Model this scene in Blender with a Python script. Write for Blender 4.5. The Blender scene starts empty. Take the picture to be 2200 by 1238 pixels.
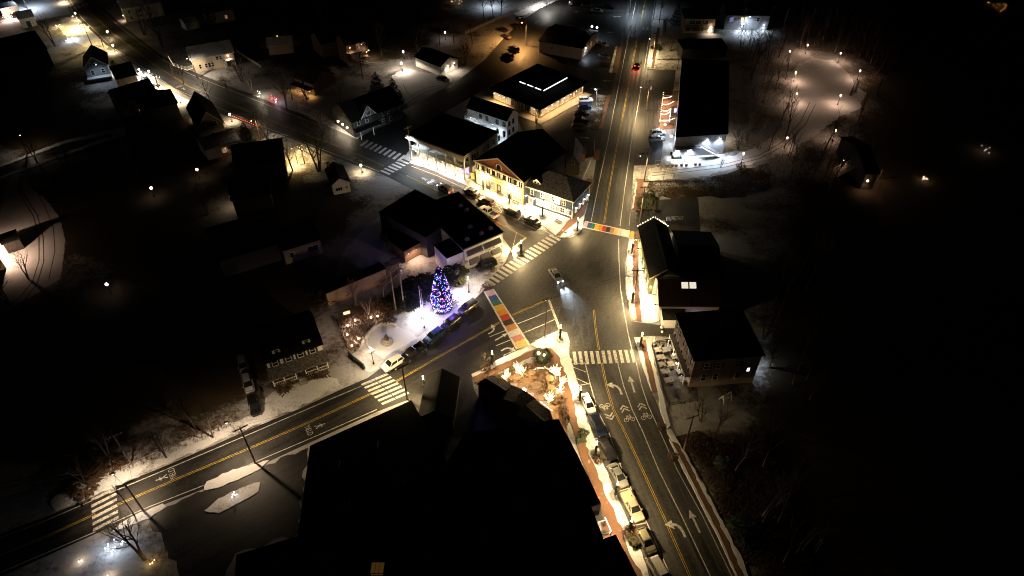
import bpy, math, random
from mathutils import Vector, Matrix
R = math.radians
C = bpy.context.scene.collection
SC = bpy.context.scene

# ------------------------------------------------------------------ camera
PITCH = R(42.0); CAMH = 100.0; F = 2200*24.0/36.0
SP, CP = math.sin(PITCH), math.cos(PITCH)
cam = bpy.data.cameras.new('camera'); cam.lens = 24; cam.sensor_width = 36; cam.clip_start = 1; cam.clip_end = 6000
camo = bpy.data.objects.new('camera', cam); C.objects.link(camo)
camo.location = (0, 0, CAMH); camo.rotation_euler = (R(90)-PITCH, 0, 0)
SC.camera = camo
# ------------------------------------------------------------------ night sky
w = bpy.data.worlds.new('World'); SC.world = w; w.use_nodes = True
nt = w.node_tree; nt.nodes.clear()
sky = nt.nodes.new('ShaderNodeTexSky'); sky.sky_type = 'NISHITA'; sky.sun_disc = False
sky.sun_elevation = R(1.0); sky.sun_rotation = R(200)
bg = nt.nodes.new('ShaderNodeBackground'); bg.inputs[1].default_value = 0.0003
out = nt.nodes.new('ShaderNodeOutputWorld')
nt.links.new(sky.outputs[0], bg.inputs[0]); nt.links.new(bg.outputs[0], out.inputs[0])
# ------------------------------------------------------------------ exposure, renderer
SC.view_settings.view_transform = 'Standard'; SC.view_settings.look = 'None'
SC.view_settings.exposure = 0.5; SC.view_settings.gamma = 1.0
SC.render.engine = 'CYCLES'
cy = SC.cycles
cy.use_denoising = True; cy.filter_width = 1.05
cy.use_adaptive_sampling = False
cy.max_bounces = 4; cy.diffuse_bounces = 1; cy.glossy_bounces = 2; cy.transmission_bounces = 2
cy.use_light_tree = True; cy.sample_clamp_indirect = 4.0; cy.caustics_reflective = False; cy.caustics_refractive = False
LP = 1.0            # one scale for every lamp in the town

# ------------------------------------------------------------------ geometry helpers
def G(px, py, z=0.0):
    """ground plan point (metres) under photo coordinate px,py at height z"""
    u, v = px-1100.0, py-619.0
    s = (CAMH-z)/(F*SP+v*CP)
    return Vector((u*s, (F*CP-v*SP)*s, z))
def hz(base, top_y):
    """height of a vertical edge standing at photo point base whose top is seen at row top_y"""
    y = G(*base).y; v = top_y-619.0
    return CAMH - y*(v*CP+F*SP)/(F*CP-v*SP)

class MB:
    def __init__(s): s.v = []; s.f = []
    def face(s, pts):
        n = len(s.v); s.v += [tuple(p) for p in pts]; s.f.append(tuple(range(n, n+len(pts))))
    def box(s, x0, x1, y0, y1, z0, z1):
        n = len(s.v)
        s.v += [(x0,y0,z0),(x1,y0,z0),(x1,y1,z0),(x0,y1,z0),(x0,y0,z1),(x1,y0,z1),(x1,y1,z1),(x0,y1,z1)]
        s.f += [(n+3,n+2,n+1,n),(n+4,n+5,n+6,n+7),(n,n+1,n+5,n+4),(n+1,n+2,n+6,n+5),(n+2,n+3,n+7,n+6),(n+3,n,n+4,n+7)]
    def bar(s, a, b, w, h):
        """box-section bar from a to b"""
        a, b = Vector(a), Vector(b); d = (b-a).normalized()
        up = Vector((0,0,1)) if abs(d.z) < .95 else Vector((1,0,0))
        r = d.cross(up).normalized()*w/2; q = r.cross(d).normalized()*h/2
        n = len(s.v)
        for p in (a, b): s.v += [tuple(p-r-q), tuple(p+r-q), tuple(p+r+q), tuple(p-r+q)]
        s.f += [(n,n+1,n+2,n+3),(n+7,n+6,n+5,n+4),(n,n+4,n+5,n+1),(n+1,n+5,n+6,n+2),(n+2,n+6,n+7,n+3),(n+3,n+7,n+4,n)]
    def prism(s, poly, z0, z1, bottom=False):
        n = len(s.v); k = len(poly)
        a = sum(poly[i][0]*poly[(i+1)%k][1]-poly[(i+1)%k][0]*poly[i][1] for i in range(k))
        if a < 0: poly = poly[::-1]
        s.v += [(p[0],p[1],z0) for p in poly]+[(p[0],p[1],z1) for p in poly]
        s.f.append(tuple(range(n+k, n+2*k)))
        if bottom: s.f.append(tuple(range(n+k-1, n-1, -1)))
        for i in range(k): j = (i+1) % k; s.f.append((n+i, n+j, n+k+j, n+k+i))
    def sheet(s, poly, z):
        k = len(poly)
        a = sum(poly[i][0]*poly[(i+1)%k][1]-poly[(i+1)%k][0]*poly[i][1] for i in range(k))
        if a < 0: poly = poly[::-1]
        s.face([(p[0],p[1],z) for p in poly])
    def tube(s, pts, r0, r1=None, n=6, cap=True):
        r1 = r0 if r1 is None else r1
        pts = [Vector(p) for p in pts]; m = len(pts); base = len(s.v)
        for i, p in enumerate(pts):
            d = (pts[min(i+1, m-1)]-pts[max(i-1, 0)]).normalized()
            up = Vector((0,0,1)) if abs(d.z) < .9 else Vector((1,0,0))
            a = d.cross(up).normalized(); b = a.cross(d)
            r = r0+(r1-r0)*i/max(m-1, 1)
            for k in range(n):
                t = 2*math.pi*k/n; s.v.append(tuple(p+a*math.cos(t)*r+b*math.sin(t)*r))
        for i in range(m-1):
            for k in range(n):
                q = (k+1) % n
                s.f.append((base+i*n+k, base+i*n+q, base+(i+1)*n+q, base+(i+1)*n+k))
        if cap:
            s.f.append(tuple(base+k for k in range(n))[::-1]); s.f.append(tuple(base+(m-1)*n+k for k in range(n)))
    def lathe(s, prof, n=12, cx=0, cy=0):
        base = len(s.v)
        for r, z in prof:
            for k in range(n):
                t = 2*math.pi*k/n; s.v.append((cx+r*math.cos(t), cy+r*math.sin(t), z))
        for i in range(len(prof)-1):
            for k in range(n):
                q = (k+1) % n
                s.f.append((base+i*n+k, base+i*n+q, base+(i+1)*n+q, base+(i+1)*n+k))
        s.f.append(tuple(base+k for k in range(n))[::-1]); s.f.append(tuple(base+(len(prof)-1)*n+k for k in range(n)))
    def ball(s, c, r, n=8, m=5, sz=1.0):
        prof = []
        for i in range(m+1):
            t = -math.pi/2+math.pi*i/m; prof.append((max(.004, r*math.cos(t)), c[2]+r*sz*math.sin(t)))
        s.lathe(prof, n, c[0], c[1])
    def mesh(s, name, mat):
        me = bpy.data.meshes.new(name); me.from_pydata(s.v, [], s.f)
        if mat is not None: me.materials.append(mat)
        return me
    def build(s, name, mat, parent=None, smooth=False):
        me = s.mesh(name, mat)
        if smooth: me.polygons.foreach_set('use_smooth', [True]*len(me.polygons))
        return put(name, me, parent)
def put(name, data, parent=None, loc=None, rz=0.0):
    o = bpy.data.objects.new(name, data); C.objects.link(o)
    if parent is not None: o.parent = parent
    if loc is not None: o.location = loc
    if rz: o.rotation_euler = (0, 0, rz)
    return o
def tag(o, label=None, cat=None, group=None, kind=None):
    if label: o['label'] = label
    if cat: o['category'] = cat
    if group: o['group'] = group
    if kind: o['kind'] = kind
    return o
def thing(name, label, cat, loc=(0,0,0), rz=0.0, group=None):
    o = put(name, None, None, loc, rz); o.empty_display_size = .3
    return tag(o, label, cat, group)
def copy_tree(o, parent=None):
    c = o.copy(); C.objects.link(c)
    if parent is not None: c.parent = parent
    for ch in list(o.children): copy_tree(ch, c)
    return c
def gp(pts, z=0.0): return [(G(x, y, z).x, G(x, y, z).y) for x, y in pts]
def rag(poly, step=1.2, amp=.25, seed=1):
    """resample a plan polygon and fray its edge"""
    rr = random.Random(seed); o = []
    k = len(poly)
    for i in range(k):
        a, b = Vector(poly[i]), Vector(poly[(i+1)%k]); L = (b-a).length
        m = max(1, int(L/step)); nrm = Vector((-(b-a).y, (b-a).x)).normalized() if L > 0 else Vector((0,0))
        for j in range(m):
            p = a+(b-a)*j/m
            if j or amp < .05: p = p+nrm*rr.uniform(-amp, amp)
            o.append((p.x, p.y))
    return o
def light(kind, loc, power, color, parent=None, radius=.12, spot=None, blend=.6, aim=None):
    ld = bpy.data.lights.new('lamp_light', kind); ld.energy = power*LP; ld.color = color; ld.shadow_soft_size = radius
    if kind == 'SPOT': ld.spot_size = spot or R(120); ld.spot_blend = blend
    o = bpy.data.objects.new('lamp_light', ld); C.objects.link(o)
    if parent is not None: o.parent = parent
    o.location = loc
    if aim is not None:
        o.rotation_euler = Vector(aim).to_track_quat('-Z', 'Y').to_euler()
    return o

# ------------------------------------------------------------------ materials
MATS = {}
def mat(name, c, c2=None, scale=4.0, rough=.8, bump=0.0, bscale=None, metal=0.0, spec=.5, detail=4, stretch=None, emis=None, es=0.0, world=False, lo=.35, hi=.65):
    if name in MATS: return MATS[name]
    m = bpy.data.materials.new(name); m.use_nodes = True; t = m.node_tree; N = t.nodes; L = t.links
    b = N['Principled BSDF']; b.inputs['Roughness'].default_value = rough; b.inputs['Metallic'].default_value = metal
    b.inputs['Specular IOR Level'].default_value = spec
    b.inputs['Base Color'].default_value = (*c, 1)
    if emis: b.inputs['Emission Color'].default_value = (*emis, 1); b.inputs['Emission Strength'].default_value = es
    if c2 is not None or bump:
        if world:
            g = N.new('ShaderNodeNewGeometry'); src = g.outputs['Position']
        else:
            tc = N.new('ShaderNodeTexCoord'); src = tc.outputs['Object']
        if stretch:
            mp = N.new('ShaderNodeMapping'); mp.inputs['Rotation'].default_value = (0, 0, stretch[0]); mp.inputs['Scale'].default_value = stretch[1]
            mp.vector_type = 'TEXTURE' if False else 'POINT'
            L.new(src, mp.inputs[0]); src = mp.outputs[0]
        nz = N.new('ShaderNodeTexNoise'); nz.inputs['Scale'].default_value = scale; nz.inputs['Detail'].default_value = detail
        L.new(src, nz.inputs['Vector'])
        if c2 is not None:
            rp = N.new('ShaderNodeValToRGB'); rp.color_ramp.elements[0].position = lo; rp.color_ramp.elements[1].position = hi
            rp.color_ramp.elements[0].color = (*c, 1); rp.color_ramp.elements[1].color = (*c2, 1)
            L.new(nz.outputs['Fac'], rp.inputs[0]); L.new(rp.outputs[0], b.inputs['Base Color'])
        if bump:
            n2 = nz
            if bscale:
                n2 = N.new('ShaderNodeTexNoise'); n2.inputs['Scale'].default_value = bscale; L.new(src, n2.inputs['Vector'])
            bp = N.new('ShaderNodeBump'); bp.inputs['Strength'].default_value = bump; bp.inputs['Distance'].default_value = .05
            L.new(n2.outputs['Fac'], bp.inputs['Height']); L.new(bp.outputs[0], b.inputs['Normal'])
    MATS[name] = m; return m

def snow_mat(name, cover, big=.06, fine=1.6, snow=(.66,.67,.70), earth=(.035,.026,.015), earth2=(.07,.05,.025), soft=.10, bump=.6, attr=False):
    """thin patchy snow over dead grass and leaf litter; cover 0..1 = share of the ground that is white"""
    m = bpy.data.materials.new(name); m.use_nodes = True; t = m.node_tree; N = t.nodes; L = t.links
    b = N['Principled BSDF']; b.inputs['Roughness'].default_value = .9; b.inputs['Specular IOR Level'].default_value = .2
    g = N.new('ShaderNodeNewGeometry')
    def noise(sc, det=5, rgh=.6):
        n = N.new('ShaderNodeTexNoise'); n.inputs['Scale'].default_value = sc; n.inputs['Detail'].default_value = det
        n.inputs['Roughness'].default_value = rgh; L.new(g.outputs['Position'], n.inputs['Vector']); return n.outputs['Fac']
    def ramp(a, p0, p1, c0=(0,0,0), c1=(1,1,1)):
        r = N.new('ShaderNodeValToRGB'); r.color_ramp.elements[0].position = p0; r.color_ramp.elements[1].position = p1
        r.color_ramp.elements[0].color = (*c0, 1); r.color_ramp.elements[1].color = (*c1, 1); L.new(a, r.inputs[0]); return r.outputs[0]
    n1, n2, n3 = noise(big, 3), noise(fine, 9, .82), noise(9.0, 3)
    mx = N.new('ShaderNodeMath'); mx.operation = 'MULTIPLY_ADD'; mx.inputs[1].default_value = .55; L.new(n1, mx.inputs[0])
    ml = N.new('ShaderNodeMath'); ml.operation = 'MULTIPLY'; ml.inputs[1].default_value = .45; L.new(n2, ml.inputs[0]); L.new(ml.outputs[0], mx.inputs[2])
    mo = mx.outputs[0]
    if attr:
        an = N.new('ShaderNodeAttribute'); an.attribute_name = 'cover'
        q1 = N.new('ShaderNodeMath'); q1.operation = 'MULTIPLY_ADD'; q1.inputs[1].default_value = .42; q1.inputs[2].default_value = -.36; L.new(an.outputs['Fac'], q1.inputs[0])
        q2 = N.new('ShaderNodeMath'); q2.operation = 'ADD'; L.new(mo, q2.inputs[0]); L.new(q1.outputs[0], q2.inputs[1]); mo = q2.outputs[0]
    th = .5+(.5-cover)*.42
    mask = ramp(mo, max(0, th-soft*.5), min(1, th+soft*.5))
    ea = ramp(n3, .35, .65, earth, earth2)
    sn = ramp(n2, .3, .7, tuple(x*.86 for x in snow), snow)
    mc = N.new('ShaderNodeMix'); mc.data_type = 'RGBA'
    L.new(mask, mc.inputs[0]); L.new(ea, mc.inputs[6]); L.new(sn, mc.inputs[7]); L.new(mc.outputs[2], b.inputs['Base Color'])
    bp = N.new('ShaderNodeBump'); bp.inputs['Strength'].default_value = bump; bp.inputs['Distance'].default_value = .12
    L.new(n2, bp.inputs['Height']); L.new(bp.outputs[0], b.inputs['Normal'])
    MATS[name] = m; return m

def asphalt_mat(name, ang, base=.036, streak=.5, snowy=0.0):
    """damp asphalt: mottled, with paler tyre-worn bands running along ang"""
    m = bpy.data.materials.new(name); m.use_nodes = True; t = m.node_tree; N = t.nodes; L = t.links
    b = N['Principled BSDF']; b.inputs['Specular IOR Level'].default_value = .42
    g = N.new('ShaderNodeNewGeometry')
    mp = N.new('ShaderNodeMapping'); mp.inputs['Rotation'].default_value = (0, 0, -ang); L.new(g.outputs['Position'], mp.inputs[0])
    m2 = N.new('ShaderNodeMapping'); m2.inputs['Scale'].default_value = (.010, .75, 1); L.new(mp.outputs[0], m2.inputs[0])
    ns = N.new('ShaderNodeTexNoise'); ns.inputs['Scale'].default_value = 1.0; ns.inputs['Detail'].default_value = 3; L.new(m2.outputs[0], ns.inputs['Vector'])
    nf = N.new('ShaderNodeTexNoise'); nf.inputs['Scale'].default_value = 1.9; nf.inputs['Detail'].default_value = 8; nf.inputs['Roughness'].default_value = .8; L.new(g.outputs['Position'], nf.inputs['Vector'])
    nb = N.new('ShaderNodeTexNoise'); nb.inputs['Scale'].default_value = .11; nb.inputs['Detail'].default_value = 4; L.new(g.outputs['Position'], nb.inputs['Vector'])
    a = N.new('ShaderNodeMath'); a.operation = 'MULTIPLY'; a.inputs[1].default_value = streak; L.new(ns.outputs['Fac'], a.inputs[0])
    a2 = N.new('ShaderNodeMath'); a2.operation = 'MULTIPLY_ADD'; a2.inputs[1].default_value = .75; L.new(nf.outputs['Fac'], a2.inputs[0]); L.new(a.outputs[0], a2.inputs[2])
    a3 = N.new('ShaderNodeMath'); a3.operation = 'MULTIPLY_ADD'; a3.inputs[1].default_value = .35; L.new(nb.outputs['Fac'], a3.inputs[0]); L.new(a2.outputs[0], a3.inputs[2])
    mid = (streak+.75+.35)*.5
    r = N.new('ShaderNodeValToRGB'); L.new(a3.outputs[0], r.inputs[0])
    r.color_ramp.elements[0].position = mid-.11; r.color_ramp.elements[1].position = mid+.11
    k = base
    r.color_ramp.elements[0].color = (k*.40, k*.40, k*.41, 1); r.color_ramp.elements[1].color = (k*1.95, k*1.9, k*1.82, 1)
    L.new(r.outputs[0], b.inputs['Base Color'])
    rr = N.new('ShaderNodeMapRange'); rr.inputs[1].default_value = mid-.2; rr.inputs[2].default_value = mid+.2; rr.inputs[3].default_value = .38; rr.inputs[4].default_value = .75
    L.new(a3.outputs[0], rr.inputs[0]); L.new(rr.outputs[0], b.inputs['Roughness'])
    bp = N.new('ShaderNodeBump'); bp.inputs['Strength'].default_value = .35; bp.inputs['Distance'].default_value = .02
    L.new(nf.outputs['Fac'], bp.inputs['Height']); L.new(bp.outputs[0], b.inputs['Normal'])
    MATS[name] = m; return m

def brick_mat(name, c1, c2, mortar, scale=1.0, rough=.85):
    m = bpy.data.materials.new(name); m.use_nodes = True; t = m.node_tree; N = t.nodes; L = t.links
    b = N['Principled BSDF']; b.inputs['Roughness'].default_value = rough
    g = N.new('ShaderNodeNewGeometry')
    br = N.new('ShaderNodeTexBrick'); br.inputs['Color1'].default_value = (*c1,1); br.inputs['Color2'].default_value = (*c2,1); br.inputs['Mortar'].default_value = (*mortar,1)
    br.inputs['Scale'].default_value = 2.2*scale; br.inputs['Mortar Size'].default_value = .02
    L.new(g.outputs['Position'], br.inputs['Vector'])
    n = N.new('ShaderNodeTexNoise'); n.inputs['Scale'].default_value = .8; n.inputs['Detail'].default_value = 8; n.inputs['Roughness'].default_value = .75; L.new(g.outputs['Position'], n.inputs['Vector'])
    r = N.new('ShaderNodeValToRGB'); r.color_ramp.elements[0].position = .62; r.color_ramp.elements[1].position = .74; r.color_ramp.elements[0].color = (0,0,0,1); L.new(n.outputs['Fac'], r.inputs[0])
    mx = N.new('ShaderNodeMix'); mx.data_type = 'RGBA'; L.new(r.outputs[0], mx.inputs[0]); L.new(br.outputs['Color'], mx.inputs[6]); mx.inputs[7].default_value = (.55,.55,.56,1)
    L.new(mx.outputs[2], b.inputs['Base Color'])
    MATS[name] = m; return m

def glow(name, c, s):
    m = mat(name, (.02,.02,.02), emis=c, es=s, rough=.6)
    m.cycles.emission_sampling = 'NONE'     # the lamp objects beside these bulbs carry their light
    return m
WARM = (1.0, .71, .34); AMBER = (1.0, .48, .14); PEACH = (1.0, .62, .40); SOFT = (1.0, .80, .58); COLD = (.72, .86, 1.0); WHITE = (1.0, .93, .84); GOLD = (1.0, .70, .28)
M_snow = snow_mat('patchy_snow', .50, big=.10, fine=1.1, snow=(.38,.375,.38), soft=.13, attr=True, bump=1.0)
M_litter = snow_mat('woodland_floor', .16, big=.2, fine=1.6, snow=(.10,.095,.09), soft=.3, earth=(.014,.011,.007), earth2=(.028,.021,.013))
M_lawn = snow_mat('thin_snow_grass', .36, big=.12, fine=1.2)
M_packed = snow_mat('packed_snow', .86, big=.05, fine=.7, snow=(.62,.63,.66), soft=.22)
M_clean = snow_mat('clean_snow', .97, big=.08, fine=2.2, snow=(.72,.73,.76), soft=.2)
M_verge = snow_mat('speckled_snow', .66, big=.15, fine=2.6, soft=.14)
M_park = snow_mat('park_snow', .74, big=.18, fine=1.8, snow=(.62,.62,.64), soft=.3)
M_brush = snow_mat('brushy_snow', .30, big=.12, fine=2.0, soft=.16)
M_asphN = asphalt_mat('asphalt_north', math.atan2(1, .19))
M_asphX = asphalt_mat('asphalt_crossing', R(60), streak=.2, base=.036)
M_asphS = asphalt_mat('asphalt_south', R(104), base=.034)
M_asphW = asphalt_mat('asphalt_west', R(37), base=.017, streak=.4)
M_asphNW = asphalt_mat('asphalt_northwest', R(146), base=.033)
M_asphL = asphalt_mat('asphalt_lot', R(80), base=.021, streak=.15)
M_brickwalk = brick_mat('brick_paving', (.135,.062,.034), (.18,.085,.045), (.07,.045,.03))
M_bricktan = brick_mat('tan_paving', (.20,.115,.06), (.25,.15,.085), (.12,.08,.05), .5)
M_conc = mat('concrete', (.36,.34,.31), (.28,.27,.25), 1.5, .9, .2)
M_paintw = mat('road_paint_white', (.52,.51,.475), (.13,.127,.12), 2.6, .7, lo=.44, hi=.74, world=True, detail=9)
M_painty = mat('road_paint_yellow', (.52,.37,.04), (.16,.115,.022), 2.6, .7, lo=.42, hi=.72, world=True, detail=9)
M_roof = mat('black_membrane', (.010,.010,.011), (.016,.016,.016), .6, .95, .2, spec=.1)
M_shingle = mat('dark_shingle', (.022,.021,.021), (.036,.034,.033), 1.2, .95, .3, 9, spec=.15)
M_shinglesnow = mat('snow_dusted_shingle', (.08,.077,.076), (.22,.212,.205), 2.2, .95, .3, 9, spec=.15)
M_roofsnow = snow_mat('roof_snow', .80, big=.3, fine=1.5, earth=(.02,.02,.02), earth2=(.03,.03,.03), soft=.2, bump=.3)
M_seam = mat('brown_metal_roof', (.10,.055,.042), (.13,.075,.055), 1.0, .55)
M_white = mat('white_clapboard', (.70,.68,.64), (.62,.60,.56), 1.5, .8, .15, 20)
M_cream = mat('cream_clapboard', (.62,.52,.36), (.55,.46,.31), 1.5, .8, .15, 20)
M_yellow = mat('yellow_clapboard', (.66,.50,.22), (.58,.44,.19), 1.5, .8, .15, 20)
M_tan = mat('tan_clapboard', (.42,.34,.25), (.36,.29,.21), 1.5, .85, .15, 20)
M_grey = mat('grey_clapboard', (.25,.25,.27), (.20,.20,.22), 1.5, .85, .15, 20)
M_navy = mat('navy_clapboard', (.035,.050,.075), (.045,.060,.085), 1.5, .75, .15, 20)
M_green = mat('green_clapboard', (.22,.23,.10), (.18,.19,.08), 1.5, .8, .15, 20)
M_brown = mat('brown_clapboard', (.20,.13,.08), (.15,.10,.06), 1.5, .85, .15, 20)
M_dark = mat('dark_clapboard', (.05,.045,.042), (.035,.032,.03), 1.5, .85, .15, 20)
M_brickwall = mat('orange_brick', (.36,.13,.05), (.28,.10,.04), 6.0, .85, .2, 12)
M_trim = mat('white_trim', (.74,.73,.70), (.68,.67,.64), 5.0, .6)
M_wood = mat('weathered_wood', (.20,.15,.11), (.12,.09,.07), 3.0, .9, .3, 14)
M_pole = mat('pole_wood', (.17,.12,.085), (.10,.07,.05), 2.0, .9, .3, 14)
M_bark = mat('bark', (.10,.075,.055), (.055,.042,.032), 3.0, .95, .5, 12)
M_barkp = mat('pale_bark', (.26,.20,.15), (.14,.11,.08), 3.0, .95, .5, 12)
M_twig = mat('twigs', (.085,.06,.045), (.05,.036,.028), 3.0, .95)
M_needle = mat('needles', (.010,.017,.008), (.02,.03,.012), 2.5, .9)
M_leafy = mat('evergreen_leaves', (.026,.03,.011), (.05,.052,.018), 2.5, .85)
M_dryplant = mat('dry_plants', (.11,.065,.035), (.06,.035,.02), 2.0, .95)
M_black = mat('black_metal', (.012,.012,.013), (.02,.02,.021), 8.0, .55)
M_steel = mat('galvanised_steel', (.35,.36,.37), (.27,.28,.29), 6.0, .45, metal=.6)
M_glass = mat('dark_glass', (.012,.013,.015), rough=.08, spec=.6)
M_rubber = mat('tyre_rubber', (.012,.012,.012), rough=.9)
M_rim = mat('wheel_rim', (.32,.32,.33), rough=.35, metal=.8)
M_redglass = glow('tail_lamp', (1.0,.03,.01), .25)
M_bronze = mat('bronze', (.09,.075,.05), (.06,.055,.04), 6, .5, metal=.5)
M_bulb = glow('warm_bulb', (1.0,.78,.46), 14)
M_bulbcold = glow('cold_bulb', (.8,.9,1.0), 16)
M_bulbpeach = glow('peach_bulb', (1.0,.60,.32), 6)
M_winwarm = glow('lit_window_warm', (1.0,.66,.30), 1.1)
M_winsoft = glow('lit_window_soft', (1.0,.70,.36), .5)
M_windim = glow('lit_window_dim', (1.0,.58,.26), .14)
M_wincold = glow('lit_window_cold', (.85,.92,1.0), 2.4)

# ================================================================== ground, roads, pavements
def flat(name, pts, m, z=.01, kind='structure', fray=0, seed=1):
    b = MB(); p = gp(pts)
    if fray: p = rag(p, max(.9, fray*2.2), fray, seed)
    b.sheet(p, z); o = b.build(name, m); o['kind'] = kind; return o
def raised(name, pts, m, h=.12, fray=0, seed=1, kind='structure'):
    b = MB(); p = gp(pts)
    if fray: p = rag(p, .8, fray, seed)
    b.prism(p, -.05, h); o = b.build(name, m); o['kind'] = kind; return o

# snow in the open town, litter in the woods; garden blobs paint unlit ground dark
WOODS_AND_SHADE = [(2050,820,330,420),(1820,620,120,230),(1800,1000,150,240),(2050,250,160,320),(1950,450,110,120),(330,730,250,150),(80,880,190,110),(560,620,110,60),(700,60,190,80),(560,430,60,60),(240,450,170,90),(420,500,130,70),(60,240,120,80),(300,300,130,45),(500,330,70,50),(640,450,110,60),(420,380,90,40)]
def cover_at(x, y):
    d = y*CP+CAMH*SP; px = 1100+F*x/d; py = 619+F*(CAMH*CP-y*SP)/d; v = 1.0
    for cx_, cy_, rx, ry in WOODS_AND_SHADE: v *= 1-math.exp(-(((px-cx_)/rx)**2+((py-cy_)/ry)**2)**1.5)
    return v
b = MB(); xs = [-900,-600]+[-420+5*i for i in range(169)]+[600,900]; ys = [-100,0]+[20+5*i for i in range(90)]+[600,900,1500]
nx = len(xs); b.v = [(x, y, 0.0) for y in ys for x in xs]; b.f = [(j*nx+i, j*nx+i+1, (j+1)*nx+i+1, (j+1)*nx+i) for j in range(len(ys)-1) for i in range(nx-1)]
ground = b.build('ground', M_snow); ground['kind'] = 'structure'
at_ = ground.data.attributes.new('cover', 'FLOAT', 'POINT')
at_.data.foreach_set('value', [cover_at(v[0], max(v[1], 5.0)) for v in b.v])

RX_N = [(1250,490),(1351,512)]
north_road = flat('north_road', [(1250,490),(1260,450),(1273,390),(1283,335),(1288,310),(1298,270),(1312,205),(1322,160),(1332,100),(1345,40),(1352,-40),(1416,-40),(1411,0),(1398,80),(1388,150),(1372,250),(1364,330),(1359,400),(1355,450),(1352,480),(1351,512)], M_asphN)
crossing = flat('road_crossing', [(1250,490),(1351,512),(1347,550),(1343,570),(1344,620),(1350,655),(1356,690),(1362,725),(1370,750),(1376,778),(1228,782),(1223,760),(1224,733),(1218,715),(1203,711),(1170,722),(1138,740),(1042,620),(1043,610),(1195,508),(1205,512),(1230,510),(1245,500)], M_asphX)
south_road = flat('south_road', [(1228,782),(1376,778),(1398,838),(1412,868),(1426,905),(1440,948),(1466,1005),(1506,1083),(1546,1160),(1592,1262),(1405,1262),(1395,1238),(1375,1178),(1350,1120),(1327,1068),(1300,1005),(1278,943),(1262,900),(1248,843),(1235,800)], M_asphS)
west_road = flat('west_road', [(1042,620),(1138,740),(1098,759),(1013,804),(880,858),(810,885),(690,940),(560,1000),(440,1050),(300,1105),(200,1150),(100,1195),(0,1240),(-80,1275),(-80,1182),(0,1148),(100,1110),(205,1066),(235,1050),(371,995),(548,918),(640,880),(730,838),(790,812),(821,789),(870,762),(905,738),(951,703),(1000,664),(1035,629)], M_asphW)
northwest_road = flat('northwest_road', [(1043,610),(1195,508),(1160,482),(1098,452),(1050,428),(996,398),(940,372),(866,341),(768,299),(700,270),(640,243),(550,208),(480,180),(410,152),(345,118),(270,60),(215,12),(170,-40),(120,-40),(150,10),(168,40),(235,103),(300,150),(375,196),(460,240),(550,272),(640,303),(710,334),(760,354),(820,374),(860,394),(960,447),(1075,505),(1098,535),(1085,565)], M_asphNW)
side_street = flat('side_street', [(768,299),(866,341),(930,255),(990,222),(1060,180),(1100,158),(1150,115),(1185,75),(1230,20),(1250,-40),(1200,-40),(1165,15),(1120,45),(1080,85),(1040,130),(980,176),(865,240)], M_asphL)
car_park = flat('car_park', [(1283,335),(1288,310),(1298,270),(1312,205),(1322,160),(1332,100),(1345,40),(1352,-40),(1250,-40),(1230,20),(1185,75),(1150,115),(1100,158),(1060,180),(1105,240),(1130,300),(1200,330),(1240,345)], M_asphL)
service_yard = flat('service_yard', [(1013,804),(1018,835),(1035,870),(1010,940),(880,940),(880,858)], M_asphL)
local_street = flat('local_street', [(-60,380),(0,361),(140,309),(300,262),(420,225),(440,236),(300,284),(193,310),(0,381),(-60,402)], M_asphL)
restaurant_lot = flat('restaurant_lot', [(1388,150),(1452,150),(1446,200),(1440,300),(1446,345),(1405,354),(1362,356),(1364,330),(1372,250)], M_asphL)
rear_lot = flat('rear_lot', [(1355,450),(1400,430),(1500,425),(1505,500),(1412,500),(1352,498)], M_asphL, z=.006)
hotel_drive = flat('house_drive', [(1356,690),(1362,725),(1400,722),(1465,725),(1470,700),(1415,698),(1380,694)], M_asphL, z=.006)
M_drivesnow = M_packed
snow_drive = flat('snow_drive', [(1395,362),(1480,345),(1560,338),(1620,318),(1670,285),(1698,240),(1700,180),(1712,140),(1745,125),(1790,130),(1825,160),(1838,185),(1862,200),(1850,230),(1800,255),(1740,300),(1690,330),(1620,350),(1540,372),(1480,384),(1395,388)], M_packed, .006, fray=.5)
west_drive = flat('west_drive', [(30,372),(60,372),(62,400),(100,430),(130,470),(140,520),(130,600),(30,660),(-40,700),(-60,560),(0,470),(10,420),(18,395)], M_packed, .006, fray=.12)
snow_lot = flat('snow_lot', [(842,162),(880,150),(938,160),(975,176),(868,238),(852,212)], M_packed, .006, fray=.3)
plaza_lot = flat('upper_lot', [(10,-30),(130,-30),(146,15),(150,30),(100,40),(70,48),(30,48),(-30,20)], M_packed, .006)
slope_east = flat('brush_slope', [(1446,940),(1500,925),(1620,960),(1720,1240),(1720,1262),(1612,1262),(1550,1130),(1490,1010)], M_brush, .005, fray=1.6)
meadow = flat('meadow', [(1395,390),(1480,386),(1560,374),(1640,352),(1660,400),(1600,425),(1500,424),(1400,428),(1386,410)], M_brush, .005, fray=1.2)
terrace = flat('cafe_terrace', [(1085,808),(1118,786),(1150,777),(1180,790),(1202,822),(1207,860),(1214,900),(1222,945),(1196,935),(1180,885),(1135,845),(1100,830)], M_bricktan, .02)

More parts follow.
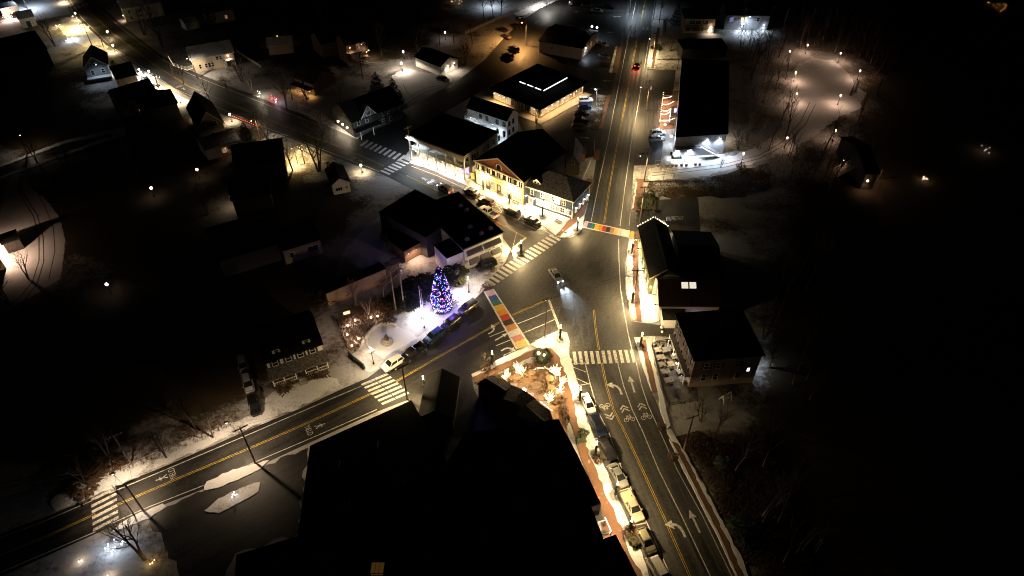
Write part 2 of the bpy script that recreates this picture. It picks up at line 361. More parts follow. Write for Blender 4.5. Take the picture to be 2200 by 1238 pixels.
# raised brick pavements and snowy verges
raised('brick_pavement', [(1155,748),(1185,746),(1205,767),(1222,820),(1238,882),(1251,935),(1275,993),(1298,1048),(1313,1083),(1340,1141),(1350,1178),(1383,1238),(1392,1262),(1374,1262),(1368,1238),(1345,1190),(1322,1152),(1293,1156),(1290,1083),(1275,1048),(1250,990),(1240,960),(1230,920),(1214,870),(1205,830),(1190,790),(1168,765),(1142,766),(1085,793),(1022,824),(1015,812),(1080,783),(1140,755)], M_brickwalk, .11, .06)
raised('snow_verge', [(1140,741),(1170,724),(1203,713),(1217,717),(1222,735),(1222,760),(1234,802),(1246,845),(1260,900),(1276,943),(1298,1005),(1325,1068),(1348,1120),(1373,1178),(1393,1238),(1402,1262),(1389,1262),(1381,1238),(1348,1178),(1338,1141),(1311,1083),(1296,1048),(1273,993),(1249,935),(1236,882),(1220,820),(1203,769),(1183,748),(1157,750)], M_verge, .16, .22, 3)
raised('snow_verge', [(1013,805),(1098,760),(1132,747),(1140,753),(1080,782),(1016,811)], M_clean, .16, .18, 4)
raised('brick_pavement', [(1369,385),(1383,385),(1376,453),(1360,450)], M_brickwalk, .11, .05)
raised('brick_pavement', [(1363,498),(1373,498),(1372,535),(1371,610),(1373,620),(1379,692),(1368,690),(1361,620),(1359,535)], M_brickwalk, .11, .05)
raised('snow_verge', [(1366,392),(1369,392),(1361,448),(1357,448)], M_clean, .15, .1, 8)
raised('snow_verge', [(1353,514),(1362,516),(1359,535),(1360,610),(1361,620),(1367,688),(1358,688),(1352,655),(1346,620),(1345,570),(1349,548)], M_verge, .15, .18, 5)
raised('snow_verge', [(1373,500),(1393,500),(1397,540),(1400,600),(1404,625),(1416,690),(1404,694),(1379,692),(1373,620),(1372,535)], M_clean, .14, .2, 6)
raised('brick_pavement', [(1376,732),(1387,730),(1392,760),(1407,815),(1413,842),(1402,842),(1395,815),(1386,775)], M_brickwalk, .11, .05)
raised('snow_verge', [(1364,732),(1375,730),(1384,770),(1394,815),(1401,842),(1398,838),(1377,778),(1371,752)], M_clean, .15, .08, 7)
raised('snow_verge', [(1388,732),(1394,742),(1402,770),(1415,818),(1424,850),(1440,915),(1434,920),(1420,890),(1413,842),(1407,815),(1393,760)], M_clean, .17, .12, 9)
raised('brick_pavement', [(1443,948),(1455,952),(1483,1003),(1521,1079),(1560,1155),(1608,1262),(1596,1262),(1550,1160),(1511,1083),(1471,1003)], M_brickwalk, .11, .05)
raised('snow_verge', [(1432,925),(1441,922),(1456,948),(1490,1005),(1530,1080),(1572,1160),(1622,1262),(1610,1262),(1561,1155),(1522,1079),(1484,1003),(1456,953),(1443,949)], M_clean, .15, .2, 10)
raised('snow_verge', [(1437,944),(1443,949),(1471,1003),(1511,1083),(1550,1160),(1596,1262),(1591,1262),(1545,1160),(1505,1083),(1465,1005),(1439,950)], M_clean, .13, .06, 11)
raised('brick_pavement', [(1262,383),(1277,386),(1265,430),(1255,460),(1232,483),(1206,503),(1196,507),(1218,479),(1240,455),(1250,430)], M_brickwalk, .11, .05)
raised('snow_verge', [(1207,504),(1232,484),(1256,462),(1252,488),(1243,501),(1220,509),(1203,511)], M_verge, .15, .12, 12)
raised('street_pavement', [(880,350),(884,345),(1003,385),(1022,392),(1125,430),(1232,462),(1217,478),(1194,506),(1160,481),(1098,451),(1050,427),(996,397),(940,371)], M_verge, .12, .08, 13)
raised('snow_verge', [(1098,540),(1110,528),(1120,546),(1104,556)], M_clean, .15, .15, 14)
raised('snow_verge', [(1040,609),(1082,566),(1096,538),(1078,518),(1076,556),(1002,582),(985,600),(1030,626)], M_verge, .06, .2, 15)
raised('park_edge_path', [(826,786),(870,757),(905,733),(950,699),(1000,660),(1030,632),(1025,626),(995,652),(945,690),(900,724),(860,750),(818,778)], M_packed, .10, .12, 16)
raised('brick_pavement', [(1312,205),(1303,206),(1286,278),(1294,277)], M_brickwalk, .11, .04)
raised('planted_island', [(1302,207),(1283,203),(1272,225),(1262,272),(1276,280),(1285,278)], M_brush, .14, .15, 18)
raised('brick_pavement', [(1336,103),(1327,102),(1316,156),(1326,160)], M_brickwalk, .11, .04)
raised('snow_verge', [(1326,100),(1322,102),(1308,156),(1315,158)], M_verge, .13, .1, 19)
raised('brick_pavement', [(1278,322),(1289,323),(1286,344),(1275,343)], M_brickwalk, .11, .04)
raised('snow_verge', [(1402,45),(1425,45),(1420,95),(1408,150),(1390,150)], M_verge, .12, .2, 20)
raised('brick_pavement', [(1412,60),(1418,60),(1405,148),(1399,148)], M_brickwalk, .135, .03)
raised('snow_verge', [(1410,384),(1480,380),(1470,372),(1400,380)], M_clean, .1, .2, 21)
raised('snow_verge', [(438,1055),(445,1035),(500,1010),(578,990),(560,1008),(480,1045)], M_clean, .14, .15, 22)
raised('snow_verge', [(255,1130),(290,1108),(350,1083),(358,1090),(320,1115),(240,1145)], M_clean, .14, .15, 23)
raised('snow_bank', [(0,356),(140,303),(240,280),(240,288),(142,309),(0,361)], M_clean, .2, .2, 24)
raised('snow_bank', [(0,386),(193,315),(250,296),(250,291),(193,310),(0,381)], M_clean, .2, .2, 25)
raised('snow_bank', [(205,1064),(371,992),(548,914),(640,876),(632,862),(548,892),(440,930),(360,958),(300,988),(215,1012),(150,1045),(110,1075),(120,1098)], M_verge, .12, .25, 26)
raised('stone_pavement', [(235,100),(300,146),(375,192),(430,222),(425,226),(370,198),(295,152),(230,106)], M_conc, .12)
raised('stone_pavement', [(710,268),(766,296),(780,290),(720,262)], M_conc, .12)

# ------------------------------------------------------------------ painted markings (children of their road)
ZP = .018
def ribbon(parent, pts, width, m, name='lane_line', off=0.0):
    q = [Vector((p[0], p[1])) for p in gp(pts)]; b = MB(); L = []; Rr = []
    for i, p in enumerate(q):
        d = (q[min(i+1, len(q)-1)]-q[max(i-1, 0)]).normalized(); n = Vector((-d.y, d.x))
        L.append(p+n*(off+width/2)); Rr.append(p+n*(off-width/2))
    for i in range(len(q)-1): b.face([(Rr[i].x,Rr[i].y,ZP),(Rr[i+1].x,Rr[i+1].y,ZP),(L[i+1].x,L[i+1].y,ZP),(L[i].x,L[i].y,ZP)])
    return b.build(name, m, parent)
def double(parent, pts):
    ribbon(parent, pts, .09, M_painty, 'centre_line', .14); ribbon(parent, pts, .09, M_painty, 'centre_line', -.14)
def wl(parent, pts, w=.17): return ribbon(parent, pts, w, M_paintw)
# north road
wl(north_road, [(1270,476),(1287,392),(1305,310),(1320,230),(1340,130),(1367,0),(1374,-40)])
wl(north_road, [(1332,486),(1343,400),(1356,310),(1372,220),(1390,110),(1408,0),(1413,-40)])
double(north_road, [(1298,480),(1308,410),(1324,320),(1343,225),(1362,120),(1375,60),(1388,-10),(1393,-40)])
wl(north_road, [(1278,300),(1276,340)], .12)
# crossing
wl(crossing, [(1329,514),(1330,560),(1333,620),(1341,670),(1350,720),(1359,757)])
double(crossing, [(1276,666),(1279,700),(1284,735),(1287,752)])
# south road
double(south_road, [(1293,780),(1303,830),(1318,880),(1342,928),(1385,1020),(1430,1120),(1482,1238),(1492,1262)])
wl(south_road, [(1326,776),(1340,830),(1358,880),(1381,928),(1415,1010),(1465,1110),(1526,1238),(1538,1262)])
wl(south_road, [(1366,775),(1378,828),(1392,870),(1419,930),(1455,1010),(1510,1110),(1572,1238),(1584,1262)])
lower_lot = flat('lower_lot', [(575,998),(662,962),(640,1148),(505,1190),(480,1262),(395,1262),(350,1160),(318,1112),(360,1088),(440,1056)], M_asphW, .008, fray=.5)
wl(south_road, [(1257,780),(1268,825),(1285,885),(1308,930),(1333,1000),(1358,1055),(1389,1122),(1421,1193),(1441,1238),(1452,1262)])
for a, b_ in (((1230,782),(1257,780)),((1231,789),(1260,800)),((1238,813),(1266,826)),((1242,829),(1268,824)),((1276,944),(1309,938)),((1303,1003),(1334,996)),((1329,1066),(1362,1058)),((1360,1130),(1390,1123)),((1385,1200),(1421,1193)),((1252,880),(1284,878))):
    wl(south_road, [a, b_], .16)
# west road
double(west_road, [(-80,1228),(0,1193),(100,1153),(180,1116),(205,1104)]); double(west_road, [(240,1090),(300,1064),(376,1031),(548,958),(618,928),(720,882),(815,838)])
double(west_road, [(850,820),(868,810),(920,780),(976,748),(1030,718),(1073,693)])
double(crossing, [(1101,677),(1140,660),(1178,643)])
wl(west_road, [(-80,1190),(0,1156),(100,1118),(205,1073)]); wl(west_road, [(235,1060),(371,1003),(548,928),(640,888),(740,845),(800,820)])
wl(west_road, [(-80,1264),(0,1231),(100,1188),(205,1143)]); wl(west_road, [(240,1125),(308,1094),(443,1041),(548,993),(691,932),(810,880)])
wl(west_road, [(1052,724),(1087,710)]); wl(west_road, [(1066,743),(1098,730)]); wl(west_road, [(1081,764),(1108,752)])
wl(crossing, [(1112,696),(1150,681),(1185,665)]); wl(crossing, [(1124,716),(1160,701),(1193,686)])
ribbon(crossing, [(1178,642),(1204,711)], .5, M_paintw, 'stop_line')
wl(crossing, [(1150,733),(1203,709)], .15)
# north-west road
double(northwest_road, [(1130,511),(1100,495),(971,425),(873,377)]); double(northwest_road, [(825,357),(783,338),(730,316),(640,283),(550,246),(406,186),(326,136),(245,74),(188,22),(150,-40)])
wl(northwest_road, [(1086,448),(996,404),(940,378),(883,357)]) ; wl(northwest_road, [(1190,506),(1150,486)])
wl(northwest_road, [(700,275),(550,216),(410,160),(345,126),(270,68),(213,20)]); wl(northwest_road, [(815,369),(710,328),(550,266),(375,191),(240,101),(175,38),(150,0)])
ribbon(northwest_road, [(1130,511),(1101,534)], .5, M_paintw, 'stop_line')
wl(northwest_road, [(1086,484),(1110,500),(1101,534)], .12)
for a, b_ in (((1020,428),(1036,410)),((1056,447),(1072,429)),((1082,460),(1098,442)),((1112,474),(1128,455)),((1060,432),(1078,455)),((1068,437),(1085,430)),((1064,444),(1090,437)),((1072,448),(1092,441))):
    wl(northwest_road, [a, b_], .13)
wl(northwest_road, [(1020,428),(1056,447),(1112,474),(1152,494)], .13)
# ladder crosswalks
def ladder(parent, p0, p1, n, length, fill, d0, d1, start=.5):
    A, B = Vector(G(*p0)), Vector(G(*p1)); q = (Vector(G(*d1))-Vector(G(*d0))); q.z = 0; q.normalize()
    step = (B-A)/n; s = step.normalized()*step.length*fill*.5
    for i in range(n):
        c = A+step*(i+.5); e = q*length/2
        b = MB(); b.face([(p.x, p.y, ZP) for p in (c-e-s, c+e-s, c+e+s, c-e+s)])
        me = b.mesh('crosswalk_bar', M_paintw); put('crosswalk_bar', me, parent)
ladder(northwest_road, (1047,609), (1196,508), 17, 3.2, .55, (971,425), (1100,495))
ladder(crossing, (1229,770), (1366,765), 11, 3.4, .55, (1231,755), (1235,782))
ladder(west_road, (787,818), (838,866), 7, 2.6, .5, (691,932), (810,880)); ladder(west_road, (816,806), (868,853), 7, 2.6, .5, (691,932), (810,880))
ladder(west_road, (222,1056), (228,1132), 6, 3.8, .48, (205,1073), (235,1058))
ladder(northwest_road, (824,373), (872,346), 6, 3.4, .5, (783,338), (873,377))
ladder(side_street, (778,306), (868,342), 9, 3.4, .5, (800,300), (840,270))
ladder(northwest_road, (402,217), (446,198), 6, 3.0, .5, (326,136), (406,186))
ladder(north_road, (1350,60), (1405,63), 6, 3.0, .6, (1370,70), (1373,50))
ladder(northwest_road, (150,22), (190,8), 5, 3.0, .5, (150,20), (180,50))
# rainbow crosswalks
RB = {'lavender':(.36,.24,.30),'blue':(.012,.05,.17),'teal':(.012,.115,.085),'gold':(.52,.33,.012),'amber':(.50,.21,.012),'red':(.33,.025,.012),'black':(.014,.013,.013),'ochre':(.34,.15,.05),'sky':(.42,.44,.43),'rose':(.42,.17,.17),'cream':(.50,.37,.12),'white':(.55,.53,.49)}
for k, c in list(RB.items()): RB[k] = mat('crosswalk_'+k, c, tuple(x*.45+.008 for x in c), 2.2, .75, world=True, lo=.46, hi=.78, detail=9)
def rainbow(parent, TL, BL, TR, BR, cols, border=.09):
    tl, bl, tr, br = [Vector(G(*p)) for p in (TL, BL, TR, BR)]
    def at(u, v): p = (tl*(1-u)+tr*u)*(1-v)+(bl*(1-u)+br*u)*v; return (p.x, p.y, ZP)
    u = 0.0; tot = sum(x for _, x in cols)
    for k, x in cols:
        u2 = u+x/tot; b = MB(); b.face([at(u, border), at(u, 1-border), at(u2, 1-border), at(u2, border)])
        b.build('crosswalk_stripe', RB[k], parent); u = u2
    for v0, v1 in ((0, border), (1-border, 1)):
        b = MB(); b.face([at(0, v0), at(0, v1), at(1, v1), at(1, v0)]); b.build('crosswalk_border', M_paintw, parent)
rainbow(crossing, (1061,621), (1039,627), (1139,740), (1109,752), [('lavender',1.1),('blue',1),('teal',.95),('gold',1.05),('amber',.9),('red',1),('black',.9),('ochre',1),('sky',1),('rose',.95),('cream',1.15)], .13)
rainbow(north_road, (1257,475), (1251,489), (1354,496), (1351,511), [('lavender',1),('blue',1),('teal',.9),('gold',1),('amber',1),('red',1),('black',1),('ochre',1),('cream',1),('sky',1),('white',2)], .12)  # wide white end stripe paints in the glare that washes the colours out
# arrows
def glyph(parent, name, px, ang, faces, sc=1.0, sy=None, m=None):
    c = G(*px); b = MB(); ca, sa = math.cos(ang), math.sin(ang); sy = sc if sy is None else sy
    for f in faces: b.face([(c.x+(x*sc)*ca-(y*sy)*sa, c.y+(x*sc)*sa+(y*sy)*ca, ZP+.002) for x, y in f])
    return b.build(name, m or M_paintw, parent)
STRAIGHT = [[(-.17,-2.0),(.17,-2.0),(.17,.6),(-.17,.6)],[(-.62,.6),(.62,.6),(0,2.1)]]
def turn(sgn):
    fs = []; pts = [(0,-1.8),(.02,-.9),(-.1,-.2),(-.45,.35),(-1.0,.65)]
    for (a, b_), w0, w1 in zip(zip(pts, pts[1:]), (.2,.2,.22,.22), (.2,.22,.22,.24)):
        d = Vector((b_[0]-a[0], b_[1]-a[1])).normalized(); n = Vector((-d.y, d.x))
        fs.append([(a[0]-n.x*w0, a[1]-n.y*w0),(b_[0]-n.x*w1, b_[1]-n.y*w1),(b_[0]+n.x*w1, b_[1]+n.y*w1),(a[0]+n.x*w0, a[1]+n.y*w0)])
    fs.append([(-.95,1.4),(-1.05,-.15),(-2.3,.9)])
    return [[(x*sgn, y) for x, y in f] for f in fs]
def vdir(a, b_): d = G(*b_)-G(*a); return math.atan2(d.y, d.x)-math.pi/2
dS = vdir((1342,928), (1318,880)); dS2 = vdir((1482,1238), (1430,1120)); dW = vdir((976,748), (1073,693))
glyph(south_road, 'turn_arrow', (1330,832), vdir((1358,880),(1340,830)), turn(1)); glyph(south_road, 'straight_arrow', (1358,826), vdir((1392,870),(1378,828)), STRAIGHT)
glyph(south_road, 'turn_arrow', (1462,1132), dS2, turn(1)); glyph(south_road, 'straight_arrow', (1492,1120), dS2, STRAIGHT)
glyph(west_road, 'turn_arrow', (1061,711), dW, turn(1), .8); glyph(west_road, 'straight_arrow', (1077,724), dW, STRAIGHT, .8); glyph(west_road, 'turn_arrow', (1089,747), dW, turn(-1), .8)
for p, q in (((1304,174),(1288,174)),((1280,191),(1298,192)),((1254,205),(1246,210)),((1208,236),(1200,241)),((1256,296),(1272,298)),((1241,26),(1232,26)),((1325,36),(1313,36)),((1312,70),(1304,69)),((1226,55),(1216,54)),((1082,172),(1075,176)),((1048,197),(1040,203)),((1153,48),(1146,53)),((1180,55),(1170,57))):
    glyph(car_park, 'lane_arrow', p, vdir(p, q), STRAIGHT, .75)
# bicycle symbols with chevrons
def ring(cx, cy, r, w=.09, n=12):
    o = []
    for i in range(n):
        a, b_ = 2*math.pi*i/n, 2*math.pi*(i+1)/n
        o.append([(cx+(r-w)*math.cos(a), cy+(r-w)*math.sin(a)),(cx+r*math.cos(a), cy+r*math.sin(a)),(cx+r*math.cos(b_), cy+r*math.sin(b_)),(cx+(r-w)*math.cos(b_), cy+(r-w)*math.sin(b_))])
    return o
def stroke(a, b_, w=.1):
    d = Vector((b_[0]-a[0], b_[1]-a[1])).normalized(); n = Vector((-d.y, d.x))*w/2
    return [(a[0]-n.x,a[1]-n.y),(b_[0]-n.x,b_[1]-n.y),(b_[0]+n.x,b_[1]+n.y),(a[0]+n.x,a[1]+n.y)]
BIKE = ring(-.48,-1.35,.36)+ring(.48,-1.35,.36)+[stroke((-.48,-1.35),(-.15,-.75)),stroke((-.15,-.75),(.35,-.75)),stroke((.35,-.75),(.48,-1.35)),stroke((-.15,-.75),(.02,-1.35)),stroke((.02,-1.35),(.35,-.75)),stroke((.35,-.75),(.3,-.5)),stroke((-.3,-.65),(-.02,-.65))]
for yb in (.1, .65): BIKE += [stroke((-.6,yb),(0,yb+.6),.2), stroke((0,yb+.6),(.6,yb),.2)]
for p, a in (((1307,887),vdir((1318,880),(1342,928))),((1345,886),vdir((1381,928),(1358,880))),((1382,881),vdir((1419,930),(1392,870)))):
    glyph(south_road, 'bicycle_symbol', p, a, BIKE, 1.25)
WALKER = [[(.0,1.15),(.14,1.25),(.12,1.42),(-.06,1.42),(-.1,1.25)],stroke((0,1.15),(-.02,.45),.24),stroke((-.02,.5),(-.32,-.25),.16),stroke((-.02,.5),(.3,-.2),.16),stroke((0,1.05),(-.36,.6),.13),stroke((0,1.05),(.36,.72),.13)]
def yield_text(parent, ptxt, pman, ang, size=1.5):
    cu = bpy.data.curves.new('yield_lettering', 'FONT'); cu.body = 'YIELD'; cu.align_x = 'CENTER'; cu.align_y = 'CENTER'; cu.size = size
    cu.materials.append(M_paintw); c = G(*ptxt)
    o = put('yield_lettering', cu, parent, (c.x, c.y, ZP+.003), ang); o.scale = (.62, .95, 1)
    glyph(parent, 'walking_symbol', pman, ang, WALKER, 1.1)
yield_text(west_road, (371,1018), (356,1024), vdir((376,1031),(300,1064)))
yield_text(west_road, (663,925), (680,918), vdir((548,958),(618,928)))
yield_text(northwest_road, (925,391), (915,386), vdir((971,425),(873,377)))
yield_text(northwest_road, (759,341), (772,345), vdir((730,316),(783,338)))
yield_text(northwest_road, (385,186), (393,190), vdir((326,136),(406,186)))
# yellow tactile ramp, manholes, storm drains
b = MB(); b.prism(gp([(1355,498),(1361,498),(1360,512),(1354,512)]), 0, .13); o = b.build('tactile_ramp', mat('tactile_yellow', (.55,.33,.02), rough=.8)); o['kind'] = 'structure'
for i, (p, rd) in enumerate((((1215,686),crossing),((1255,683),crossing),((1307,682),crossing),((976,769),west_road),((972,806),west_road),((1264,642),crossing),((1215,501),None),((1297,1128),None))):
    c = G(*p); b = MB(); b.lathe([(.36,0),(.36,.004)], 14, c.x, c.y); 
    zz = ZP if rd else .155
    o = b.build('manhole_cover', M_black, rd); o.location.z = zz if rd else zz
    if rd is None: tag(o, ['round iron manhole cover in the snowy corner beside the rainbow crosswalk','round iron cover set in the snow verge by the parked pickup'][0 if p[0] < 1250 else 1], 'manhole cover')

raised('snow_verge', [(1112,40),(1160,18),(1205,-2),(1196,-8),(1150,8),(1104,30)], M_clean, .15, .3, 31)
flat('house_front_yard', [(560,858),(600,838),(648,808),(700,792),(736,832),(690,852),(560,912)], M_verge, .006, fray=.5)
flat('park_lawn', [(735,700),(775,668),(860,672),(900,640),(960,600),(1000,600),(1030,626),(1000,660),(950,697),(905,731),(826,782),(795,800),(770,785),(748,755)], M_park, .006, fray=.5)
flat('back_yard', [(735,545),(790,480),(828,458),(872,530),(850,552),(790,582),(720,590)], M_packed, .006, fray=.4)

flat('bright_yard', [(130,38),(170,36),(212,80),(232,108),(215,118),(190,104),(145,84),(128,60)], M_verge, .006, fray=.4)
raised('snow_verge', [(222,92),(236,103),(300,150),(352,182),(400,207),(430,224),(420,230),(360,205),(318,190),(290,168),(255,140),(228,118)], M_clean, .10, .2, 41)
flat('front_lawn', [(708,262),(765,296),(790,284),(860,240),(850,235),(760,275),(722,258)], M_verge, .006, fray=.4)
raised('snow_verge', [(640,238),(700,266),(712,260),(690,240),(640,222)], M_verge, .1, .2, 42)

# salt-pale tyre tracks, seal lines and repair patches in the asphalt
M_track = mat('salted_track', (.052,.051,.049), (.034,.034,.034), 1.4, .7, lo=.35, hi=.7, world=True, detail=8)
M_seal = mat('crack_seal', (.009,.009,.009), rough=.5)
M_patch = mat('asphalt_patch', (.022,.022,.022), (.03,.03,.03), 3.0, .7, world=True, detail=8)
ZP = .0135
for rd, pts, w_ in ((crossing,[(1310,520),(1300,580),(1298,640),(1305,700),(1318,760)],.45),(crossing,[(1322,518),(1314,580),(1312,640),(1320,700),(1334,760)],.45),(crossing,[(1140,520),(1190,560),(1240,620),(1262,690),(1270,760)],.4),(crossing,[(1128,534),(1178,574),(1226,632),(1248,700),(1256,764)],.4),(crossing,[(1280,505),(1240,570),(1180,620),(1110,665)],.4),(crossing,[(1296,508),(1256,576),(1196,630),(1118,678)],.4),(north_road,[(1325,470),(1346,340),(1366,220),(1390,80),(1404,-20)],.55),(north_road,[(1315,470),(1335,340),(1357,220),(1382,80),(1396,-20)],.55),(north_road,[(1284,470),(1310,340),(1334,220),(1362,80),(1378,-20)],.5),(south_road,[(1316,790),(1336,850),(1372,930),(1440,1080),(1510,1230)],.4),(south_road,[(1352,790),(1372,850),(1408,930),(1476,1080),(1550,1230)],.4),(south_road,[(1280,790),(1296,850),(1328,930),(1392,1080),(1455,1230)],.4),(northwest_road,[(1120,478),(1000,412),(900,370),(800,330),(640,265)],.5),(northwest_road,[(1095,512),(980,450),(880,400),(780,356),(640,290)],.5)):
    ribbon(rd, pts, w_, M_track, 'tyre_track')
ZP = .0155
for rd, pts in ((crossing,[(1180,560),(1230,575),(1262,600),(1320,605)]),(crossing,[(1232,640),(1236,690),(1230,740)]),(crossing,[(1130,640),(1160,610),(1215,640)]),(west_road,[(900,800),(960,770),(1020,735)]),(west_road,[(880,790),(900,815)]),(west_road,[(640,905),(700,890),(760,862)]),(south_road,[(1330,850),(1365,900),(1400,1000)]),(south_road,[(1400,930),(1388,935),(1360,945)]),(north_road,[(1300,420),(1345,425)]),(north_road,[(1325,300),(1368,305)]),(northwest_road,[(990,430),(1030,470)]),(northwest_road,[(900,362),(880,385)])):
    ribbon(rd, pts, .09, M_seal, 'crack_seal_line')
ZP = .0115
for rd, q in ((crossing,[(1205,660),(1235,668),(1228,700),(1198,690)]),(crossing,[(1262,560),(1290,562),(1288,580),(1260,577)]),(south_road,[(1345,900),(1372,896),(1392,945),(1368,950)]),(south_road,[(1440,1040),(1462,1035),(1480,1075),(1458,1082)]),(north_road,[(1312,360),(1335,362),(1330,395),(1306,392)]),(west_road,[(940,770),(975,752),(990,770),(955,788)]),(west_road,[(480,1000),(520,982),(530,996),(490,1014)]),(northwest_road,[(1000,440),(1030,455),(1020,468),(990,452)])):
    b = MB(); b.sheet(gp(q), ZP); b.build('asphalt_patch', M_patch, rd)
ZP = .018

# wheel ruts through the snowy drives
M_rut = mat('wheel_rut', (.05,.04,.03), (.16,.14,.12), 2.0, .9, world=True, detail=6)
west_drive['kind'] = 'structure'; ZP = .0105
for rd, pts, w_ in ((west_drive,[(45,378),(38,400),(50,430),(72,465),(84,510),(84,560),(70,605),(42,640),(5,668)],.26),(west_drive,[(50,378),(44,400),(57,428),(80,462),(93,510),(94,562),(80,610),(52,645),(15,672)],.26),(west_drive,[(60,380),(95,440),(115,490),(118,540),(105,600)],.2),(snow_drive,[(1400,372),(1480,362),(1560,352),(1630,334),(1680,306),(1720,262),(1740,220)],.25),(snow_drive,[(1400,378),(1480,369),(1560,359),(1632,341),(1686,313),(1730,268),(1752,224)],.25),(snow_lot,[(860,225),(885,205),(915,190),(950,182)],.2),(snow_lot,[(865,230),(890,211),(920,196),(956,184)],.2),(snow_lot,[(866,180),(875,200),(890,212)],.18)):
    ribbon(rd, pts, w_, M_rut, 'wheel_rut')
ZP = .018
raised('snow_verge', [(440,1098),(470,1072),(520,1048),(560,1036),(556,1056),(520,1078),(470,1104)], M_verge, .14, .15, 51)

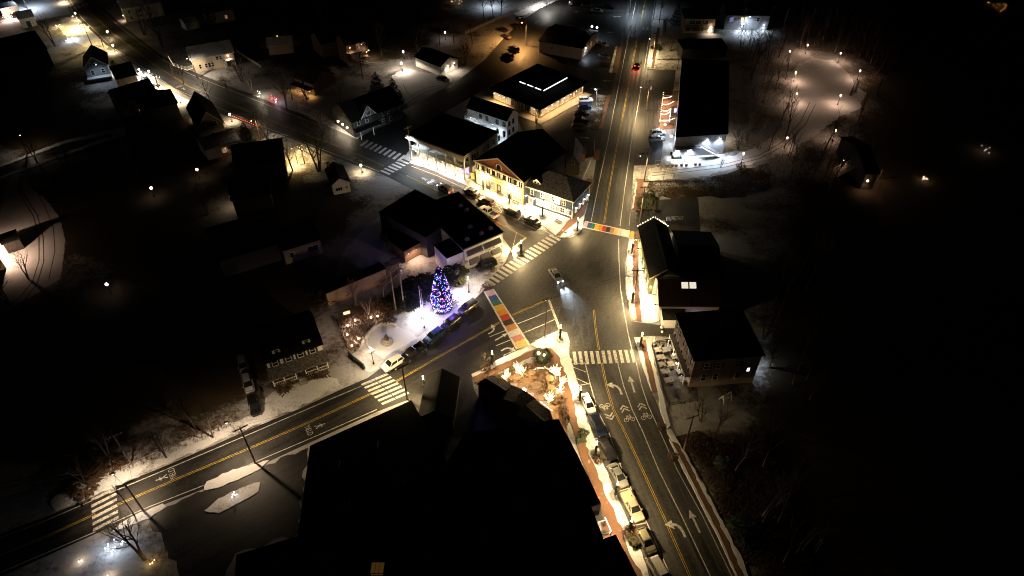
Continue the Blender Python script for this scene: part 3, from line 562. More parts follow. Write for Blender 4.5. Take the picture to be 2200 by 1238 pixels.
# ================================================================== buildings
WC = {}
def win_meshes(w, h, mu, frame, pane, d=.07):
    k = (round(w,2), round(h,2), mu, frame.name, pane.name)
    if k not in WC:
        f = .09 if w < 2 else .12; b = MB()
        b.box(-w/2-f, w/2+f, -d, 0, h, h+f); b.box(-w/2-f-.04, w/2+f+.04, -d-.05, 0, -f, 0)
        b.box(-w/2-f, -w/2, -d, 0, 0, h); b.box(w/2, w/2+f, -d, 0, 0, h)
        for i in range(1, mu[0]): x = -w/2+w*i/mu[0]; b.box(x-.035, x+.035, -d+.015, 0, 0, h)
        for i in range(1, mu[1]): z = h*i/mu[1]; b.box(-w/2, w/2, -d+.02, -.001, z-.035, z+.035)
        p = MB(); p.box(-w/2, w/2, -.025, -.002, 0, h)
        WC[k] = (b.mesh('window', frame), p.mesh('pane', pane))
    return WC[k]
class House:
    def __init__(s, name, label, fl, fr, br, z, cat='house', group=None, depth=None, width=None):
        A, B, D = G(*fl, z), G(*fr, z), G(*br, z) if br else None
        ux = (B-A); s.w = ux.length if width is None else width; ux.normalize(); uy = Vector((-ux.y, ux.x, 0))
        s.d = depth if depth is not None else (D-B).dot(uy); s.h = z
        s.ux, s.uy, s.A = ux, uy, Vector((A.x, A.y, 0))
        s.rz = math.atan2(ux.y, ux.x)
        s.o = thing(name, label, cat, (A.x, A.y, 0), s.rz, group)
        s.lx = 0; s.rx = s.w; s.fy = 0; s.by = s.d
    def W(s, x, y, z): return s.A+s.ux*x+s.uy*y+Vector((0,0,z))
    def U(s, px, py, z):
        p = G(px, py, z)-s.A; return p.dot(s.ux), p.dot(s.uy)
    def walls(s, m, kind='flat', rh=0, y0=0, z0=-.1):
        s.kind, s.rh, s.fy = kind, rh, y0; b = MB(); w, d, h = s.w, s.d, s.h
        if kind == 'gx':
            b.face([(0,y0,z0),(w,y0,z0),(w,y0,h),(0,y0,h)]); b.face([(w,d,z0),(0,d,z0),(0,d,h),(w,d,h)])
            my = (d)/2
            b.face([(w,y0,z0),(w,d,z0),(w,d,h),(w,my,h+rh),(w,0,h),(w,y0,h)] if y0 else [(w,0,z0),(w,d,z0),(w,d,h),(w,my,h+rh),(w,0,h)])
            b.face([(0,d,z0),(0,y0,z0),(0,y0,h),(0,0,h),(0,my,h+rh),(0,d,h)] if y0 else [(0,d,z0),(0,0,z0),(0,0,h),(0,my,h+rh),(0,d,h)])
        elif kind == 'gy':
            b.face([(0,0,z0),(w,0,z0),(w,0,h),(w/2,0,h+rh),(0,0,h)]); b.face([(w,d,z0),(0,d,z0),(0,d,h),(w/2,d,h+rh),(w,d,h)])
            b.face([(w,0,z0),(w,d,z0),(w,d,h),(w,0,h)]); b.face([(0,d,z0),(0,0,z0),(0,0,h),(0,d,h)])
        else:
            b.box(0, w, y0, d, z0, h)
        s.wallobj = b.build('wall', m, s.o); return s
    def roof(s, m, over=.4, t=.18, edge=None, lift=.02):
        w, d, h, rh = s.w, s.d, s.h+lift, s.rh; b = MB(); e = over
        if s.kind in ('gx', 'gy'):
            half = (d if s.kind == 'gx' else w)/2; k = rh/half*e; span = 2*half; ln = w if s.kind == 'gx' else d
            sec = [(-e,h-k),(half,h+rh),(span+e,h-k),(span+e,h-k+t),(half,h+rh+t*1.1),(-e,h-k+t)]
            def pt(a, u, z): return (a, u, z) if s.kind == 'gx' else (u, a, z)
            n = len(b.v)
            for a in (-e, ln+e): b.v += [pt(a, u, z) for u, z in sec]
            for i in range(6): j = (i+1)%6; b.f.append((n+i, n+j, n+6+j, n+6+i))
            b.f.append((n,n+1,n+4,n+5)); b.f.append((n+1,n+2,n+3,n+4)); b.f.append((n+11,n+10,n+7,n+6)); b.f.append((n+10,n+9,n+8,n+7))
        elif s.kind == 'hip':
            r = min(w, d)/2
            if w >= d: top = [(r*.95, d/2), (w-r*.95, d/2)]
            else: top = [(w/2, r*.95), (w/2, d-r*.95)]
            n = len(b.v)
            b.v += [(-e,-e,h),(w+e,-e,h),(w+e,d+e,h),(-e,d+e,h),(-e,-e,h+t),(w+e,-e,h+t),(w+e,d+e,h+t),(-e,d+e,h+t),(*top[0],h+rh+t),(*top[1],h+rh+t)]
            b.f += [(n+3,n+2,n+1,n)]+[(n+i,n+(i+1)%4,n+4+(i+1)%4,n+4+i) for i in range(4)]
            if w >= d: b.f += [(n+4,n+5,n+9,n+8),(n+5,n+6,n+9),(n+6,n+7,n+8,n+9),(n+7,n+4,n+8)]
            else: b.f += [(n+4,n+5,n+8),(n+5,n+6,n+9,n+8),(n+6,n+7,n+9),(n+7,n+4,n+8,n+9)]
        else:
            b.box(-e, w+e, -e, d+e, h, h+t)
        s.roofobj = b.build('roof', m, s.o)
        if edge is not None:
            c = MB(); q = .14
            if s.kind == 'flat' or s.kind == 'hip':
                zt = h+t
                c.box(-e-q, w+e+q, -e-q, -e-.002, h-.12, zt+.05); c.box(-e-q, w+e+q, d+e+.002, d+e+q, h-.12, zt+.05)
                c.box(-e-q, -e-.002, -e-.001, d+e+.001, h-.12, zt+.05); c.box(w+e+.002, w+e+q, -e-.001, d+e+.001, h-.12, zt+.05)
            else:
                half = (d if s.kind == 'gx' else w)/2; k = rh/half*e; ln = w if s.kind == 'gx' else d
                def pt(a, u, z): return (a, u, z) if s.kind == 'gx' else (u, a, z)
                for a in (-e-.05, ln+e+.05):
                    if c.v: c.build('bargeboard', edge, s.roofobj); c = MB()
                    c.bar(pt(a,-e,h-k+.06), pt(a,half,h+rh+.06), .1, .3); c.bar(pt(a,half,h+rh+.06), pt(a,2*half+e,h-k+.06), .1, .3)
            c.build('roof_trim', edge, s.roofobj)
        return s
    def pos(s, side, u):
        return {'f':((u, s.fy), 0), 'b':((u, s.d), math.pi), 'l':((0, u), -math.pi/2), 'r':((s.w, u), math.pi/2)}[side]
    def win(s, side, u, z, w=.9, h=1.4, mu=(1,2), frame=None, pane=None, off=0.0, shutter=None):
        (x, y), a = s.pos(side, u); fm, pm = win_meshes(w, h, mu, frame or M_trim, pane or M_glass)
        nx, ny = math.sin(a), -math.cos(a)
        o = put('window', fm, s.o, (x+nx*off, y+ny*off, z), a); put('pane', pm, o)
        if shutter:
            for sg in (-1, 1):
                b = MB(); b.box(sg*(w/2+.3)-.19, sg*(w/2+.3)+.19, -.06, -.001, -.05, h+.05); b.build('shutter', shutter, o)
        return o
    def row(s, side, us, z, **k):
        for u in us: s.win(side, u, z, **k)
    def door(s, side, u, w=1.0, h=2.1, m=None, z=0.0, pane=None):
        (x, y), a = s.pos(side, u); b = MB()
        b.box(-w/2-.12, w/2+.12, -.06, 0, h, h+.14); b.box(-w/2-.12, -w/2, -.06, 0, 0, h); b.box(w/2, w/2+.12, -.06, 0, 0, h); b.box(-w/2, w/2, -.03, -.001, 0, h)
        o = b.build('door', m or M_dark, s.o); o.location = (x, y, z); o.rotation_euler = (0, 0, a)
        if pane: p = MB(); p.box(-w/2+.15, w/2-.15, -.045, -.031, h*.45, h-.15); p.build('pane', pane, o)
        hb = MB(); hb.box(w/2-.14, w/2-.08, -.09, -.031, .95, 1.1); hb.build('handle', M_steel, o)
        return o
    def part(s, name, b, m, parent=None): return b.build(name, m, parent or s.o)
    def chimney(s, x, y, top, m=None, w=.7):
        b = MB(); b.box(x-w/2, x+w/2, y-w/2, y+w/2, s.h-.3, top); b.box(x-w/2-.07, x+w/2+.07, y-w/2-.07, y+w/2+.07, top, top+.12)
        b.build('chimney', m or M_brickwall, s.roofobj)
    def corners(s, m=None):
        b = MB()
        for x in (0, s.w):
            for y in (s.fy, s.d):
                b = MB(); b.box(x-.09, x+.09, y-.09, y+.09, -.1, s.h-.01); b.build('corner_board', m or M_trim, s.o)
    def walllamp(s, side, u, z, power, color=WARM, bulb=None, r=.16, out=.35, spot=True, size=140):
        (x, y), a = s.pos(side, u); nx, ny = math.sin(a), -math.cos(a)
        b = MB(); b.bar((x, y, z+.1), (x+nx*out, y+ny*out, z+.12), .06, .06); b.lathe([(.05,z+.22),(.2,z+.08),(.21,z+.02)], 8, x+nx*out, y+ny*out)
        o = b.build('wall_lamp', M_black, s.o)
        g = MB(); g.ball((x+nx*out, y+ny*out, z-.06), r, 8, 5); g.build('bulb', bulb or M_bulb, o)
        if power: light('SPOT', (x+nx*(out+.02), y+ny*(out+.02), z-.06-r-.03), power, color, o, .1, R(size if spot else 164), .7, (nx*.25, ny*.25, -1))
        return o
def rail(parent, pts, h=1.0, m=None, gap=.35, name='railing'):
    b = MB(); m = m or M_trim
    for a, c in zip(pts, pts[1:]):
        a, c = Vector(a), Vector(c); up = Vector((0,0,h))
        b.bar(a+up, c+up, .09, .08); b.bar(a+Vector((0,0,.12)), c+Vector((0,0,.12)), .06, .06)
        L = (c-a).length; k = max(1, int(L/gap))
        for i in range(k+1): p = a+(c-a)*i/k; b.bar(p, p+up, .045, .045)
    return b.build(name, m, parent)
def stair(parent, a, c, width, m, name='staircase', n=None, rm=None):
    a, c = Vector(a), Vector(c); n = n or max(3, int(abs(c.z-a.z)/.18)); d = Vector((c.x-a.x, c.y-a.y, 0)); L = d.length; d.normalize(); q = Vector((-d.y, d.x, 0))*width/2
    b = MB()
    for i in range(n):
        p0 = a+(c-a)*i/n; p1 = a+(c-a)*(i+1)/n; z = p1.z
        A = [Vector((p0.x, p0.y, 0))-q, Vector((p1.x, p1.y, 0))-q, Vector((p1.x, p1.y, 0))+q, Vector((p0.x, p0.y, 0))+q]
        b.prism([(p.x, p.y) for p in A], z-.22, z, True)
    o = b.build(name, m, parent)
    for sg in (-1, 1):
        rail(o, [a+q*sg, c+q*sg], .95, rm or M_trim, .5, 'handrail')
    return o

# ---- white two-storey commercial building with a long double porch, north side of the north-west road
H = House('porch_building', 'white two-storey shop building with long double porch, its pavement floodlit', (877,291), (997,336), (1067,284), 7.4, 'building')
H.walls(M_white, 'flat', 0, 2.4).roof(M_roof, .15, .15, M_cream)
cb = MB(); cb.box(-.35, H.w+.35, -.55, -.31, 6.55, 7.5); cb.box(-.2, H.w+.2, -.308, 2.38, 6.7, 6.95); H.part('cornice', cb, M_cream)
db = MB(); db.box(-.1, H.w+.1, -.1, 2.39, 3.35, 3.6); H.part('balcony_floor', db, M_trim)
db = MB(); db.box(-.1, H.w+.1, -.1, 2.39, 0, .14); H.part('porch_floor', db, M_conc)
NB = 6
for i in range(NB+1):
    x = .15+(H.w-.3)*i/NB; b = MB(); b.box(x-.16, x+.16, -.1, .2, .14, 3.35); b.box(x-.22, x+.22, -.16, .26, .14, .4); b.box(x-.22, x+.22, -.16, .26, 3.1, 3.349); H.part('column', b, M_trim)
    b = MB(); b.box(x-.14, x+.14, -.08, .18, 3.6, 6.7); H.part('column', b, M_trim)
    if i < NB:
        x2 = .15+(H.w-.3)*(i+1)/NB
        for k in (0, 1):
            xa, xb = x+.16+(x2-x-.32)*k/2, x+.16+(x2-x-.32)*(k+1)/2
            b = MB(); b.box(xa+.05, xb-.05, .0, .08, 3.75, 4.6); b.box(xa, xb, -.03, .11, 4.6, 4.7); H.part('balcony_panel', b, M_cream)
        H.win('f', (x+x2)/2, .6, 2.4, 2.1, (2,1), pane=(M_winwarm, M_winsoft, M_windim, M_winsoft, M_winwarm, mat('violet_window', (.02,.02,.02), emis=(.45,.25,1.0), es=2.0))[i])
        H.win('f', (x+x2)/2-.7, 4.4, .9, 1.7); H.win('f', (x+x2)/2+.8, 4.4, .9, 1.7)
        H.walllamp('f', (x+x2)/2, 2.95, 950, SOFT, M_bulb, .12, 1.9, True, 158)
b = MB(); b.tube([(-.3,-.32,-.05),(H.w+.3,-.32,-.05)], .05); 
H.row('r', [3.4,4.5,5.6,8,10.5,13,15.5,18], 4.6, w=.8, h=1.5); H.win('r', 4.4, .7, 2.6, 1.9, (3,1), pane=M_winsoft)
H.row('r', [9,12,15], 1.0, w=.9, h=1.5)
b = MB(); b.tube([(H.w+.12,7.6,7.2),(H.w+.12,7.6,.3)], .06); b.tube([(H.w+.12,7.6,7.2),(H.w+.12,6.9,7.4)], .06); H.part('downpipe', b, M_trim)
PB = H
# ---- yellow shopfront with brick pediment
H = House('pediment_shop', 'yellow shopfront under a brick pediment with arched window', (1021,345), (1125,390), None, 7.2, 'building', depth=18)
H.walls(M_dark, 'gy', 3.6).roof(M_roof, .35, .2, M_cream)
b = MB(); b.box(0, H.w, -.03, -.002, 0, 7.2); H.part('shop_front', b, M_yellow); H.fy = -.032
b = MB(); b.face([(.25,-.04,7.3),(H.w-.25,-.04,7.3),(H.w/2,-.04,10.55)]); H.part('pediment', b, M_brickwall)
b = MB(); b.box(-.3, H.w+.3, -.4, 0, 6.95, 7.25); b.box(-.15, H.w+.15, -.25, 0, 4.55, 4.85); H.part('cornice', b, M_cream)
b = MB(); n = 14; pts = [(H.w/2+.75*math.cos(t), 8.2+.75*math.sin(t)) for t in [math.pi*i/12 for i in range(13)]]
b.face([(x, -.09, z) for x, z in [(H.w/2-.75,7.55)]+pts[::-1][:0]+[(H.w/2+.75,7.55)]+pts])
aw = H.part('arched_window', b, M_glass)
c = MB(); c.tube([(H.w/2+.8,-.11,7.5)]+[(H.w/2+.82*math.cos(t), -.11, 8.2+.82*math.sin(t)) for t in [math.pi*i/12 for i in range(13)]]+[(H.w/2-.8,-.11,7.5)], .09, n=4); c.build('window_surround', M_trim, aw)
for i in range(9):
    x = H.w*(i+.5)/9; H.win('f', x, 5.1, 1.15, 1.5, (1,1) if i%2 else (2,1), pane=M_glass)
for i, (u, ww, kind) in enumerate(((.07,1.4,'w'),(.16,1.4,'w'),(.27,1.0,'d'),(.37,1.4,'w'),(.50,1.0,'d'),(.61,1.4,'w'),(.72,1.0,'d'),(.83,1.4,'w'),(.93,1.2,'w'))):
    if kind == 'w': H.win('f', H.w*u, .7, ww, 2.5, (2,2), pane=(M_winwarm, M_winwarm, M_winsoft, M_winsoft, M_winwarm)[i%5])
    else: H.door('f', H.w*u, 1.1, 2.9, M_dark, pane=M_winsoft)
for u in (.12,.33,.56,.78,.95): H.walllamp('f', H.w*u, 4.3, 620, GOLD, M_bulb, .11, .9)
PS = H
# ---- navy building with hip roof on the corner
H = House('navy_inn', 'navy blue two-storey inn with white windows and bright eave lamps on the corner', (1127,398), (1231,433), None, 5.3, 'building', depth=9.0)
H.walls(M_navy, 'hip', 3.0).roof(M_shinglesnow, .35, .15, M_trim); H.corners()
for u in (.16,.38,.60,.82): H.win('f', H.w*u, 3.35, .85, 1.35, (2,2))
H.win('f', H.w*.70, 3.2, 1.1, 1.5, (1,1), pane=M_wincold)
b = MB(); b.box(0, H.w, -.35, 0, 2.55, 2.75); b.box(H.w*.26, H.w-.02, -.3, -.002, .9, 1.0); H.part('shop_cornice', b, M_trim)
for i in range(7): H.win('f', H.w*(.3+.1*i), 1.1, 1.05, 1.3, (2,2), off=.02, pane=(M_winsoft, M_winwarm, M_winsoft, M_windim, M_winsoft, M_glass, M_winsoft)[i])
H.door('f', H.w*.14, 1.1, 2.2, M_trim, pane=M_winsoft)
for u in (.06,.24,.43,.68,.9): H.walllamp('f', H.w*u, 3.0, 110, COLD, M_bulbcold, .2, .7)
for v in (1.2,3.4,5.6,7.8): H.walllamp('r', v, 3.0, 50, COLD, M_bulbcold, .2, .5)
for v in (2,4,6,8): H.win('r', v, 1.0, .9, 1.4, pane=M_winsoft)
for i, u in enumerate((.22,)):
    d = MB(); x = H.w*u; d.face([(x-1.1,.9,5.6),(x+1.1,.9,5.6),(x+1.1,.9,6.8),(x,.9,7.6),(x-1.1,.9,6.8)])
    d.face([(x+1.1,.9,5.6),(x+1.1,3.4,6.8),(x+1.1,.9,6.8)]); d.face([(x-1.1,.9,6.8),(x-1.1,3.4,6.8),(x-1.1,.9,5.6)])
    dd = H.part('dormer', d, M_trim); e = MB(); e.face([(x-1.3,.7,6.7),(x,.7,7.7),(x,4.4,7.7),(x-1.3,3.6,6.7)]); e.face([(x,.7,7.7),(x+1.3,.7,6.7),(x+1.3,3.6,6.7),(x,4.4,7.7)]); e.build('dormer_roof', M_shingle, dd)
    for sg in (-.45,.45):
        fm, pm = win_meshes(.55, .95, (1,2), M_trim, M_glass); o = put('window', fm, dd, (x+sg,.9,5.8)); put('pane', pm, o)
NI = H
# ---- white clapboard house behind with an outside stair
H = House('stair_house', 'white clapboard house lit blue-white with an outside stair, behind the porch building', (1004,231), (1089,259), (1111,241), 5.8)
H.walls(M_white, 'gx', 2.2).roof(M_roof, .3)
for u in (.34,.5,.76,.93): H.win('f', H.w*u, 3.7, .8, 1.3, frame=M_dark)
for u in (.3,.42,.76,.93): H.win('f', H.w*u, .8, .8, 1.2, frame=M_dark)
for v in (1.2,3.2): H.win('r', v, 3.6, .8, 1.3, frame=M_dark); H.win('r', v, .9, .8, 1.3, frame=M_dark)
b = MB(); b.box(0, H.w*.28, -1.6, -.01, 2.9, 3.05); H.part('landing', b, M_wood); rail(H.o, [(0,-.1,3.05),(0,-1.6,3.05),(H.w*.28,-1.6,3.05)], 1.0)
for x in (.1, H.w*.27): b = MB(); b.box(x-.06, x+.06, -1.58, -1.46, 0, 2.9); H.part('post', b, M_trim)
stair(H.o, (H.w*.58,-1.1,0), (H.w*.28,-1.1,2.95), 1.0, M_wood)
b = MB(); b.face([(H.w*.62,-1.5,2.4),(H.w*.78,-1.5,2.4),(H.w*.78,-.01,2.8),(H.w*.62,-.01,2.8)]); b.box(H.w*.63,H.w*.64,-1.45,-1.35,0,2.4); b.box(H.w*.76,H.w*.77,-1.45,-1.35,0,2.4); H.part('door_canopy', b, M_conc)
H.door('f', H.w*.7, 1.0, 2.1, M_trim); H.door('f', H.w*.15, 1.0, 2.0, M_trim, 3.05)
for u in (.25,.8): H.walllamp('f', H.w*u, 5.2, 2600, COLD, M_bulbcold, .12, 3.2, False)
# ---- drive-through restaurant with glowing eaves
H = House('drive_through_restaurant', 'low black-roofed restaurant with glowing eaves and lit bars on its roof', (1060,192), (1160,232), (1238,173), 3.6, 'restaurant')
e = 1.2; H.walls(M_tan, 'hip', 1.2).roof(M_roof, e, .3)
b = MB(); cx0, cx1, cy0, cy1 = H.w*.30, H.w*.80, H.d*.28, H.d*.82
b.box(cx0, cx1, cy0, cy1, 3.9, 5.9); mon = H.part('roof_monitor', b, M_roof, H.roofobj)
b = MB(); n = 12
for i in range(n):
    if i % 4 == 3: continue
    b.box(cx0+(cx1-cx0)*i/n, cx0+(cx1-cx0)*(i+.9)/n, cy0-.18, cy0-.02, 5.55, 5.8)
for i in range(n): b.box(cx1+.02, cx1+.18, cy0+(cy1-cy0)*i/n, cy0+(cy1-cy0)*(i+.92)/n, 5.55, 5.8)
b.build('light_bar', glow('roof_light_bar', (.9,.95,1.0), 1.6), mon)
for i in range(7): H.win('f', H.w*(.08+.13*i), .8, 1.7, 2.0, (2,1), pane=M_winsoft if i in (0,1,2,6) else M_glass)
for i in range(9): H.win('r', H.d*(.06+.11*i), .8, 1.5, 1.9, (2,1), pane=M_winsoft if i < 6 else M_windim)
for u in (.06,.17,.28,.93): H.walllamp('f', H.w*u, 3.1, 520, (1.0,.58,.22), M_bulb, .14, .9)
for i in range(7): H.walllamp('r', H.d*(.08+.14*i), 3.1, 560, (1.0,.60,.24), M_bulb, .14, .9)
b = MB(); b.prism([(-1.5,-3.0),(H.w+2.6,-2.6),(H.w+3.0,H.d*.9),(H.w+2.4,H.d+1.2),(H.w,H.d+1.2),(0,0)], 0, .13); H.part('raised_walk', b, M_conc)
# ---- tan low building behind it
H = House('tan_store', 'low tan store with wide black roof beside the north road', (1159,88), (1251,104), (1275,67), 4.2, 'building')
H.walls(M_tan, 'gx', 1.2).roof(M_roof, .4)
H.row('f', [H.w*.3], 2.0, w=.8, h=.8); H.row('r', [2.5,6,9.5], 1.0, w=1.6, h=1.9, pane=M_windim)
for u in (.86,.98): H.walllamp('b', H.w*u, 5.6, 900, COLD, M_bulbcold, .35, .5)
H.walllamp('r', 3, 3.4, 500, COLD, M_bulbcold, .16, .4)
# ---- long flat-roofed restaurant with patio
H = House('patio_restaurant', 'long flat black-roofed restaurant with deck, grey end wall and two wall lamps', (1453,295), (1562,288), (1567,133), 6.3, 'restaurant')
H.kind = 'flat'; xl, yl = H.U(1467,128,6.3); xr, yr = H.U(1566,133,6.3); KS = xl/yl; H.d = yl
b = MB(); b.prism([(0,0),(H.w,0),(xr,yr),(xl,yl)], -.1, 6.3); H.part('wall', b, M_grey)
b = MB(); b.prism([(-.25,-.25),(H.w+.25,-.25),(xr+.25,yr+.25),(xl-.25,yl+.25)], 6.32, 6.5, True); H.roofobj = H.part('roof', b, M_roof)
def sbox(m_, x0, x1, y0, y1, z0, z1): m_.prism([(x0+KS*y0,y0),(x1+KS*y0,y0),(x1+KS*y1,y1),(x0+KS*y1,y1)], z0, z1, True)
H.walllamp('f', H.w*.62, 5.4, 2200, COLD, M_bulbcold, .2, .45); H.walllamp('f', H.w*.87, 5.4, 2200, COLD, M_bulbcold, .2, .45)
H.walllamp('f', H.w*.06, 2.6, 3200, COLD, M_bulbcold, .22, .5); H.walllamp('f', H.w*.32, 2.6, 3200, COLD, M_bulbcold, .22, .5)
for yy, oo in ((6,1.2),(13,3.4)):
    b = MB(); b.bar((KS*yy,yy,3.3),(KS*yy-oo,yy,3.3),.07,.07); wl_ = b.build('deck_lamp', M_black, H.o); b = MB(); b.ball((KS*yy-oo,yy,3.1),.28,8,5); b.build('bulb', M_bulbcold, wl_); light('POINT', (KS*yy-oo,yy,2.7), 620, COLD, wl_, .15)
b = MB(); b.ball((H.w+KS*7+.5,7,3.9),.22,8,5); b.build('side_lamp', M_bulb, H.o); light('POINT', (H.w+KS*7+.9,7,3.5), 420, SOFT, H.o, .12)
for u in (.07,.32): H.win('f', H.w*u, .5, 1.2, 1.6, (1,1), pane=M_wincold)
rail(H.o, [(0,-.5,3.4),(H.w*.5,-.5,3.4)], 1.0, M_steel, .6)
b = MB(); b.box(-.1, H.w*.5, -1.9, -.01, 3.2, 3.4); H.part('upper_deck', b, M_grey)
stair(H.o, (H.w*.9,-1.4,0), (H.w*.5,-1.2,3.4), 1.1, M_conc)
b = MB(); sbox(b, -3.3, -.05, -6, 15.5, 0, .12); dk = H.part('deck', b, M_wood)
for i in range(9): b = MB(); sbox(b, -3.25+i*.36, -2.97+i*.36, -5.9, 15.4, .121, .15); b.build('deck_board', M_conc, dk)
b = MB(); sbox(b, -5.2, -.05, 15.6, 34, 0, .1); H.part('patio', b, M_brickwalk)
for y in (17, 24, 31): b = MB(); sbox(b, -5.0, -.1, y, y+.16, 2.7, 2.9); sbox(b, -5.1,-4.95,y,y+.16,0,2.7); H.part('patio_beam', b, M_brown)
b = MB(); sbox(b, -2.2,-.1,27,33.5,2.9,3.05); H.part('patio_roof', b, M_brown)
b = MB(); sbox(b, -2.0,-.12,18.5,24,.1,2.6); H.part('bar_front', b, M_brown)
b = MB(); sbox(b, -2.1,-2.02,18.8,23.7,.5,2.3); H.part('bar_screen', b, glow('bar_screen', (.7,.75,1.0), 2.6))
b = MB(); sbox(b, -1.0,-.3,20.5,22.5,2.61,2.9); H.part('bar_sign', b, glow('bar_sign', (.25,.3,1.0), 3.0))
for k, (y0, y1, x0, x1) in enumerate(((16.2,17.2,-5,-.6),(20,21.3,-4.8,-2.2),(22.2,22.8,-4.6,-2.2),(26,27.5,-4.8,-1.4),(30,32.5,-4.8,-.8),(15.8,33.5,-5.05,-5.0))):
    pts = []; n = 15
    for i in range(n+1):
        t = i/n; pts.append((x0+(x1-x0)*t+KS*(y0+(y1-y0)*t), y0+(y1-y0)*t, 2.75-.5*math.sin(math.pi*t)*(1 if k < 5 else .2)))
    b = MB(); b.tube(pts, .02, n=3); sl = H.part('string_light', b, M_black)
    for i in range(0, n+1): q = MB(); q.ball((pts[i][0], pts[i][1], pts[i][2]-.12), .12, 6, 4); q.build('bulb', M_bulbpeach, sl)
for x, y in ((-4.2,17.5),(-3.8,21.5),(-3.8,26.5),(-4.0,31.5)): light('POINT', (x+KS*y, y, 2.3), 650, PEACH, H.o, .3)
PR = H
# ---- houses at the top right
H = House('cream_house', 'cream two-storey house with hip roof behind the patio restaurant', (1473,40), (1538,41), None, 5.4, depth=9)
H.walls(M_cream, 'hip', 2.6).roof(M_shingle, .4)
for u in (.25,.45,.68): H.win('f', H.w*u, 3.4, .9, 1.3, (2,2), shutter=M_dark)
for u in (.14,.36,.56): H.win('f', H.w*u, .9, .9, 1.4, (2,2), shutter=M_dark)
H.door('f', H.w*.88, 1.0, 2.1, M_trim); H.walllamp('f', H.w*.88, 2.6, 420, SOFT, M_bulb, .3, .6); b = MB(); b.box(-.1, H.w+.1, -.12, 0, 2.65, 2.85); H.part('belt_course', b, M_dark)
H = House('blue_grey_house', 'dark grey house with one lit amber window at the top edge', (1561,32), (1655,33), None, 5.6, depth=10)
H.walls(M_grey, 'gx', 2.6).roof(M_shingle, .4); H.win('f', H.w*.42, 3.2, 2.0, 1.5, (3,1), pane=M_winwarm); H.win('f', H.w*.14, 3.2, 1.4, 1.4, pane=glow('violet_room', (.4,.35,1.0), .3)); H.win('f', H.w*.75, 3.2, 1.2, 1.4)
H.walllamp('f', H.w*.4, 2.6, 900, COLD, M_bulbcold, .34, .7); H.walllamp('f', H.w*.9, 2.2, 600, COLD, M_bulbcold, .25, .6)
H = House('dark_annex', 'unlit dark shed-roofed annex between the cream house and the patio restaurant', (1468,106), (1563,104), None, 3.6, 'building', depth=8)
H.walls(M_dark, 'flat').roof(M_roof, .3)
# ---- green gabled shop and wings on the east side
H = House('green_gable_shop', 'green gabled shop with string lights along its gable, east side', (1399,596), (1462,596), None, 5.0, 'building', depth=17.5)
H.walls(M_green, 'gy', 2.3).roof(M_roof, .35, .18, M_cream)
for u, z in ((.28,2.9),(.62,2.9)): H.win('f', H.w*u, z, .9, 1.3, (1,2), pane=M_windim)
for v in (2,5,8,11,14.5): H.win('l', v, 1.0, 1.2, 1.6, (2,2), pane=M_winwarm)
for v in (1.5,5,8.5,12,15.5): H.walllamp('l', v, 3.1, 260, SOFT, M_bulb, .16, .8)
s1 = MB(); n = 13
for i in range(n+1):
    t = i/n; x = -.4+(H.w+.8)*t; z = 5.0+2.3*(1-abs(x-H.w/2)/(H.w/2))+.4; s1.ball((x, H.d+.5, z), .085, 6, 4)
H.part('gable_bulb_string', s1, M_bulb)['kind'] = 'stuff'
H2 = House('black_roof_wing', 'wide unlit wing with black roof behind the green gabled shop', (1464,602), (1550,606), None, 4.8, 'building', depth=17)
H2.walls(M_dark, 'gx', 2.6).roof(M_roof, .3)
H = House('metal_roof_shop', 'white shop with brown standing-seam metal roof and two lit skylights', (1418,656), (1546,657), None, 4.2, 'building', depth=9)
H.walls(M_white, 'gx', 3.0).roof(M_seam, .3)
for i in range(26):
    x = -.2+(H.w+.4)*i/25; b = MB(); k = 3.0/(H.d/2); b.bar((x,-.28,H.h+.25-k*.28), (x,H.d/2,H.h+3.0+.25), .05, .07); b.build('roof_seam', M_seam, H.roofobj)
for u in (.43,.565):
    x = H.w*u; b = MB(); y0, y1 = H.d*.30, H.d*.44; k = 3.0/(H.d/2); zz = lambda y: H.h+k*y+.30
    b.face([(x-.7,y0,zz(y0)),(x+.7,y0,zz(y0)),(x+.7,y1,zz(y1)),(x-.7,y1,zz(y1))]); sk = b.build('skylight', glow('skylight_glow', (1.0,.90,.72), .6), H.roofobj)
    c = MB(); 
    for a, d in (((x-.75,y0),(x+.75,y0)),((x+.75,y0),(x+.75,y1)),((x+.75,y1),(x-.75,y1)),((x-.75,y1),(x-.75,y0))): c.bar((a[0],a[1],zz(a[1])+.02), (d[0],d[1],zz(d[1])+.02), .12, .12)
    c.build('skylight_frame', M_black, sk)
b = MB(); b.box(.6, H.w*.42, -2.4, -.01, 0, 2.6); lo = H.part('entry_lean_to', b, M_white); c = MB(); c.face([(.4,-2.7,2.55),(H.w*.43,-2.7,2.55),(H.w*.43,0,3.3),(.4,0,3.3)]); c.build('lean_to_roof', M_shingle, lo)
for v in (1.5,4.5,7.5): H.win('l', v, .9, 1.1, 1.6, (2,2), pane=M_winwarm); H.walllamp('l', v, 2.9, 220, SOFT, M_bulb, .16, .6)
H.walllamp('f', H.w*.62, 2.4, 260, (.75,.6,1.0), glow('violet_bulb', (.8,.7,1.0), 8), .2, .5)
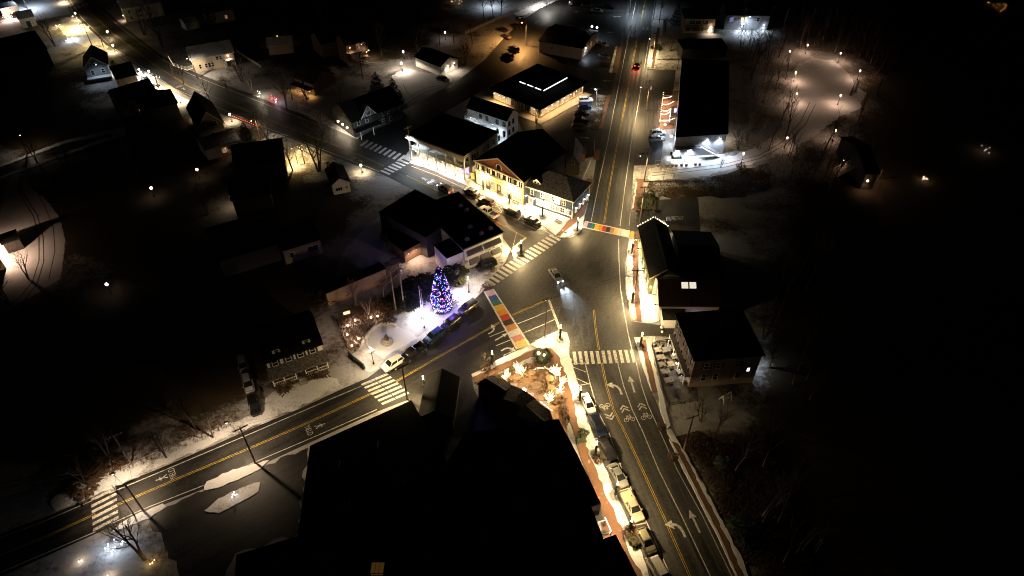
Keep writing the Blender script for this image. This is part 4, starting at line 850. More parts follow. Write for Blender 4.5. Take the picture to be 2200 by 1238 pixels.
# ---- cream hotel with patio
H = House('terrace_hotel', 'tall cream hotel with black roof above a snowy table terrace', (1494,773), (1638,762), (1602,667), 7.8, 'hotel')
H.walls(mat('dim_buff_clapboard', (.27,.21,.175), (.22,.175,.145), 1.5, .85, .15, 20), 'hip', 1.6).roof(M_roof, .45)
for v in (.12,.32,.52,.72,.9):
    H.win('l', H.d*v, 5.2, .9, 1.6, (1,2), shutter=M_grey); H.win('l', H.d*v, 2.2, .9, 1.7, (1,2), shutter=M_grey)
for u in (.2,.38,.72): H.win('f', H.w*u, 5.0, .9, 1.5, (1,2), shutter=M_dark); H.win('f', H.w*u, 1.8, .9, 1.6, (1,2))
H.win('f', H.w*.86, 3.5, .5, .9, pane=M_wincold)
b = MB(); b.box(-1.1, -.01, H.d*.0, H.d*.95, 3.0, 3.25); H.part('porch_roof', b, M_conc)
for v in (.05,.35,.65,.93): b = MB(); b.box(-1.05,-.9,H.d*v-.08,H.d*v+.08,.1,3.0); H.part('porch_post', b, M_trim)
for v, c_, bb in ((.1,COLD,M_bulbcold),(.22,COLD,M_bulbcold),(.36,SOFT,M_bulb),(.56,GOLD,M_bulb),(.75,COLD,M_bulbcold),(.88,COLD,M_bulbcold)): H.walllamp('l', H.d*v, 2.5, 9 if c_ is COLD else 60, c_, bb, .11 if c_ is COLD else .24, 1.3)
H.walllamp('r', H.d*.35, 4.0, 700, COLD, M_bulbcold, .2, .6)
HT = H
# ---- white sign building on the west corner
H = House('sign_building', 'white two-storey building with long name board and dark awnings at the corner', (997,534), (1078,500), None, 6.3, 'building', depth=19)
H.walls(M_white, 'flat').roof(M_roof, .25, .15, M_dark); H.corners(M_white)
M_awn = mat('awning_canvas', (.15,.14,.11), (.11,.10,.08), 3, .9)
def awning(h, u, z, w, dd=.9, hh=.8):
    b = MB(); x0, x1 = u-w/2, u+w/2
    b.face([(x0,-dd,z-hh),(x1,-dd,z-hh),(x1,-.02,z),(x0,-.02,z)]); b.face([(x0,-dd,z-hh-.22),(x1,-dd,z-hh-.22),(x1,-dd,z-hh),(x0,-dd,z-hh)])
    b.face([(x0,-.02,z-hh),(x0,-dd,z-hh),(x0,-.02,z)]); b.face([(x1,-dd,z-hh),(x1,-.02,z-hh),(x1,-.02,z)]); h.part('awning', b, M_awn)
for u, ww in ((.25,3.9),(.72,4.4)):
    H.win('f', H.w*u, 3.7, ww-.3, 1.4, (4,1)); awning(H, H.w*u, 5.3, ww)
for u in (.22,.52,.82): H.win('f', H.w*u, .8, 2.0, 1.5, (2,1)); awning(H, H.w*u, 2.6, 2.4)
b = MB(); b.box(H.w*.48, H.w*.97, -.16, -.002, 2.85, 3.55); sb = H.part('name_board', b, M_trim)
b = MB(); x = H.w*.48+.5
rr = random.Random(5)
b.box(H.w*.48+.06, H.w*.97-.06, -.168, -.161, 2.89, 2.94); b.box(H.w*.48+.06, H.w*.97-.06, -.168, -.161, 3.46, 3.51)
for wd in (8, 5, 2):
    for i in range(wd):
        ww = rr.choice((.13,.16,.19)); b.box(x, x+.05, -.17, -.161, 3.03, 3.37); 
        if rr.random() < .6: b.box(x+.05, x+ww, -.17, -.161, rr.choice((3.03,3.17,3.31)), rr.choice((3.09,3.23,3.37)) if False else 3.37 if rr.random() < .3 else 3.2)
        b.box(x+ww-.05, x+ww, -.17, -.161, 3.03, 3.37 if rr.random() < .7 else 3.2); x += ww+.06
    x += .16
b.build('lettering', M_black, sb)
b = MB(); b.box(-4.2, -.02, .4, 6, -.1, 5.2); sx = H.part('stair_wing', b, M_white); b = MB(); b.box(-4.35, -.02, .25, 6.1, 5.2, 5.35); b.build('wing_roof', M_roof, sx)
stair(H.o, (-3.6,-.5,0), (-.9,-.5,2.9), 1.0, M_trim); b = MB(); b.box(-1.0,.3,-1.1,-.17,2.75,2.9); H.part('landing', b, M_trim); rail(H.o, [(-1.0,-1.1,2.9),(.3,-1.1,2.9)], 1.0)
M_vent = mat('roof_vent', (.4,.4,.38), rough=.6)
for i, (u, v) in enumerate(((.2,.1),(.58,.10),(.85,.12),(.50,.28),(.75,.72),(.78,.60))):
    b = MB(); x, y = H.w*u, H.d*v; b.box(x-.45, x+.45, y-.35, y+.35, H.h+.18, H.h+.75); b.box(x-.3,x+.3,y-.2,y+.2,H.h+.75,H.h+1.0); b.build('roof_unit', M_vent, H.roofobj)
SBB = H
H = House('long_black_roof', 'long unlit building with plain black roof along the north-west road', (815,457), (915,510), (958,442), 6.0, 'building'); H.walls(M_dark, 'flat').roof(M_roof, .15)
H = House('hillside_house', 'dim tan house end with one wide window above the back yard', (607,538), (687,513), None, 4.2, depth=11); H.walls(M_tan, 'gx', 2.0).roof(M_roof, .35)
H.win('f', H.w*.77, 1.6, 2.4, 1.3, (2,1)); H.win('f', H.w*.2, 1.6, .9, 1.2)
H = House('roadside_cottage', 'small dark-roofed cottage with pale end wall beside the north-west road', (713,397), (750,389), (738,357), 3.2); H.walls(M_white, 'gy', 1.6).roof(M_roof, .35)
H.win('f', H.w*.35, 1.0, 1.6, .9, (3,1)); H.win('f', H.w*.8, 1.3, .5, .5); H.chimney(H.w*.15, H.d*.8, 6.0)
H = House('yard_building', 'unlit back building with a lit rear doorway beside the sign building', (868,540), (905,520), None, 3.4, 'building', depth=6); H.walls(M_brown, 'flat').roof(M_roof, .2); H.walllamp('r', 1.0, 3.2, 500, PEACH, M_bulbpeach, .2, .5); H.walllamp('f', 2.5, 3.3, 900, PEACH, M_bulbpeach, .1, 1.2, False)
H.walllamp('f', .8, 2.6, 120, PEACH, M_bulbpeach, .14, .4)
H = House('brown_wing', 'brown back wing with long dim wall behind the park trees', (700,632), (828,578), None, 3.6, 'building', depth=2.5); H.walls(M_brown, 'flat').roof(M_roof, .1)
stair(H.o, (H.w*.80,-1.0,0), (H.w+2.5,-1.0,2.4), 1.1, M_brown, rm=M_brown)
# ---- house with front porch and dormers on the west road
H = House('dormer_house', 'white house with two dormers and long railed front porch', (571,778), (690,738), None, 5.0, depth=10); H.walls(M_white, 'gx', 3.2).roof(M_roof, .35)
for i, u in enumerate((.14,.38,.60,.82)): H.win('f', H.w*u, 3.35, .95, 1.35, (1,2), shutter=M_black)
H.door('f', H.w*.5, 1.1, 2.2, M_trim, pane=M_windim)
for u in (.12,.3,.7,.88): H.win('f', H.w*u, .9, .9, 1.6, (1,2), shutter=M_black)
b = MB(); b.box(-.2, H.w+.2, -2.6, -.02, .35, .55); H.part('porch_floor', b, M_wood)
b = MB(); b.face([(-.5,-3.0,2.75),(H.w+.5,-3.0,2.75),(H.w+.3,-.02,3.25),(-.3,-.02,3.25)]); b.face([(-.5,-3.0,2.6),(H.w+.5,-3.0,2.6),(H.w+.5,-3.0,2.75),(-.5,-3.0,2.75)]); b.face([(-.3,-.02,3.1),(H.w+.3,-.02,3.1),(H.w+.5,-3.0,2.6),(-.5,-3.0,2.6)]); H.part('porch_roof', b, M_shinglesnow)
for u in (.01,.2,.41,.59,.8,.99): b = MB(); b.box(H.w*u-.08, H.w*u+.08, -2.6, -2.44, .55, 2.6); H.part('porch_post', b, M_trim)
rail(H.o, [(0,-2.55,.55),(H.w*.41,-2.55,.55)], .9); rail(H.o, [(H.w*.59,-2.55,.55),(H.w,-2.55,.55),(H.w,-.1,.55)], .9); rail(H.o, [(0,-2.55,.55),(0,-.1,.55)], .9)
b = MB()
for i in range(4): b.box(H.w*.43, H.w*.57, -2.62-.35*(i+1), -2.62-.35*i, 0, .45-.12*i)
H.part('front_steps', b, M_conc)
for u in (.22,.76):
    x = H.w*u; d = MB(); d.box(x-.75, x+.75, .7, 3.6, 5.2, 6.7); dd = H.part('dormer', d, M_trim, H.roofobj); e = MB(); e.box(x-.9, x+.9, .5, 3.9, 6.7, 6.85); e.build('dormer_roof', M_roof, dd)
    fm, pm = win_meshes(.7, 1.0, (1,2), M_trim, M_glass); o = put('window', fm, dd, (x, .7, 5.5)); put('pane', pm, o)
# ---- dark service barn and cafe
H = House('grey_barn', 'small unlit barn with ribbed grey gable roof beside the service yard', (902,895), (972,898), None, 4.0, 'barn', depth=9); H.walls(M_dark, 'gy', 2.0).roof(M_roof, .3)
z_ = 3.4; cc = G(1110,850); o = thing('terrace_cafe', 'grey-roofed cafe with three joined gables beside the string-lit terrace', 'cafe', (cc.x,cc.y,0)); CF = o
def lo_(px, py, z): q = G(px, py, z); return (q.x-cc.x, q.y-cc.y)
b = MB(); b.prism([lo_(*p, z_) for p in ((1027,826),(1060,810),(1096,828),(1148,857),(1182,882),(1198,928),(1188,937),(1106,888),(1076,862))], -.1, z_-.1); b.build('wall', M_brown, o)
def gable_over(c4, rise, nm, m):
    """gable roof over a quad a,b,c,d with its ridge between the middles of ab and cd"""
    A, B, Cc, D = [Vector((*lo_(*p, z_), z_)) for p in c4]; r0 = (A+B)/2+Vector((0,0,rise)); r1 = (Cc+D)/2+Vector((0,0,rise)); b = MB()
    b.face([B, Cc, r1, r0]); b.face([D, A, r0, r1]); b.face([A, B, r0]); b.face([Cc, D, r1]); dn = Vector((0,0,-.02)); b.face([A+dn, D+dn, Cc+dn, B+dn]); return b.build(nm, m, o)
gable_over(((1024,826),(1060,807),(1099,827),(1076,862)), .55, 'roof', M_shinglesnow)
gable_over(((1099,827),(1151,857),(1124,880),(1080,858)), .6, 'roof', M_shinglesnow)
gable_over(((1151,857),(1106,890),(1189,940),(1203,928)), .45, 'roof', M_shinglesnow)
pw = G(1126,838,2.9)-cc; b = MB(); b.ball((pw.x,pw.y,2.9), .34, 10, 6); b.build('terrace_flood', glow('terrace_flood', (1.0,.97,.92), 40), o); light('POINT', (pw.x+.3,pw.y+.35,2.6), 620, SOFT, o, .15)
for i in range(12):
    t = i/11; q0 = Vector((*lo_(1158,864,3.2),3.2)).lerp(Vector((*lo_(1184,884,3.2),3.2)), t); q = MB(); q.ball((q0.x+.15,q0.y+.2,3.2), .1, 6, 4); q.build('fairy_bulb', (glow('bulb_red',(1,.08,.05),6), glow('bulb_blue',(.1,.25,1),8), M_bulbpeach)[i%3], o)
for px in ((1104,836),(1140,856),(1168,874)):
    q0 = G(*px, 1.2)-cc; b = MB(); b.box(q0.x-.6,q0.x+.6,q0.y-.3,q0.y+.5,.9,2.2); b.build('terrace_window', M_winsoft, o)

# ---- big dark blocks at the bottom
def block(name, label, fl, fr, br, z, m=None, rm=None, depth=None):
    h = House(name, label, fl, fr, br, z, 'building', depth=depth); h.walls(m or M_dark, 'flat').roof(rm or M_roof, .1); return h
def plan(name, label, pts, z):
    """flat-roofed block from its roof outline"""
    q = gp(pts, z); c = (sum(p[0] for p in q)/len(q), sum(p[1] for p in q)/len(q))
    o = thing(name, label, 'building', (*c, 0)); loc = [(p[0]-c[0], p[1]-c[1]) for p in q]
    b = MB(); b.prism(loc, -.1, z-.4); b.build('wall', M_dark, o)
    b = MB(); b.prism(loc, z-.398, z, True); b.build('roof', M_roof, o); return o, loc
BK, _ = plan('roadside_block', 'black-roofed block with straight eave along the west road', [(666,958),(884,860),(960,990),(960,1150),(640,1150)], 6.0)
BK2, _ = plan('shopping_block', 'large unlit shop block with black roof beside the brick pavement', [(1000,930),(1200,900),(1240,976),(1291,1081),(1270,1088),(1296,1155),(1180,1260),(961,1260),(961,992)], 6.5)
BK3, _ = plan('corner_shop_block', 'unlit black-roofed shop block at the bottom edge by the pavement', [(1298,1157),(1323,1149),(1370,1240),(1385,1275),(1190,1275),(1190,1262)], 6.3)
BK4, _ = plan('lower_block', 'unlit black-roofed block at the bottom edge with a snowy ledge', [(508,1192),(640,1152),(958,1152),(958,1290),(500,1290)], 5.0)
p = G(815,1222); o = thing('amber_window_box', 'small amber-lit glazed roof light at the bottom edge of the black blocks', 'roof light', G(812,1224,5.05))
b = MB(); b.box(-1.6,1.6,-1.4,1.4,0,.9); b.build('curb_box', M_brown, o); o.scale = (.6,.6,.6); b = MB(); b.face([(-1.4,-1.42,.1),(1.4,-1.42,.1),(1.4,-1.42,.8),(-1.4,-1.42,.8)]); b.face([(-1.5,-1.3,.92),(1.5,-1.3,.92),(1.5,1.3,.92),(-1.5,1.3,.92)]); b.build('glazing', glow('amber_pane', (1.0,.5,.1), .03), o)
for x in (-.5,.5): b = MB(); b.box(x-.04,x+.04,-1.45,1.35,.05,.96); b.build('glazing_bar', M_dark, o)
# snow-covered entrance canopy between the two shop blocks, ringed with warm bulbs
o = thing('entrance_canopy', 'snowy white entrance canopy edged with warm bulbs between the black shop blocks', 'canopy', G(1285,1115))
c0 = G(1285,1115)
def rel(px, py, z): q = G(px, py, z)-c0; return (q.x, q.y, z)
b = MB(); b.prism([rel(1273,1090,3)[:2], rel(1288,1085,3)[:2], rel(1300,1118,3)[:2], rel(1284,1122,3)[:2]], 2.9, 3.1, True); b.build('snowy_roof', M_clean, o)
b = MB(); b.prism([rel(1294,1153,3)[:2], rel(1309,1147,3)[:2], rel(1303,1138,3)[:2], rel(1290,1143,3)[:2]], 2.9, 3.1, True); b.build('snowy_roof', M_clean, o)
b = MB(); pts = [rel(1286,1112,2.6), rel(1300,1112,2.6), rel(1313,1141,2.6), rel(1309,1146,2.6)]
b.tube(pts, .09, n=6); b.build('rope_light', glow('rope_light', (1.0,.72,.45), 3.0), o)
for q in pts[1:3]: b = MB(); b.tube([(q[0],q[1],0),(q[0],q[1],2.6)], .06); b.build('post', M_black, o)
light('POINT', rel(1297,1130,2.2), 260, PEACH, o, .2)

H = House('corner_cottage_brown', 'small brown cottage with snow-dusted roof behind the navy inn', (1216,350), (1246,352), None, 3.6, depth=9); H.walls(M_brown, 'gy', 2.4).roof(M_shinglesnow, .35); H.win('r', 2.5, 1.2, .9, 1.3); H.win('f', H.w*.5, 3.4, .7, .9)
H = House('orange_shed', 'little orange shed at the edge of the lot beside the north road', (1243,330), (1257,331), None, 2.2, 'shed', depth=3); H.walls(M_brickwall, 'gx', .8).roof(M_shinglesnow, .2)

rr = random.Random(31)
for bo, spots in ((BK,((720,1000),(800,960),(860,1040),(740,1090))),(BK2,((1080,1000),(1150,960),(1110,1090),(1200,1040),(1040,1150),(1220,1130))),(BK3,((1310,1210),(1280,1240))),(BK4,((600,1210),(700,1200)))):
    for p in spots:
        zt = {id(BK):6.0,id(BK2):6.5,id(BK3):6.3,id(BK4):5.0}[id(bo)]; q = G(*p, zt)-bo.location; b = MB(); w_ = rr.uniform(.7,1.4); b.box(q.x-w_,q.x+w_,q.y-.7,q.y+.7,zt,zt+rr.uniform(.6,1.1)); b.build('roof_unit', M_vent, bo)
# ================================================================== upper-left neighbourhood
H = House('grey_gable_house', 'grey clapboard house with white-trimmed gable, west side of the north-west road', (180,146), (229,138), None, 5.0, depth=10); H.walls(M_grey, 'gy', 3.0).roof(M_shingle, .4, .18, M_trim)
H.win('f', H.w*.45, 5.2, .9, 1.3); H.win('f', H.w*.28, 2.2, .9, 1.4); H.win('f', H.w*.75, 2.4, .9, 1.4); H.walllamp('r', 2.5, 3.0, 900, WHITE, M_bulbcold, .3, 1.2)
b = MB(); b.box(-.2, H.w+.2, -2.0, -.02, 1.6, 1.75); H.part('porch_roof', b, M_roofsnow); H.walllamp('f', H.w*.6, 6.4, 420, COLD, M_bulbcold, .1, 2.6, False)  # cold front lamp is added, unseen, only to brighten the gable wall
H = House('tan_gable_house', 'small tan house with dark roof and chimney beside the bright pavement', (250,170), (292,160), None, 4.2, depth=8); H.walls(M_tan, 'gx', 2.6).roof(M_roof, .3); H.win('r', H.d*.5, 3.8, .7, .9); H.win('f', H.w*.4, 1.6, .6, .9); H.chimney(H.w*.2, H.d*.6, 8)
for v in (1.5,4.5,7): H.walllamp('r', v, 2.8, 1300, WHITE, M_bulb, .28, 2.0, False)
H = House('long_tan_house', 'long dim tan house with one lit window and dark gable roof', (257,222), (336,197), None, 4.6, depth=9); H.walls(M_tan, 'gx', 2.6).roof(M_roof, .35)
for u in (.15,.5,.85): H.win('f', H.w*u, 2.9, .8, 1.3)
H.win('f', H.w*.2, .5, .8, 1.2); H.win('f', H.w*.42, .6, .4, .6, pane=M_winwarm); H.walllamp('f', H.w*.62, 4.4, 120, PEACH, M_bulbpeach, .08, 2.2, False)  # small peach lamp is added only to brighten this front wall
for v in (1.0,4.0,7.5): H.walllamp('r', v, 2.6, 1500, SOFT, M_bulb, .28, 2.2, False)
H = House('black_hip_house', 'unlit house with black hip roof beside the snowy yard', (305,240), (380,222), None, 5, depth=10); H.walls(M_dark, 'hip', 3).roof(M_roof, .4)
H = House('big_gable_house', 'large unlit brown house with steep black roof and front gable', (425,275), (478,262), None, 5.2, depth=14); H.walls(M_brown, 'gy', 4).roof(M_roof, .4, .18, M_tan); H.win('f', H.w*.4, 4.6, .9, 1.3); H.win('f', H.w*.7, 4.8, .9, 1.3); H.win('f', H.w*.5, 1.5, .9, 1.4)
H.walllamp('b', H.w*.2, 2.4, 420, SOFT, M_bulb, .34, 1.5, True, 130)
H = House('dim_cottage', 'dim cottage with snow-dusted roof behind the big tree', (441,322), (512,300), None, 3.4, depth=7); H.walls(M_tan, 'gx', 1.8).roof(M_shinglesnow, .35); H.win('f', H.w*.5, 1.0, 1.0, 1.2, (2,1), pane=M_windim); H.walllamp('f', H.w*.55, 2.4, 40, PEACH, M_bulbpeach, .1, .3)
H = House('black_tree_house', 'unlit house with plain black roof beside the glowing yard', (505,360), (610,345), None, 5, depth=12); H.walls(M_dark, 'gx', 3).roof(M_roof, .4)
H = House('snow_roof_house', 'cream house with snowy roof, porch and railed yard, east side of the north-west road', (410,128), (500,112), None, 4.6, depth=8); H.walls(M_cream, 'gx', 2.6).roof(M_roofsnow, .35, .18, M_trim)
for u in (.16,.30,.38,.46): H.win('f', H.w*u, 1.0, .7, 1.4)
H.win('f', H.w*.6, 3.0, .8, 1.0); H.win('f', H.w*.68, 3.0, .8, 1.0); H.door('f', H.w*.84, 1.0, 2.1, M_dark)
b = MB(); b.box(H.w*.7, H.w, -1.8, -.02, 2.5, 2.65); H.part('porch_roof', b, M_roofsnow)
for u in (.72,.98): b = MB(); b.box(H.w*u-.07,H.w*u+.07,-1.75,-1.6,0,2.5); H.part('porch_post', b, M_trim)
H.walllamp('f', H.w*.86, 3.9, 300, PEACH, M_bulbpeach, .32, .6)
H = House('corner_cottage', 'cream cottage at the top edge with small dark windows', (262,20), (345,5), None, 5, depth=8); H.walls(M_cream, 'gx', 2.5).roof(M_roofsnow, .3)
for u in (.15,.4,.65): H.win('f', H.w*u, 3.0, .7, 1.1); H.win('f', H.w*u, .7, .7, 1.1)
H.walllamp('l', 2, 2.2, 200, PEACH, M_bulb, .2, .4)
H = House('black_block_house', 'unlit black house in front of the glowing upper lot', (0,130), (100,105), None, 6, depth=20); H.walls(M_dark, 'gx', 3).roof(M_roof, .3)
H = House('white_shed', 'small snow-roofed shed between the dark gardens at the top', (398,52), (428,44), None, 2.6, 'shed', depth=5); H.walls(M_white, 'gx', 1.2).roof(M_roofsnow, .25)
H = House('snowy_cottage', 'small cottage with bright snowy roof among the dark gardens', (575,100), (628,95), None, 3.2, depth=6); H.walls(M_tan, 'gx', 1.8).roof(M_roofsnow, .3); H.chimney(H.w*.35, H.d*.4, 6); H.chimney(H.w*.75, H.d*.5, 6)
H.walllamp('b', H.w*.4, 4.2, 160, PEACH, M_bulbpeach, .16, .4)
H = House('orange_porch_house', 'dark house with glowing orange porch above a snowy yard', (632,165), (672,180), None, 4.2, depth=9); H.walls(M_brown, 'gx', 2.6).roof(M_shingle, .35)
b = MB(); b.box(0, H.w, -2.2, -.02, 2.5, 2.65); H.part('porch_roof', b, M_shingle); rail(H.o, [(0,-2.1,.3),(H.w*.8,-2.1,.3)], .9, M_wood); H.win('f', H.w*.3, .8, 1, 1.4, pane=M_winwarm); H.win('f', H.w*.7, .8, 1, 1.4, pane=M_winwarm); H.door('f', H.w*.5, 1, 2.1, M_brown)
for u in (.15,.5,.9): H.walllamp('f', H.w*u, 2.35, 230, AMBER, M_bulbpeach, .16, 1.0)
stair(H.o, (H.w*.9,-4.2,0), (H.w*.9,-2.2,.4), 1.2, M_wood)
H = House('balcony_house', 'three-level timber balcony house with outside stair, lit warm', (742,98), (784,88), None, 7.2, depth=8); H.walls(M_brown, 'gx', 2.4).roof(M_shingle, .3)
for z in (2.3, 4.7):
    b = MB(); b.box(-.2, H.w+.2, -1.9, -.02, z, z+.15); H.part('balcony_floor', b, M_wood); rail(H.o, [(-.2,-1.85,z+.15),(H.w+.2,-1.85,z+.15)], 1.0, M_wood, .5)
for u in (.02,.5,.98): b = MB(); b.box(H.w*u-.08,H.w*u+.08,-1.85,-1.7,0,7.0); H.part('post', b, M_wood)
stair(H.o, (H.w*.1,-2.5,2.3), (H.w*.8,-2.5,4.8), .9, M_wood); stair(H.o, (H.w*.9,-2.5,0), (H.w*.2,-2.5,2.4), .9, M_wood)
for u, z in ((.15,6.6),(.75,6.9),(.95,3.9)): H.walllamp('f', H.w*u, z, 200, PEACH, M_bulbpeach, .2, 1.0)
H.walllamp('r', 1.0, 3.4, 420, SOFT, M_bulb, .2, 1.2); H.door('f', H.w*.3, 1, 2.1, M_trim, 2.45); H.door('f', H.w*.6, 1, 2.1, M_trim, 4.85)
H = House('lit_garage', 'pale garage with bright lit front beside the snow-covered lot', (946,143), (983,126), None, 3.4, 'garage', depth=12); H.walls(M_white, 'gy', 1.8).roof(M_shingle, .35); H.walllamp('f', H.w*.35, 3.0, 520, SOFT, M_bulb, .2, .8); H.walllamp('f', H.w*.7, 3.0, 520, SOFT, M_bulb, .2, .8); H.door('f', H.w*.35, 2.4, 2.2, M_trim); H.win('f', H.w*.8, 1.2, .8, 1.0)
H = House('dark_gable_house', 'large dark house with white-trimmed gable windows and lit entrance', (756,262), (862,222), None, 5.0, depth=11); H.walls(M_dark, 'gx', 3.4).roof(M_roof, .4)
for u in (.12,.28,.62,.72,.82,.92): H.win('f', H.w*u, 3.3, .85, 1.3)
for u in (.5,.6,.75): H.win('f', H.w*u, .9, .85, 1.3)
b = MB(); b.box(-.3, H.w*.5, -2.6, -.02, 2.4, 2.55); H.part('porch_roof', b, M_shinglesnow)
g = MB(); x0, x1, xm = H.w*.18, H.w*.46, H.w*.32; g.face([(x0,-.3,5),(x1,-.3,5),(xm,-.3,8)]); g.face([(x0,-.3,5),(xm,-.3,8),(xm,5,8)]); g.face([(x1,-.3,5),(xm,5,8),(xm,-.3,8)]); gg = H.part('front_gable', g, M_grey)
t = MB(); t.bar((x0-.2,-.36,4.9),(xm,-.36,8.15),.12,.25); t.bar((xm,-.36,8.15),(x1+.2,-.36,4.9),.12,.25); t.build('bargeboard', M_trim, gg)
fm, pm = win_meshes(1.3, 1.1, (3,1), M_trim, M_glass); q = put('window', fm, gg, (xm,-.3,5.4)); put('pane', pm, q)
for v in (1.5,4.0,6.5): H.walllamp('l', v, 3.0, 420, SOFT, M_bulb, .3, 1.0, False)
for u in (.05,.3): b = MB(); b.box(H.w*u-.08,H.w*u+.08,-2.5,-2.35,0,2.4); H.part('porch_post', b, M_trim)
H = House('dark_villa', 'unlit villa behind the lit snow-covered circle, only its stair lit', (1862,372), (1888,372), None, 5, depth=18); H.walls(M_dark, 'gx', 2.5).roof(M_roof, .4); H.walllamp('f', H.w*.2, 3.2, 150, PEACH, M_bulbpeach, .3, .8); stair(H.o, (-4,H.d*.4,0), (-.5,H.d*.4,2.6), 3.0, M_wood)
H.walllamp('l', H.d*.5, 3.4, 150, PEACH, None, .1, 2)
H = House('shadow_house', 'unlit black-roofed house in the middle of the dark block', (470,560), (600,520), None, 5, depth=13); H.walls(M_dark, 'gx', 3).roof(M_roof, .4)
H = House('west_shed', 'dark shed casting its shadow across the snowy west drive', (5,524), (40,512), None, 3, 'shed', depth=4); H.walls(M_dark, 'gx', 1).roof(M_roof, .3)
H = House('west_lodge', 'house at the picture edge whose lamp lights the snowy west drive', (-60,560), (-10,540), None, 5, depth=10); H.walls(M_tan, 'gx', 2).roof(M_roof, .3); H.walllamp('r', 2.0, 4.6, 2400, PEACH, M_bulb, .2, .8, False); H.walllamp('r', 8.0, 4.6, 2400, PEACH, M_bulb, .2, .8, False)
H = House('garden_house', 'dark house beside the lamplit garden with a bright rear floodlight', (498,430), (580,415), None, 4.5, depth=9); H.walls(M_dark, 'gx', 2.6).roof(M_roof, .35); H.walllamp('l', 4.0, 3.2, 500, WHITE, M_bulb, .2, .6, False)

# ================================================================== street lamps
LM = {}
def lamp(px, label, h=3.7, power=2600, color=WARM, bulb=None, garland=True, style='post', group='black post-top street lamps', name='street_lamp', gr=.13, cone=160):
    c = G(*px); o = thing(name, label, 'street lamp', (c.x, c.y, .1), 0, group)
    k = (style, round(h,1), garland, (bulb or M_bulb).name)
    if k not in LM:
        b = MB(); b.lathe([(.2,0),(.2,.25),(.1,.4),(.07,.6),(.06,h-.5),(.09,h-.42),(.05,h-.38)], 8); post = b.mesh('post', M_black)
        b = MB(); b.lathe([(.16,h-.06),(.2,h-.02),(.02,h+.22)], 8)
        for t in range(4): a = math.pi/2*t; b.bar((.15*math.cos(a),.15*math.sin(a),h-.4), (.19*math.cos(a),.19*math.sin(a),h-.03), .025, .025)
        cage = b.mesh('lantern_cage', M_black)
        b = MB(); b.ball((0,0,h+.12), gr, 10, 6); globe = b.mesh('globe', bulb or M_bulb)
        gl = None
        if garland:
            b = MB(); n = 40; rr = random.Random(3)
            for i in range(n):
                z = .5+(h-1.1)*i/n; a = i*1.1; b.ball((.12*math.cos(a), .12*math.sin(a), z), .12+rr.uniform(0,.04), 5, 3)
            gl = b.mesh('garland', M_needle)
        LM[k] = (post, cage, globe, gl)
    for nm, me in zip(('post','lantern_cage','globe','garland'), LM[k]):
        if me: put(nm, me, o)
    if power and not cone: light('POINT', (0, 0, h-.28), power, color, o, .11)
    elif power: light('SPOT', (0, 0, h-.28), power*1.25, color, o, .11, R(cone), .8 if cone < 175 else .12, (0,0,-1))
    return o
LW = [
 ((1038,409),'black street lamp before the left end of the yellow shopfront',2200),
 ((1094,438),'black street lamp between the yellow shopfront and the navy inn',3200),
 ((1165,466),'black street lamp before the navy inn',3800),
 ((1240,497),'garlanded street lamp on the snowy corner beside the far rainbow crosswalk',2600),
 ((1119,546),'garlanded street lamp beside the sign building at the slanted crosswalk',4600),
 ((1203,728),'garlanded street lamp on the snowy tip between the two near roads',3400),
 ((1375,745),'garlanded street lamp on the small snow island by the straight crosswalk',2600),
 ((1245,862),'garlanded street lamp at the kerb beside the white parked car',3400),
 ((1357,652),'garlanded street lamp on the verge opposite the metal-roofed shop',3000),
 ((1357,545),'garlanded street lamp on the bright verge by the green gabled shop',2600),
 ((1322,1064),'garlanded street lamp at the kerb beside the beige pickup',2400),
 ((1352,1142),'garlanded street lamp standing in the lit shrub near the bottom edge',2200),
 ((1279,978),'garlanded street lamp at the kerb behind the black parked car',2200),
 ((1058,784),'slim street lamp beside the small bare tree on the snow strip',1900),
 ((912,838),'slim street lamp at the mouth of the service yard',1300),
]
for p, l, pw in LW: lamp(p, l, 3.7, pw*1.15, cone=179.5 if p in ((1375,745),(1245,862),(1279,978),(1352,1142)) else (0 if p in ((1038,409),(1094,438),(1165,466),(1119,546)) else 173))
PK = [((912,705),'dark post lamp at the park edge beside the bright snow',800,WHITE),((803,782),'dark post lamp at the west corner of the park',1100,SOFT),((1007,629),'dark post lamp at the park edge beside the Christmas tree',1500,SOFT)]
for p, l, pw, c in PK: lamp(p, l, 4.2, pw, c, garland=False, group='park post lamps')
DR = [((1730,116),'drive lamp at the head of the snow-covered circle',230),((1692,130),'small drive lamp among the trees left of the snow-covered circle',60),((1800,134),'drive lamp on the far right rim of the snow-covered circle',230),((1841,172),'drive lamp on the right rim above the two narrow conifers',230),((1704,176),'drive lamp on the left rim of the snow-covered circle, upper one',260),((1706,222),'drive lamp on the left rim of the snow-covered circle, lower one',260),((1799,226),'drive lamp on the small planted island of the circle',260),((1788,302),'drive lamp lowest on the right below the circle',120),((1685,318),'drive lamp at the foot of the drive near the lone shrub',60),((1868,386),'lamp on a post before the unlit villa',110),((1592,352),'low drive lamp beside the round shrub at the bend',110)]
for p, l, pw in DR: lamp(p, l, 3.0, pw*2.4, PEACH, M_bulbpeach, False, cone=177, group='lamps along the snowy drive', gr=.28)
GD = [((430,384),'pale garden lamp on the far side of the dark garden',35),((333,424),'pale garden lamp beside the garden stairs',50),((868,128),'pale post lamp behind the snow-covered lot, farther one',260),((864,153),'pale post lamp behind the snow-covered lot, nearer one',2000),((957,86),'small lamp among the trees behind the lit garage',60),((240,632),'lone pinkish lamp in the middle of the dark block',3)]
for p, l, pw in GD: lamp(p, l, 2.6, pw, SOFT, glow('pale_bulb',(1.0,.85,.85),14), False, cone=168 if p[0] < 800 else 176, group='garden lamps', gr=.3)
